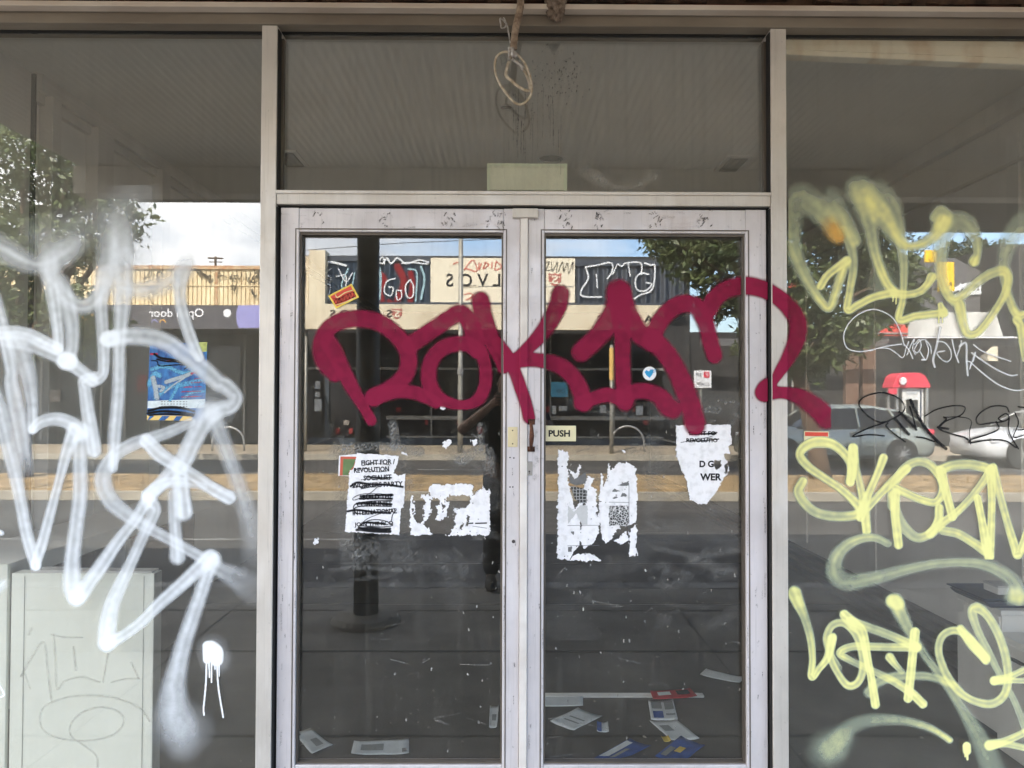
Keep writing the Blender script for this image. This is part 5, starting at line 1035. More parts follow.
for x in np.arange(-50, 50, 6): b.box(x, x+2, -13.95, -13.85, -.1399, -.136)
stt(b, 'lane_marking', M['line'])
b = MB(); b.box(-60, 60, -9.05, -8.9, -.139, -.01); b.box(-60, 60, -11.45, -11.3, -.139, -.01); stt(b, 'median_kerb', M['kerb'])
b = MB()
n = 160
for i in range(n):
    x0, x1 = -40+i*.5, -40+(i+1)*.5; h = .02+.03*mnoise.noise(Vector((x0*.4, 0, 0)))
    b.box(x0, x1, -11.299, -9.051, -.139, .005+max(0, h)+.0006*(i % 2))
stt(b, 'median_verge', M['drygrass'])
gv = []; gr = rng
nG = 9000; gx = gr.uniform(-13, 13, nG); gy = gr.uniform(-11.25, -9.1, nG); gh = gr.uniform(.02, .09, nG)*(.5+1.0*(np.sin(gx*1.7)+np.sin(gx*.6+gy*2) > .2)); ga = gr.uniform(0, 6.28, nG)
for i in range(nG):
    dx_, dy_ = math.cos(ga[i])*.006, math.sin(ga[i])*.006; lx, ly = gr.normal(0, .02), gr.normal(0, .02)
    gv += [(gx[i]-dx_, gy[i]-dy_, -.0), (gx[i]+dx_, gy[i]+dy_, -.0), (gx[i]+lx, gy[i]+ly, gh[i]+.02)]
b = MB(); b.add(gv, [(3*i, 3*i+1, 3*i+2) for i in range(nG)]); tag(b.build('dry_grass', M['drygrass']), 'dry tan grass growing along the median verge', 'grass', kind='stuff')
b = MB(); b.box(-60, 60, -16.55, -16.401, -.139, .0); stt(b, 'far_kerb', M['kerb'])
b = MB(); b.box(-60, 60, -20.4, -16.551, -.139, -.002); stt(b, 'far_footpath', M['tanpath'])

# our own building above the shopfront, and its verandah
ub = empty('shop_building', (0, .3, 3.4), 'plain rendered upper wall and parapet of the shop above its verandah', 'building')
b = MB(); b.box(-9, 9, .0, .3, 3.301, 5.7); b.build('parapet_wall', M['creamwall'], ub)  # unseen wall, raised this high to keep sun off the verandah beam end
for xa, xb in ((-9, -3.401), (3.401, 9)): b = MB(); b.box(xa, xb, -.05, .3, 0, 3.3); b.build('side_pier', M['brick'], ub)
b = MB(); b.box(-9, 9, .301, 12, ZC+.16, ZC+.40); b.build('roof_slab', M['fascdark'], ub)
ve = empty('verandah', (0, -2.9, 0), 'street verandah over the footpath with a finely ribbed pale soffit', 'verandah')
zs = 2.985; pitch = .044
b = MB(); vs = []; xs = np.arange(-2.82, 9, pitch/6)
for i, x in enumerate(xs):
    z = zs+.0045*math.cos(2*math.pi*x/pitch); vs += [(x, -.118, z), (x, -2.88, z)]
b.add(vs, [(2*i, 2*i+2, 2*i+3, 2*i+1) for i in range(len(xs)-1)]); b.build('ribbed_soffit', M['soffit'], ve, smooth=True)
b = MB(); b.box(-2.84, 9, -2.95, -.02, zs+.03, zs+.09); b.build('verandah_roof', M['fascia'], ve)
b = MB(); b.box(-2.84, 9, -2.99, -2.951, zs-.015, zs+.33); b.build('fascia_board', M['fascia'], ve)
b = MB(); b.box(1.72, 9, -2.95, -2.90, 2.755, zs-.01); v_ = b.build('hanging_signboard', M['fascia'], ve)
b = MB(); b.box(-2.84, 9, -2.26, -2.12, 2.80, zs-.008); b.build('verandah_beam', M['soffit'], ve)
pc_ = RP(366.5, 500, 2.18); 
b = MB(); b.lathe([(.082, 0.05), (.082, .9), (.078, 1.25), (.074, 1.3), (.073, 2.805)], (pc_.x, -2.18, 0), 'z', 24); b.build('post', M['post'], ve, smooth=True)
b = MB(); b.lathe([(.225, 0.0005), (.225, .02), (.20, .045), (.10, .06)], (pc_.x, -2.18, 0), 'z', 28); b.build('post_footing', M['concrete'], ve)

# ---- far side: charity shop in the middle
FAC, FAS = 20.4, 17.3
cs = empty('charity_shop', (0, -FAC, 0), 'cream charity shop with signed awning, charcoal cladding and graffiti on its parapet', 'shop building')
def px_box(parent, name, m, x0, x1, y0, y1, dist, th, lab=None):
    b = MB(); rect(b, x0, x1, y0, y1, dist, th); o = b.build(name, m, parent)
    if lab: o['label'] = lab
    return o
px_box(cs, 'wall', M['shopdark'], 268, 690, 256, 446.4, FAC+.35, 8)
px_box(cs, 'pillar', M['creamwall'], 309, 325, 250, 312, FAC-.35, .6)
px_box(cs, 'side_wall', M['creamwall'], 270, 308.5, 256, 312, FAC+.1, .2)
px_box(cs, 'upper_window', M['shopglass'], 288, 305, 268, 285, FAC+.05, .04)
px_box(cs, 'cladding', M['clad2'], 317.5, 430, 259, 306, FAC, .25, 'dark blue black cladding sprayed with pale outlines')
px_box(cs, 'sign_panel', M['creamsign'], 430.5, 575, 258, 303.5, FAC-.06, .2, 'cream sign panel with charity lettering')
px_box(cs, 'cladding', M['clad'], 573, 684, 262, 307, FAC+.02, .2, 'charcoal cladding with a white outlined throw-up')
px_box(cs, 'capping', M['cladtrim'], 572, 686, 259.5, 266, FAC-.05, .35)
px_box(cs, 'capping', M['cladtrim'], 316, 431, 256, 261, FAC-.05, .35)
px_box(cs, 'base_rail', M['cladtrim'], 316, 690, 302.5, 308, FAC-.1, .03)
px_box(cs, 'awning_fascia', M['creamwall'], 298, 664, 304.5, 329.5, FAS, .12)
a_, c_ = RP(298, 320, FAS), RP(664, 320, FAS)
zf = RP(450, 306, FAS).z
b = MB(); b.box(a_.x, c_.x, -FAC, -FAS-.121, zf-.12, zf-.04); b.build('awning_roof', M['galv'], cs)
b = MB(); b.box(a_.x, c_.x, -FAC, -FAS-.121, zf-.32, zf-.26); b.build('awning_soffit', M['shopdark'], cs)
# shop windows below
for x0, x1 in ((300,322),(330,356),(358,430),(432,498),(502,548),(552,612),(616,662)):
    px_box(cs, 'shop_window', M['shopglass'], x0, x1, 352, 436, FAC+.28, .05)
px_box(cs, 'window_transom', M['alu_far'], 300, 664, 367.5, 370, FAC+.2, .05)
px_box(cs, 'window_transom', M['alu_far'], 386, 664, 416, 420, FAC+.18, .06)
px_box(cs, 'window_sill', M['alu_far'], 386, 664, 436.2, 438, FAC+.16, .1)
px_box(cs, 'stall_riser', M['shopblue'], 300, 664, 438.5, 446, FAC+.2, .1)
for x in (301, 325, 430.8, 500, 549.8, 613.7): px_box(cs, 'mullion', M['shopblue'] if x < 330 else M['alu_far'], x, x+(4 if x < 330 else 1.4), 334, 438, FAC+.19, .05)
for q, lb in (((315,320,381,389),'notice'),((315,320,392,397),'notice'),((314.5,321.5,399,411),'notice'),((559,567,406,411),'notice'),((600,606,405,413),'notice'),((636,643,406,415),'notice'),((552,556,406,414),'notice')): px_box(cs, lb, M['paper_grey'], *q, FAC+.14, .01)
M['stock_red'] = mat('red_stock', (.30,.03,.03), .7, vary=.5, scale=5); M['stock_pale'] = mat('pale_stock', (.34,.30,.27), .7, vary=.5, scale=5)
rs = random.Random(11)
for k in range(16):
    x = rs.uniform(332, 655); w_ = rs.uniform(2, 6); y = rs.choice((425, 430, 412, 434)); px_box(cs, 'window_display', M['stock_red'] if rs.random() < .6 else M['stock_pale'], x, x+w_, y-rs.uniform(3, 8), y, FAC+.2, .02)
pb_ = px_box(cs, 'blue_poster', mat('sky_blue_poster', (.10,.42,.66), .5, vary=.2, scale=4), 551, 568, 382, 397, FAC+.12, .01)
text_street('lettering', 'OO', 561, 391, 8, FAC+.115, M['ink'], cs, caph=4)
def far(name, strokes, box, m, dist, parent, cell=.5, seed=0):
    for s in strokes: s.setdefault('soft', .3); s.setdefault('grain', .1); s.setdefault('a', .9); s.setdefault('w', 1.1)
    def f(px, py): q = Pv(px, py, dist); q[:, 1] = -dist; return q
    return spray(name, strokes, box, m, cell=cell, parent=parent, seed=seed, world=f)
text_street('lettering', 'S A L V O S', 488, 280, 84, FAC-.07, M['ink'], cs, caph=13, bold=.012)
text_street('lettering', 'STORES', 470, 286.5, 13, FAC-.07, M['ink'], cs, caph=2.6)
b = MB(); rect(b, 478, 574, 286.2, 286.8, FAC-.066, .004); b.build('sign_rule', M['greyink'], cs)
def shield(x, y, s, dist, m):
    b = MB(); q = [(-1,-1),(-.4,-.82),(0,-1),(.4,-.82),(1,-1),(.95,.2),(.6,.75),(0,1.1),(-.6,.75),(-.95,.2)]
    b.add([RP(x+a*s, y+c*s, dist) for a, c in q], [tuple(range(10))]); o = b.build('shield', m, cs)
    text_street('shield_letter', 'S', x, y, s*.9, dist-.006, M['creamsign'], cs, caph=s*1.3, bold=.03)
    b = MB()
    for t in (-.55, .5): b.add([RP(x+a*s, y+c*s, dist-.004) for a, c in ((-.85,t-.12),(.85,t+.12),(.85,t+.26),(-.85,t+.02))], [(0,1,2,3)])
    b.build('shield_band', M['creamsign'], cs)
M['shield'] = mat('faded_red_shield', (.48,.16,.13), .7, vary=.2)
shield(555, 279.5, 6.5, FAC-.07, M['shield']); shield(397, 313.5, 5.3, FAS-.006, M['shield'])
text_street('lettering', 'S A L V O S', 361, 313.5, 62, FAS-.006, M['ink'], cs, caph=7.5, bold=.02); text_street('lettering', 'S A L V O S', 630, 319, 66, FAS-.006, M['ink'], cs, caph=7.5, bold=.02)
za = lambda *L: [(290+x/4.655, 230+y/4.655) for x, y in L]
far('graffiti', [dict(p=za(*L), w=w_) for L, w_ in (([(150,150),(200,150),(260,165)],2.2),([(400,140),(430,155),(450,130),(470,155),(500,130),(540,155),(600,140),(645,150)],1.6),([(410,150),(430,125),(440,158)],1.2),([(520,155),(560,150),(640,158)],1.4),([(190,180),(160,200),(150,235),(175,255),(190,225),(165,205)],1),([(150,260),(185,255),(180,300),(150,295),(155,265)],1),([(170,300),(185,330)],1),([(225,180),(260,240),(290,200)],1),([(215,215),(260,215),(255,300)],1),
  ([(490,225),(450,240),(440,290),(470,305),(480,270),(460,265)],1.3),([(520,280),(495,285),(500,325),(520,310),(515,280)],1.1),([(560,230),(538,260),(545,310),(570,310),(575,265),(560,232)],1.3))], (317, 256, 432, 306), F_WHITE, FAC-.012 if 0 else FAC-.055, cs, seed=91)
far('graffiti', [dict(p=za(*L), w=w_, a=.75) for L, w_ in (([(415,180),(420,230),(415,320)],3),([(550,180),(590,200),(585,330)],1.6),([(610,170),(625,230),(610,320)],2.2),([(150,170),(145,250),(150,320)],1.6),([(270,180),(240,260),(285,300)],1.5),([(300,200),(290,260)],1.2))], (317, 258, 432, 306), F_BLUE, FAC-.03, cs, seed=92)
far('graffiti', [dict(p=za(*L), w=w_, a=.85, soft=.4) for L, w_ in (([(420,200),(440,230),(420,280),(430,330)],5),([(500,170),(530,240),(500,330)],7),([(560,200),(570,260),(560,330)],6),([(460,330),(480,340)],4))], (317, 258, 432, 306), F_RED, FAC-.02, cs, seed=93)
far('graffiti', [dict(p=za(*L), w=1.0) for L in ([(760,160),(780,150),(800,165)],[(810,185),(850,140),(870,190),(820,180)],[(880,150),(880,185),(890,155)],[(910,150),(900,180),(925,160),(905,150)],[(940,150),(940,180)],[(960,145),(955,185),(985,170),(960,145)],[(810,300),(840,295),(850,310),(820,325)])], (450, 256, 510, 304), F_SCRAWL, FAC-.075, cs, seed=94)
zb_ = lambda *L: [(540+x/4.876, 225+y/4.876) for x, y in L]
far('graffiti', [dict(p=zb_(*L), w=w_) for L, w_ in (([(222,205),(280,195),(340,183),(355,200),(350,230),(330,260)],1.5),([(222,205),(235,260),(205,310),(200,340),(230,350),(300,350)],1.6),([(275,240),(280,305)],1.2),([(380,190),(400,200),(420,185),(490,185),(495,240)],1.4),([(510,185),(540,195),(560,200),(555,290),(535,325),(490,340),(460,360)],1.6),([(530,240),(490,235),(465,270),(475,315),(515,320),(545,290),(520,280)],1.5),([(375,195),(355,240)],1.3),([(430,185),(440,250)],1.2))], (572, 258, 668, 307), F_WHITE, FAC-.06, cs, seed=95)
far('graffiti', [dict(p=zb_(*L), w=.8) for L in ([(25,185),(45,180),(30,220),(60,215)],[(55,180),(60,225),(85,180),(80,230)],[(90,225),(110,180),(115,225),(130,185)],[(135,185),(140,235),(160,180),(160,215)])], (544, 258, 574, 275), F_BLACK, FAC-.075, cs, seed=96)
# ---- left: hoarding and the dark fascia shop
ls = empty('corner_shop', (-12, -FAC, 0), 'shop with a dark slate signed fascia under a cream ribbed hoarding', 'shop building')
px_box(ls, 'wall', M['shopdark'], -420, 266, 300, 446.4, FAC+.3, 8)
px_box(ls, 'fascia', M['fascdark'], -300, 266, 304.5, 328, FAS+.1, .12)
a_, c_ = RP(-300, 320, FAS+.1), RP(266, 320, FAS+.1); zf = RP(200, 306, FAS+.1).z
b = MB(); b.box(a_.x, c_.x, -FAC-.2, -FAS-.221, zf-.12, zf-.05); b.build('awning_roof', M['galv'], ls)
b = MB(); b.box(a_.x, c_.x, -FAC-.2, -FAS-.221, zf-.5, zf-.44); b.build('awning_soffit', M['shopdark'], ls)
text_street('lettering', 'Open door', 176, 314, 55, FAS+.095, M['lwhite'], ls, bold=.008)
b = MB(); L_ = [RP(227+4*math.cos(t), 313+4.1*math.sin(t), FAS+.095) for t in np.linspace(0, 2*math.pi, 24, endpoint=False)]; b.add(L_, [tuple(range(24))]); b.build('sign_dot', M['lwhite'], ls)
b = MB(); L_ = [RP(262+26*math.cos(t), 314+26*math.sin(t), FAS+.095) for t in np.linspace(0, 2*math.pi, 64, endpoint=False)]; L_ = [RP(266,304.8,FAS+.095)]+[RP(x, y, FAS+.095) for x, y in [(262+26*math.cos(t), 316+26*math.sin(t)) for t in np.linspace(-2.72, -3.62, 14)]]+[RP(266,327.8,FAS+.095)]; b.add(L_, [tuple(range(len(L_)))]); b.build('sign_purple_segment', M['purple'], ls)
b = MB(); L_ = [RP(87+9*math.cos(t), 314+6*math.sin(t), FAS+.095) for t in np.linspace(-.1, math.pi+.1, 16)]; b.add(L_, [tuple(range(16))]); b.build('sign_orange_segment', M['orange'], ls)
b = MB()
for cx, mi in ((154.5, 0), (162.5, 1)):
    for i in range(8):
        t0, t1 = math.pi+math.pi*i/8, math.pi+math.pi*(i+1)/8
        b.add([RP(cx+r*math.cos(t), 322.5+r*math.sin(t), FAS+.094) for r, t in ((2.3,t0),(3.2,t0),(3.2,t1),(2.3,t1))], [(0,1,2,3)], mi)
b.build('sign_loops', [M['purple'], M['orange']], ls)
for x0, x1 in ((60,98),(102,122),(126,190),(196,240)): px_box(ls, 'shop_window', M['shopglass'], x0, x1, 345, 436, FAC+.22, .05)
for x in (-60, 0, 40, 100, 124, 193, 243): px_box(ls, 'window_frame', M['alu_far'], x, x+1.8, 336, 440, FAC+.18, .05)
px_box(ls, 'notice', M['paper_grey'], 112, 127, 353, 370, FAC+.1, .02); px_box(ls, 'window_display', M['stock_red'], 137, 146, 375, 392, FAC+.15, .03); px_box(ls, 'window_display', M['stock_pale'], 50, 60, 390, 402, FAC+.15, .03)
text_street('lettering', 'wobniW', 45, 403, 20, FAC+.16, M['alu_far'], ls, caph=5) if 0 else None
ho = empty('hoarding', RP(196, 305, FAC-.2), 'cream ribbed metal hoarding with a rusty cap rail and black tags on the awning roof', 'hoarding')
rb = MB(); k = 0
for x in np.arange(-150, 263, 4.4):
    a_, c_ = RP(x, 285, FAC-.2), RP(x+4.4, 285, FAC-.2); t_, u_ = RP(196, 268.5, FAC-.2).z, RP(196, 305, FAC-.2).z
    w_ = (c_.x-a_.x); rb.box(a_.x, a_.x+w_*.80, -FAC+.2-.04, -FAC+.2, u_, t_); rb.box(a_.x+w_*.801, c_.x-.001, -FAC+.2-.07, -FAC+.2-.035, u_, t_)
rb.build('ribbed_sheet', M['hoard'], ho)
px_box(ho, 'cap_rail', M['rustcap'], -150, 263, 264.8, 268.3, FAC-.26, .12)
px_box(ho, 'mid_rail', M['hoard'], -150, 263, 284.2, 285.2, FAC-.23, .028); px_box(ho, 'rusty_post', M['rustcap'], 215, 217.5, 268.4, 305, FAC-.22, .018)
far('graffiti', [dict(p=[(xx+a*sx, yy+c*4.6) for a, c in L], w=1.0, a=1) for xx, yy, sx, L in [(xx, yy, rs.uniform(3, 5), [(rs.uniform(-1, 1), rs.uniform(-1, 1)) for _ in range(rs.choice((4, 5, 6)))]) for xx, yy in ((147,275),(160,275),(176,276),(197,273),(204,274),(210,279),(222,277),(229,276),(234,280),(240,275),(247,277),(252,279),(257,275),(260,281),(232,288),(254,294),(150,289))]]+[dict(p=[(146,294),(153,304)], w=.8)], (130, 266, 263, 305), F_BLACK, FAC-.285, ho, cell=.4, seed=97)
# ---- right: gable house, white panel shed, red awning, yellow sign
rg_ = empty('gable_building', RP(970, 446, FAC), 'dark grey gabled building with white graffiti and a terracotta roof edge', 'building')
def poly_box(parent, name, m, L, dist, th):
    b = MB(); fr = [RP(x, y, dist) for x, y in L]; poly = [(p.x, p.z) for p in fr]; b.prism(poly, 'y', -dist, -dist-th); return b.build(name, m, parent)
poly_box(rg_, 'gable_wall', M['gable'], [(925,258),(955,258),(1018,290),(1018,446),(925,446)], FAC+2, 6)
poly_box(rg_, 'roof_edge', M['terracotta'], [(968,264.5),(998,258),(1080,258),(1080,300),(1018,292)], FAC+3, 4)
poly_box(rg_, 'side_wall', M['shopdark'], [(1000,244),(1260,244),(1260,446),(1000,446)], FAC+1, 6)
far('graffiti', [dict(p=[(960+i*4+rs.uniform(-1,1), 288+rs.uniform(-4,4)) for _ in range(5)], w=2.0) for i in range(8)]+[dict(p=[(954,290),(963,286),(975,283),(990,281)], w=4, a=.9),dict(p=[(956,296),(970,293),(990,292)], w=4, a=.85)], (950, 275, 996, 302), F_WHITE, FAC+1.95, rg_, seed=98)
sh = empty('shed_shop', RP(900, 446, FAC), 'long dark shaded shop with a weathered white panel above its awning line', 'shop building')
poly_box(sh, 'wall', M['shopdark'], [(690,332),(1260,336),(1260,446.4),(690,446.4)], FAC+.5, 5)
poly_box(sh, 'white_panel', M['whitepanel'], [(909,312),(996,312),(1003,336),(907,336)], FAC-.8, .15)
poly_box(sh, 'panel_rail', M['lwhite'], [(905,336.5),(1018,336.5),(1018,338),(905,338)], FAC-.9, .15)
poly_box(sh, 'grey_band', M['gable'], [(700,338.5),(1260,338.5),(1260,346),(700,346)], FAC-.7, .2)
poly_box(sh, 'cream_notice', M['creamsign'], [(978,359),(998,342),(998,361),(986,361)], FAC+.3, .02)
for x in (846, 863): poly_box(sh, 'brown_pier', M['brick'], [(x,346.5),(x+13,346.5),(x+13,446),(x,446)], FAC+.3, .2)
for x in (928, 956, 984): poly_box(sh, 'panel_joint', M['shopglass'], [(x,346.5),(x+2,346.5),(x+2,440),(x,440)], FAC+.42, .1)
ra = empty('red_awning', RP(890, 330, 18.5), 'red sloping awning beside the weathered white panel', 'awning')
b = MB(); A0, A1, A2, A3 = RP(878,333,18.2), RP(908,333,18.2), RP(908,324,19.6), RP(893,324,19.6); dz = Vector((0,0,-.08)); b.hexa((A0,A1,A2,A3), (A0+dz,A1+dz,A2+dz,A3+dz)); b.build('canopy', M['redaw'], ra)
b = MB(); A4, A5 = RP(878,333.5,18.2), RP(908,333.5,18.2); b.tube([A4, A5], .03, 6); b.build('front_bar', M['alu_far'], ra)
ys = empty('yellow_sign', RP(946, 320, 21.0), 'tall yellow sign board with small black lettering beside the gable', 'sign')
b = MB(); rect(b, 940, 954.5, 262, 291, 21.0, .15); b.build('sign_panel', M['yellow'], ys); b = MB(); rect(b, 945, 947, 291.2, 345, 21.1, .08); b.build('sign_post', M['dark'], ys)
text_street('lettering', 'R', 950.5, 284, 3, 20.99, M['ink'], ys, caph=4); b = MB(); rect(b, 926, 937, 250, 262, 21.4, .1); b.build('upper_panel', M['yellow'], ys)
# poles
def pole(name, px, py0, py1, dist, r, m, lb, cat, group=None):
    p, q = RP(px, py1, dist), RP(px, py0, dist); t = empty(name, (p.x, p.y, 0), lb, cat, group)
    b = MB(); b.tube([Vector((p.x, p.y, -.05)), Vector((p.x, p.y, 1.1)), Vector((p.x, p.y, q.z))], [r, r*.96, r*.8], 12); b.build('shaft', m, t, smooth=True); return t, p, q
t, p, q = pole('street_pole', 460, 190, 455, 17.2, .075, M['galv'], 'tall galvanised street pole in front of the charity shop sign', 'pole')
b = MB(); b.lathe([(.09,2.1),(.09,2.25)], (p.x,p.y,0), 'z', 12); b.build('band', M['steel'], t)
b = MB(); b.tube([Vector((p.x, p.y, q.z-.1)), Vector((p.x+.1, p.y+.4, q.z+.5)), Vector((p.x+.1, p.y+1.6, q.z+.7))], [.05,.045,.04], 8); b.build('outreach_arm', M['galv'], t)
b = MB(); b.box(p.x-.05, p.x+.25, p.y+1.6, p.y+2.2, q.z+.64, q.z+.76); b.build('lantern', M['alu_far'], t, bevel=.03)
M['sunlit_amber'] = mat('sunlit_post_amber', (.78,.50,.16), .5, vary=.15, scale=8)  # amber colour stands in for sunlight on part of the steel post
t, p, q = pole('awning_post', 611.5, 345, 452, 17.0, .055, M['galv'], 'slim steel post under the charity shop awning right of the bike hoop', 'post', 'far awning posts')
b = MB(); z0, z1 = RP(611, 380, 17.0).z, RP(611, 348, 17.0).z; b.lathe([(.062, z0), (.062, z1)], (p.x, p.y, 0), 'z', 12); b.build('sunlit_band', M['sunlit_amber'], t)  # sunlit stretch of the post, painted as a separate amber band
pole('awning_post', 305, 330, 452, 17.5, .05, M['galv'], 'slim steel post under the left end of the charity shop awning', 'post', 'far awning posts')
up = empty('power_pole', RP(216, 260, 60), 'distant power pole with a crossarm rising beyond the hoarding', 'power pole')
p, q = RP(215.5, 330, 60), RP(215.5, 256.5, 60); b = MB(); b.tube([Vector((p.x,p.y,-.2)), q], [.16,.10], 8); b.build('shaft', M['bark'], up)
b = MB(); a_, c_ = RP(208, 258, 60), RP(223, 258.5, 60); b.tube([a_, c_], .08, 6); a_, c_ = RP(209, 262, 60), RP(222, 262, 60); b.tube([a_, c_], .05, 6); b.build('crossarm', M['bark'], up)
# overhead wires
for i, (L, lb) in enumerate((([(560,236),(700,222),(1000,206)], 'upper overhead wire crossing the sky'), ([(280,252),(400,243),(560,236.5)], 'lower overhead wire crossing the sky beyond the charity shop'))):
    b = MB(); b.tube([RP(x, y, 30) for x, y in L], .018, 5); tag(b.build('overhead_wire', M['dark']), lb, 'wire', 'overhead wires')
# bike hoops
def hoop(px0, px1, pyt, dist, lb):
    a_, c_ = RP(px0, 440, dist), RP(px1, 440, dist); zt_ = RP(px0, pyt, dist).z; cx = (a_.x+c_.x)/2; r = abs(c_.x-a_.x)/2
    pts = [Vector((cx-r, -dist, -.02)), Vector((cx-r, -dist, zt_-r))]+[Vector((cx-r*math.cos(t), -dist, zt_-r+r*math.sin(t))) for t in np.linspace(.2, math.pi-.2, 10)]+[Vector((cx+r, -dist, zt_-r)), Vector((cx+r, -dist, -.02))]
    b = MB(); b.tube(pts, .028, 8); o = b.build('bike_hoop', M['steel'], smooth=True); tag(o, lb, 'bike rack', 'steel bike hoops')
hoop(611, 644, 426, 17.6, 'steel bike hoop on the far footpath outside the charity shop'); hoop(212, 244, 427, 17.6, 'steel bike hoop on the far footpath outside the slate fascia shop')
# parking sign
pk = empty('parking_sign', RP(701, 452, 16.9), 'white parking restriction sign with a red panel on a thin post', 'sign')
p = RP(701, 452, 16.95); b = MB(); b.tube([Vector((p.x,p.y,-.02)), Vector((p.x,p.y,RP(701,369,16.95).z))], .03, 8); b.build('post', M['galv'], pk)
b = MB(); rect(b, 694, 711.5, 370.5, 388, 16.9, .02); b.build('sign_plate', M['lwhite'], pk, bevel=.004)
b = MB(); rect(b, 704, 709.5, 371.8, 377.5, 16.89, .004); b.build('red_panel', M['boothred'], pk)
text_street('lettering', 'P', 706.8, 374.6, 2.6, 16.884, M['lwhite'], pk, caph=4); text_street('lettering', '2P', 699, 374.6, 6, 16.885, M['greyink'], pk, caph=3); text_street('lettering', '1/4P', 703, 384, 12, 16.885, M['greyink'], pk, caph=3.2)
# phone booth
pbh = empty('phone_booth', RP(907, 446, 18.6), 'phone booth with a domed red roof and glass sides on the far footpath', 'phone booth')
d0 = 18.6; a_, c_ = RP(897, 420, d0), RP(927, 420, d0); zt_ = RP(905, 388, d0).z; xa_, xb_ = a_.x, c_.x; dp = .48
for (x, y) in ((xa_, -d0), (xb_, -d0), (xa_, -d0-dp), (xb_, -d0-dp)): b = MB(); b.box(x-.035, x+.035, y-.035, y+.035, 0, zt_); b.build('corner_post', M['steel'], pbh)
b = MB(); prof = [(xa_-.14, zt_), (xb_+.10, zt_), (xb_+.08, zt_+.12), (xb_-.06, zt_+.36), (xb_-.20, zt_+.44), (xa_+.12, zt_+.44), (xa_-.02, zt_+.34), (xa_-.10, zt_+.12)]; b.prism(prof, 'y', -d0+.06, -d0-dp-.12); b.build('domed_roof', M['boothred'], pbh, bevel=.03)
b = MB(); b.box(xa_-.3, xa_-.05, -d0+.10, -d0+.13, zt_-.18, zt_-.01); b.build('side_sign', M['boothred'], pbh)
b = MB(); b.lathe([(.11, 0), (.08, .012), (.001, .014)], (xa_+.12, -d0+.13, zt_+.20), 'y', 16); b.build('roof_emblem', M['lwhite'], pbh)
text_street('roof_letter', 'T', 900.6, 381, 3.4, d0-.16, M['boothred'], pbh, caph=4)
b = MB(); b.box(xa_+.2, xb_-.06, -d0-.10, -d0-.06, .25, zt_-.04); b.build('back_panel', M['boothwhite'], pbh)
b = MB(); b.box(xa_+.3, xa_+.58, -d0-.06, -d0+.08, .9, 1.45); ph = b.build('telephone', M['dark'], pbh, bevel=.02)
b = MB(); b.box(xb_-.16, xb_-.12, -d0-.05, -d0-dp+.1, .2, zt_-.03); b.build('blue_side_panel', M['navy'], pbh)
b = MB(); b.box(xa_+.32, xa_+.62, -d0-.055, -d0-.045, 1.62, 1.85); b.build('notice', M['paper_grey'], pbh)
b = MB(); b.box(xa_-.02, xb_+.02, -d0-dp, -d0, 0, .05); b.build('floor_plate', M['concrete'], pbh)

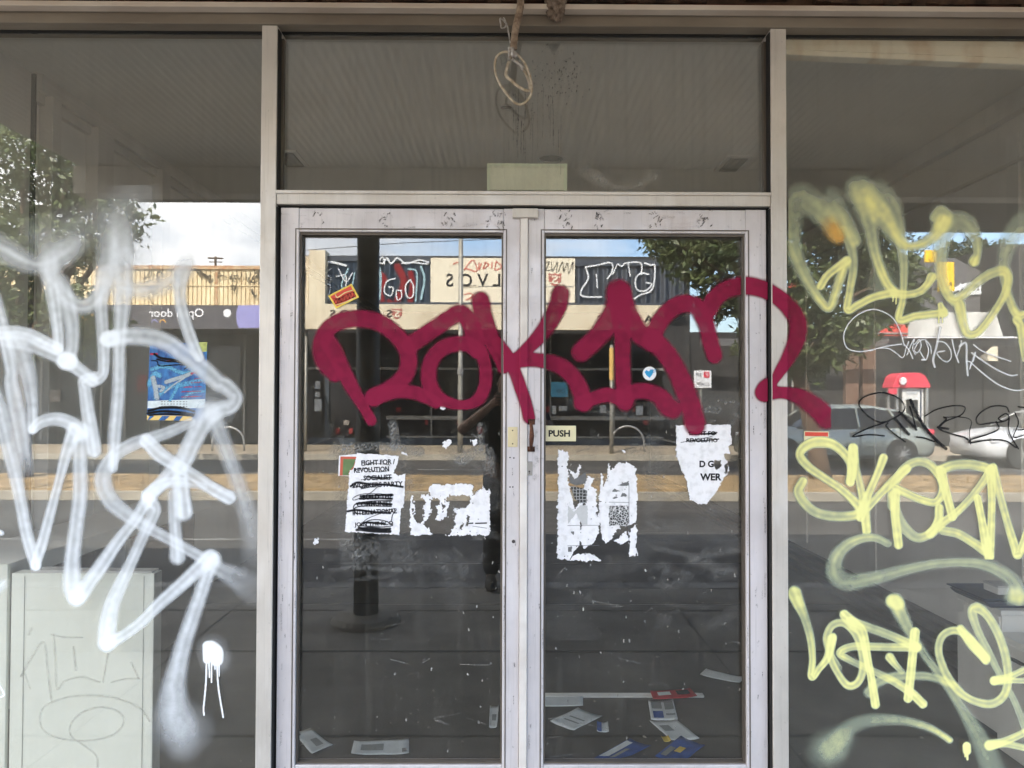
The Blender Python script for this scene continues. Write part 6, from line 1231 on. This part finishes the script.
# ---- cars
def car(root_name, lb, cx, dist, length, height, paint, flip=1):
    root = empty(root_name, (cx, -dist, -.14), lb, 'car', 'cars parked along the far kerb')
    hw = .90; z0 = -.14
    pm = mat('car_paint_'+root_name, paint, .3, .3, vary=.05, spec=.6)
    def X_(t): return cx+flip*(t-.5)*length
    low = [(0,.30,.62,.70),(.03,.24,.80,.80),(.12,.22,.90,.88),(.27,.22,.97,.90),(.5,.22,.98,.90),(.75,.22,1.0,.90),(.90,.24,1.02,.87),(.97,.28,.98,.80),(1.0,.36,.80,.72)]
    sc_ = height/1.5; b = MB(); n = 12; vs = []
    for (t, a, c, w_) in low:
        a, c = a*sc_, c*sc_
        for y, z in ((-w_*.93,a),(w_*.93,a),(w_,a+.12),(w_*1.0,(a+c)/2),(w_*.97,c-.10),(w_*.90,c),(w_*.5,c+.02),(0,c+.03),(-w_*.5,c+.02),(-w_*.90,c),(-w_*.97,c-.10),(-w_,(a+c)/2),(-w_,a+.12)): vs.append((X_(t), -dist+y, z0+z))
    k = 13; b.add(vs, [(i*k+j, i*k+(j+1) % k, (i+1)*k+(j+1) % k, (i+1)*k+j) for i in range(len(low)-1) for j in range(k)]+[tuple(range(k)), tuple(range((len(low)-1)*k, len(low)*k))])
    o = b.build('body', pm, root, smooth=True)
    def cab(rows, m, nm, grow=0.0):
        b = MB(); vs = []
        for (t, zb_, zt2, wb_, wt) in rows:
            for y, z in ((-wb_-grow, zb_), (-wt-grow, zt2), (-wt*.5, zt2+.035+grow), (wt*.5, zt2+.035+grow), (wt+grow, zt2), (wb_+grow, zb_)): vs.append((X_(t), -dist+y, z0+z*sc_))
        k = 6; b.add(vs, [(i*k+j, i*k+j+1, (i+1)*k+j+1, (i+1)*k+j) for i in range(len(rows)-1) for j in range(k-1)]+[tuple(range(k)), tuple(range((len(rows)-1)*k, len(rows)*k))]); return b.build(nm, m, root, smooth=False)
    cab([(.24,.95,.97,.84,.80),(.38,.95,1.36,.86,.66),(.46,.96,1.46,.86,.64),(.66,.97,1.47,.86,.64),(.82,.98,1.36,.85,.64),(.95,1.0,1.04,.80,.74)], M['shopglass'], 'window_glass')
    cab([(.37,1.345,1.365,.672,.655),(.46,1.41,1.468,.655,.645),(.66,1.42,1.478,.655,.645),(.83,1.33,1.365,.66,.64)], pm, 'roof', .004)
    b = MB()
    for s in (-1, 1):
        for (ta, za_, tb_, zb2) in ((.26,.98,.385,1.36),(.575,.97,.572,1.44),(.80,.98,.75,1.42),(.93,1.02,.83,1.35)):
            wa = .852; wb2 = .665
            pA, pB = Vector((X_(ta), -dist+s*wa, z0+za_*sc_)), Vector((X_(tb_), -dist+s*wb2, z0+zb2*sc_)); b.tube([pA, pB], .03, 6)
    b.build('window_pillar', pm, root)
    for t in (.17, .80):
        for s in (-1, 1):
            c = Vector((X_(t), -dist+s*(hw-.08), z0+.33))
            b = MB(); b.lathe([(.20,-.10),(.30,-.11),(.33,-.08),(.33,.08),(.30,.11),(.20,.10)], c, 'y', 28); w_ = b.build('wheel', M['dark'], root, smooth=True)
            b = MB()
            b.lathe([(.215,s*.085),(.205,s*.107),(.18,s*.10),(.175,s*.06)], c, 'y', 28)
            for q in range(10): an = q*math.pi/5; b.tube([c+Vector((.03*math.cos(an), s*.10, .03*math.sin(an))), c+Vector((.195*math.cos(an), s*.10, .195*math.sin(an)))], .016, 5)
            b.lathe([(.05,s*.09),(.05,s*.118),(.001,s*.12)], c, 'y', 12)
            rim = b.build('rim', M['steel'], root); rim.parent = w_
            b = MB(); b.lathe([(.37, -.02*s), (.36, .03*s), (.34, .035*s)], c+Vector((0, s*.075, .01)), 'y', 28); b.build('wheel_arch', M['dark'], root)
    for s in (-1, 1):
        b = MB(); b.box(X_(.02), X_(.075), -dist+s*.50, -dist+s*.83, z0+.62*sc_, z0+.78*sc_); b.build('headlight', M['lwhite'], root, bevel=.03)
        b = MB(); b.box(X_(.955), X_(.992), -dist+s*.50, -dist+s*.80, z0+.80*sc_, z0+.93*sc_); b.build('tail_light', M['boothred'], root, bevel=.02)
        b = MB(); b.box(X_(.335), X_(.36), -dist+s*.90, -dist+s*1.03, z0+.98*sc_, z0+1.10*sc_); b.build('wing_mirror', pm, root, bevel=.02)
    b = MB()
    for s in (1,):
        for t in (.33, .575, .79): b.box(X_(t), X_(t)+.012, -dist+.895, -dist+.905, z0+.35, z0+.93*sc_)
        b.box(X_(.12), X_(.9), -dist+.885, -dist+.903, z0+.24, z0+.30)
    b.build('door_gap', M['dark'], root)
    b = MB(); [b.box(X_(t), X_(t)+.14, -dist+.90, -dist+.925, z0+.84*sc_, z0+.875*sc_) for t in (.52, .74)]; b.build('door_handle', pm, root)
    b = MB(); b.box(X_(1.0), X_(1.0)+flip*.012, -dist-.25, -dist+.25, z0+.58, z0+.70); b.build('number_plate', M['lwhite'], root)
    return root
cdst = 15.35
xc = RP(846, 440, cdst-.85).x
car('grey_hatchback', 'grey green hatchback parked in front of the phone booth', xc, cdst, 4.3, 1.46, (.36,.385,.35))
x2_ = RP(982, 440, cdst-.6).x+2.25
car('silver_car', 'silver car parked behind the grey hatchback', x2_, cdst, 4.5, 1.42, (.78,.79,.80))

# ---- trees
def tree(name, lb, base, h_trunk, blobs, nleaf, lsize, m, trunk_r=.16, seed=0, lean=(0,0), bare=0):
    r = random.Random(seed); rn = np.random.default_rng(seed)
    root = empty(name, base, lb, 'tree', 'street trees across the road')
    bx, by, bz = base; b = MB(); top = Vector((bx+lean[0], by+lean[1], h_trunk))
    b.tube([Vector(base)+Vector((0,0,-.1)), Vector((bx+lean[0]*.15, by+lean[1]*.15, bz+.5)), Vector((bx+lean[0]*.55, by+lean[1]*.5, h_trunk*.6)), top], [trunk_r*1.3, trunk_r, trunk_r*.85, trunk_r*.7], 10)
    for (c, rad) in blobs:
        c = Vector(c); mid = top.lerp(c, .5)+Vector((r.uniform(-.2,.2), r.uniform(-.2,.2), r.uniform(-.1,.25)))
        b.tube([top-Vector((0,0,.15)), mid, c], [trunk_r*.5, trunk_r*.3, .02], 6)
        for k in range(4): e = c+Vector((r.uniform(-1,1), r.uniform(-1,1), r.uniform(-.7,1)))*rad*.8; b.tube([mid.lerp(c,.5), mid.lerp(e,.7), e], [trunk_r*.16, .02, .008], 5)
    b.build('trunk', M['bark'], root, smooth=True)
    tot = sum(q[1]**2.2 for q in blobs); V = []; 
    for (c, rad) in blobs:
        nn = int(nleaf*rad**2.2/tot); ncl = max(6, nn//22)
        d = rn.normal(size=(ncl,3)); d /= np.linalg.norm(d, axis=1)[:,None]; cl = np.array(c)+d*rad*(rn.random(ncl)[:,None]**.42)*np.array([1,1,.85])
        pts = np.repeat(cl, 22, 0); pts = pts+rn.normal(size=pts.shape)*.13*max(.7, rad)*np.array([1,1,.9]); V.append(pts)
    pts = np.vstack(V); nL = len(pts)
    nrm = rn.normal(size=(nL,3)); nrm[:,2] += .35; nrm /= np.linalg.norm(nrm,axis=1)[:,None]
    t = np.cross(nrm, rn.normal(size=(nL,3))); t /= np.linalg.norm(t,axis=1)[:,None]; s = np.cross(nrm, t)
    L = lsize*(.7+.6*rn.random(nL))[:,None]; Wd = L*.42
    v = np.stack([pts-t*L*.5, pts+s*Wd*.5+nrm*L*.06, pts+t*L*.5, pts-s*Wd*.5+nrm*L*.06], 1).reshape(-1,3)-np.array(base)
    me = bpy.data.meshes.new('crown'); me.vertices.add(nL*4); me.vertices.foreach_set('co', v.astype(np.float32).ravel()); me.loops.add(nL*4); me.loops.foreach_set('vertex_index', np.arange(nL*4, dtype=np.int32)); me.polygons.add(nL); me.polygons.foreach_set('loop_start', np.arange(nL, dtype=np.int32)*4); me.update(calc_edges=True); me.materials.append(m)
    o = bpy.data.objects.new('crown', me); col.objects.link(o); o.parent = root; return root
def rp3(px, py, dist): q = RP(px, py, dist); return (q.x, q.y, q.z)
D1 = 10.6
tb_ = RP(822, 485, D1)
tree('street_tree', 'leafy street tree on the verge in front of the parked grey hatchback', (tb_.x, tb_.y, 0), 2.3, [(rp3(790,300,D1),.85),(rp3(760,250,D1-.3),.75),(rp3(700,255,D1),.66),(rp3(835,230,D1+.2),.9),(rp3(690,225,D1),.6),(rp3(745,190,D1+.5),.9),(rp3(810,180,D1-.4),.9),(rp3(772,345,D1-.3),.62),(rp3(868,270,D1+.3),.62),(rp3(800,365,D1+.2),.45),(rp3(725,300,D1+.3),.5),(rp3(880,205,D1),.6),(rp3(660,240,D1),.28),(rp3(885,310,D1+.2),.4),(rp3(850,330,D1-.2),.5),(rp3(895,275,D1),.45),(rp3(905,300,D1+.3),.36),(rp3(830,350,D1),.45)], 30000, .15, M['leaf'], seed=3, lean=(-.5,0))
tl = RP(20, 487, D1)
tree('street_tree', 'leafy street tree on the verge facing the left side window', (tl.x, tl.y, 0), 2.3, [(rp3(40,250,D1),.95),(rp3(-20,220,D1+.4),1.0),(rp3(95,235,D1-.3),.72),(rp3(125,215,D1),.48),(rp3(60,180,D1+.3),.9),(rp3(0,310,D1),.85),(rp3(75,310,D1-.2),.6),(rp3(-60,290,D1+.3),.9),(rp3(20,150,D1-.4),.8),(rp3(30,345,D1+.3),.5),(rp3(82,180,D1-.1),.6),(rp3(110,200,D1),.45),(rp3(100,330,D1),.5)], 18000, .13, M['leaf'], seed=8)
D2 = 26
for i, (px, py, w_, lb) in enumerate(((885, 262, 1.7, 'dark tree rising behind the white panel shed'), (958, 268, 1.1, 'small dark tree behind the grey gable'), (985, 258, 1.0, 'dark bushy tree beside the terracotta roof edge'))):
    c = RP(px, py, D2+i*2); tree('background_tree', lb, (c.x, c.y, -.2), c.z-w_*.8, [((c.x,c.y,c.z),w_),((c.x-w_*.8,c.y,c.z-.5),w_*.7),((c.x+w_*.8,c.y,c.z-.3),w_*.7),((c.x,c.y-.4,c.z+w_*.6),w_*.6)], 3500, .2, M['leaf2'], seed=20+i)
rf = MB()
tag(None, None) if 0 else None
# red blossoms / signs glimpsed by the big tree
b = MB(); rect(b, 789, 797, 282, 290, 19.2, .05); b2 = empty('red_sign', RP(793, 446, 19.2), 'small red and white shop sign glimpsed behind the leafy tree by the right mullion', 'sign')
b.build('red_panel', M['redaw'], b2); b = MB(); rect(b, 788, 795, 270, 280, 19.2, .05); b.build('white_panel', M['lwhite'], b2); b = MB(); rect(b, 792, 793.5, 290.5, 446, 19.25, .05); b.build('post', M['galv'], b2)

# ------------------------------------------------------------------ the photographer, standing behind the camera under the verandah
M['skin'] = mat('skin', (.36,.21,.15), .55, vary=.08); M['shirt'] = mat('black_shirt', (.018,.018,.02), .9, vary=.3, scale=6); M['jeans'] = mat('dark_jeans', (.03,.034,.045), .9, vary=.2); M['hair'] = mat('dark_hair', (.03,.02,.015), .6); M['shoe'] = mat('dark_shoes', (.03,.03,.03), .6)
pr = empty('person', (0, -3.10, 0), 'person in a black T-shirt and dark jeans holding up a phone to take the picture', 'person')
PX, PY = 0.0, -3.10
def skin(name, verts, edges, radii, m, parent, sub=2, root=0):
    off = ORG[pr.name]
    me = bpy.data.meshes.new(name); me.from_pydata([tuple(Vector(v)-off) for v in verts], edges, []); me.update(); me.materials.append(m)
    o = bpy.data.objects.new(name, me); col.objects.link(o); o.parent = parent; ORG[o.name] = off
    o.modifiers.new('skin', 'SKIN')
    for i, r in enumerate(radii):
        me.skin_vertices[0].data[i].radius = (r, r) if not isinstance(r, tuple) else r
    me.skin_vertices[0].data[root].use_root = True
    s = o.modifiers.new('sub', 'SUBSURF'); s.levels = sub; s.render_levels = sub
    return o
EL = {s: Vector((PX+s*.36, PY+.10, 1.21)) for s in (-1, 1)}; HD = {s: Vector((PX+s*.075, -2.80, 1.45)) for s in (-1, 1)}; SH = {s: Vector((PX+s*.185, PY-.02, 1.39)) for s in (-1, 1)}
V = [(PX,PY,.93),(PX,PY,1.12),(PX,PY-.01,1.34),(PX,PY-.01,1.45),(PX,PY+.02,1.53),(PX,PY+.03,1.60),(PX,PY+.02,1.66)]; Rd = [(.16,.12),(.15,.11),(.17,.12),.06,(.075,.09),(.078,.095),(.06,.075)]; E = [(0,1),(1,2),(2,3),(3,4),(4,5),(5,6)]
for s in (-1, 1):
    i = len(V); mid = EL[s].lerp(HD[s], .9); V += [tuple(SH[s]), tuple(SH[s].lerp(EL[s], .5)), tuple(EL[s]), tuple(EL[s].lerp(HD[s], .4)), tuple(mid), tuple(HD[s]+Vector((0,-.01,0)))]; Rd += [.065,.048,.042,.042,.028,.032]; E += [(2,i),(i,i+1),(i+1,i+2),(i+2,i+3),(i+3,i+4),(i+4,i+5)]
    for k in range(4):                       # fingers closing round the phone's edge
        j = len(V); z = 1.485-.022*k; V += [(HD[s].x+s*.012, -2.775, z), (HD[s].x+s*.012, -2.745, z), (HD[s].x-s*.012, -2.731, z), (HD[s].x-s*.032, -2.731, z-.002)]; Rd += [.010,.009,.008,.007]; E += [(i+5,j),(j,j+1),(j+1,j+2),(j+2,j+3)]
    j = len(V); V += [(HD[s].x-s*.02, -2.775, 1.42), (HD[s].x-s*.035, -2.765, 1.445)]; Rd += [.011,.009]; E += [(i+5,j),(j,j+1)]
    i = len(V); V += [(PX+s*.10,PY,.88),(PX+s*.11,PY+.01,.50),(PX+s*.12,PY-.02,.10),(PX+s*.12,PY+.10,.04)]; Rd += [.085,.058,.042,.035]; E += [(0,i),(i,i+1),(i+1,i+2),(i+2,i+3)]
skin('body', V, E, Rd, M['skin'], pr)
V = [(PX,PY,.90),(PX,PY,1.12),(PX,PY-.01,1.33),(PX,PY-.01,1.42)]; Rd = [(.19,.145),(.18,.135),(.20,.145),(.10,.09)]; E = [(0,1),(1,2),(2,3)]
for s in (-1, 1): i = len(V); V += [tuple(SH[s]), tuple(SH[s].lerp(EL[s], .45)), tuple(SH[s].lerp(EL[s], .75))]; Rd += [.085,.075,.072]; E += [(2,i),(i,i+1),(i+1,i+2)]
skin('shirt', V, E, Rd, M['shirt'], pr)
V = [(PX,PY,.94)]; Rd = [(.17,.13)]; E = []
for s in (-1, 1): i = len(V); V += [(PX+s*.10,PY,.82),(PX+s*.11,PY+.01,.48),(PX+s*.12,PY-.01,.07)]; Rd += [.10,.080,.075]; E += [(0,i),(i,i+1),(i+1,i+2)]
skin('jeans', V, E, Rd, M['jeans'], pr)
for s in (-1, 1):
    bm = bmesh.new(); bmesh.ops.create_uvsphere(bm, u_segments=16, v_segments=10, radius=1)
    for v in bm.verts: v.co = Vector((v.co.x*.048, v.co.y*.135, max(v.co.z, -.5)*.07+.036))+Vector((s*.12, .06, 0))
    me = bpy.data.meshes.new('shoe'); bm.to_mesh(me); bm.free(); me.materials.append(M['shoe']); o = bpy.data.objects.new('shoe', me); col.objects.link(o); o.parent = pr
    b = MB(); b.lathe([(.004,0),(.013,.006),(.016,.012),(.010,.02),(.001,.022)], (PX+s*.082, PY+.04, 1.575), 'x', 10); b.build('ear', M['skin'], pr, smooth=True)
    b = MB(); b.lathe([(.001,.0),(.011,.004),(.013,.010),(.006,.018),(.001,.02)], (PX+s*.03, PY+.108, 1.595), 'y', 12); b.build('eye', M['lwhite'], pr, smooth=True)
    b = MB(); b.lathe([(.001,.0),(.006,.001),(.001,.003)], (PX+s*.03, PY+.128, 1.595), 'y', 10); b.build('pupil', M['dark'], pr)
b = MB(); b.add([(PX-.006,PY+.115,1.60),(PX+.006,PY+.115,1.60),(PX+.014,PY+.118,1.552),(PX-.014,PY+.118,1.552),(PX,PY+.15,1.558)], [(0,1,4),(1,2,4),(2,3,4),(3,0,4),(0,1,2,3)]); b.build('nose', M['skin'], pr)
b = MB(); b.box(PX-.022, PX+.022, PY+.112, PY+.122, 1.528, 1.536); b.build('mouth', mat('lips', (.30,.12,.10), .5), pr, bevel=.003)
bm = bmesh.new(); bmesh.ops.create_uvsphere(bm, u_segments=20, v_segments=14, radius=1)
for v in bm.verts:
    c = v.co.copy(); k = 1+.04*mnoise.noise(c*5)
    if c.y > .35 and c.z < .45: c.y = .35-.2*(.45-c.z)
    v.co = Vector((c.x*.098*k, c.y*.115*k+.0, c.z*.10*k+1.635))
me = bpy.data.meshes.new('hair'); bm.to_mesh(me); bm.free(); me.materials.append(M['hair']); me.polygons.foreach_set('use_smooth', [True]*len(me.polygons)); o = bpy.data.objects.new('hair', me); col.objects.link(o); o.parent = pr
ph = empty('mobile_phone', (0, -2.755, 1.47), 'dark mobile phone held up in both hands by the photographer', 'phone')
b = MB(); b.box(-.078, .078, -2.758, -2.748, 1.43, 1.51); b.build('case', M['dark'], ph, bevel=.004)
b = MB(); b.box(-.072, .072, -2.7595, -2.7585, 1.436, 1.504); b.build('screen', M['shopglass'], ph)
b = MB(); b.lathe([(.008,0),(.008,.003),(.001,.004)], (.0, -2.748, 1.47), 'y', 16); b.build('lens', M['shopglass'], ph)

# ------------------------------------------------------------------ light and sky
SE, SA = R_(46), R_(-22)                       # sun elevation; azimuth from +Y, negative = towards -X
sd = Vector((math.sin(SA)*math.cos(SE), math.cos(SA)*math.cos(SE), math.sin(SE)))
sl = bpy.data.lights.new('sun', 'SUN'); sl.energy = 3.3; sl.angle = R_(.5); sl.color = (1, .94, .84)
so = bpy.data.objects.new('sun', sl); col.objects.link(so); so.rotation_euler = sd.to_track_quat('Z', 'Y').to_euler(); so.location = (0, 10, 20)
wd = bpy.data.worlds.new('World'); sc.world = wd; wd.use_nodes = True; nt = wd.node_tree; L = nt.links.new
for n_ in list(nt.nodes): nt.nodes.remove(n_)
out = N(nt, 'ShaderNodeOutputWorld'); bg = N(nt, 'ShaderNodeBackground'); bg.inputs['Strength'].default_value = .15
sk_ = N(nt, 'ShaderNodeTexSky'); sk_.sky_type = 'NISHITA'; sk_.sun_disc = False; sk_.sun_elevation = SE; sk_.sun_rotation = SA; sk_.air_density = 1.0; sk_.dust_density = 1.5; sk_.ozone_density = 1.5
tc = N(nt, 'ShaderNodeTexCoord'); mp = N(nt, 'ShaderNodeMapping'); mp.inputs['Scale'].default_value = (1.0, 1.0, 2.4); mp.inputs['Location'].default_value = (.35, .2, .0); L(tc.outputs['Generated'], mp.inputs[0])
nz = N(nt, 'ShaderNodeTexNoise'); nz.inputs['Scale'].default_value = 2.2; nz.inputs['Detail'].default_value = 9; nz.inputs['Roughness'].default_value = .58; L(mp.outputs[0], nz.inputs[0])
sx = N(nt, 'ShaderNodeSeparateXYZ'); L(tc.outputs['Generated'], sx.inputs[0])
# more cloud towards -x (left in the mirror image), clearer towards +x
ma = N(nt, 'ShaderNodeMath', operation='MULTIPLY_ADD'); L(sx.outputs[0], ma.inputs[0]); ma.inputs[1].default_value = -.42; L(nz.outputs['Fac'], ma.inputs[2])
rp = N(nt, 'ShaderNodeValToRGB'); rp.color_ramp.elements[0].position = .46; rp.color_ramp.elements[1].position = .60; rp.color_ramp.elements[0].color = (0,0,0,1); rp.color_ramp.elements[1].color = (1,1,1,1); L(ma.outputs[0], rp.inputs[0])
mx = N(nt, 'ShaderNodeMix'); mx.data_type = 'RGBA'; L(rp.outputs[0], mx.inputs[0]); L(sk_.outputs[0], mx.inputs[6]); 
n2 = N(nt, 'ShaderNodeTexNoise'); n2.inputs['Scale'].default_value = 5.5; n2.inputs['Detail'].default_value = 8; L(mp.outputs[0], n2.inputs[0])
r2 = N(nt, 'ShaderNodeValToRGB'); r2.color_ramp.elements[0].position = .38; r2.color_ramp.elements[1].position = .6; r2.color_ramp.elements[0].color = (3.9,4.1,4.4,1); r2.color_ramp.elements[1].color = (6.3,6.3,6.3,1); L(n2.outputs['Fac'], r2.inputs[0]); L(r2.outputs[0], mx.inputs[7])
L(mx.outputs[2], bg.inputs[0]); L(bg.outputs[0], out.inputs[0])

sc.render.engine = 'CYCLES'
cy = sc.cycles; cy.max_bounces = 10; cy.transparent_max_bounces = 32; cy.diffuse_bounces = 5; cy.glossy_bounces = 4; cy.use_denoising = True; cy.use_adaptive_sampling = False
cy.sample_clamp_indirect = 8; cy.caustics_reflective = True; cy.caustics_refractive = False
try: cy.denoiser = 'OPENIMAGEDENOISE'; cy.denoising_input_passes = 'RGB_ALBEDO_NORMAL'; cy.denoising_prefilter = 'ACCURATE'
except Exception: pass
vs_ = sc.view_settings; vs_.view_transform = 'Standard'; vs_.look = 'None'; vs_.exposure = 3.0; vs_.gamma = 1; vs_.use_curve_mapping = False
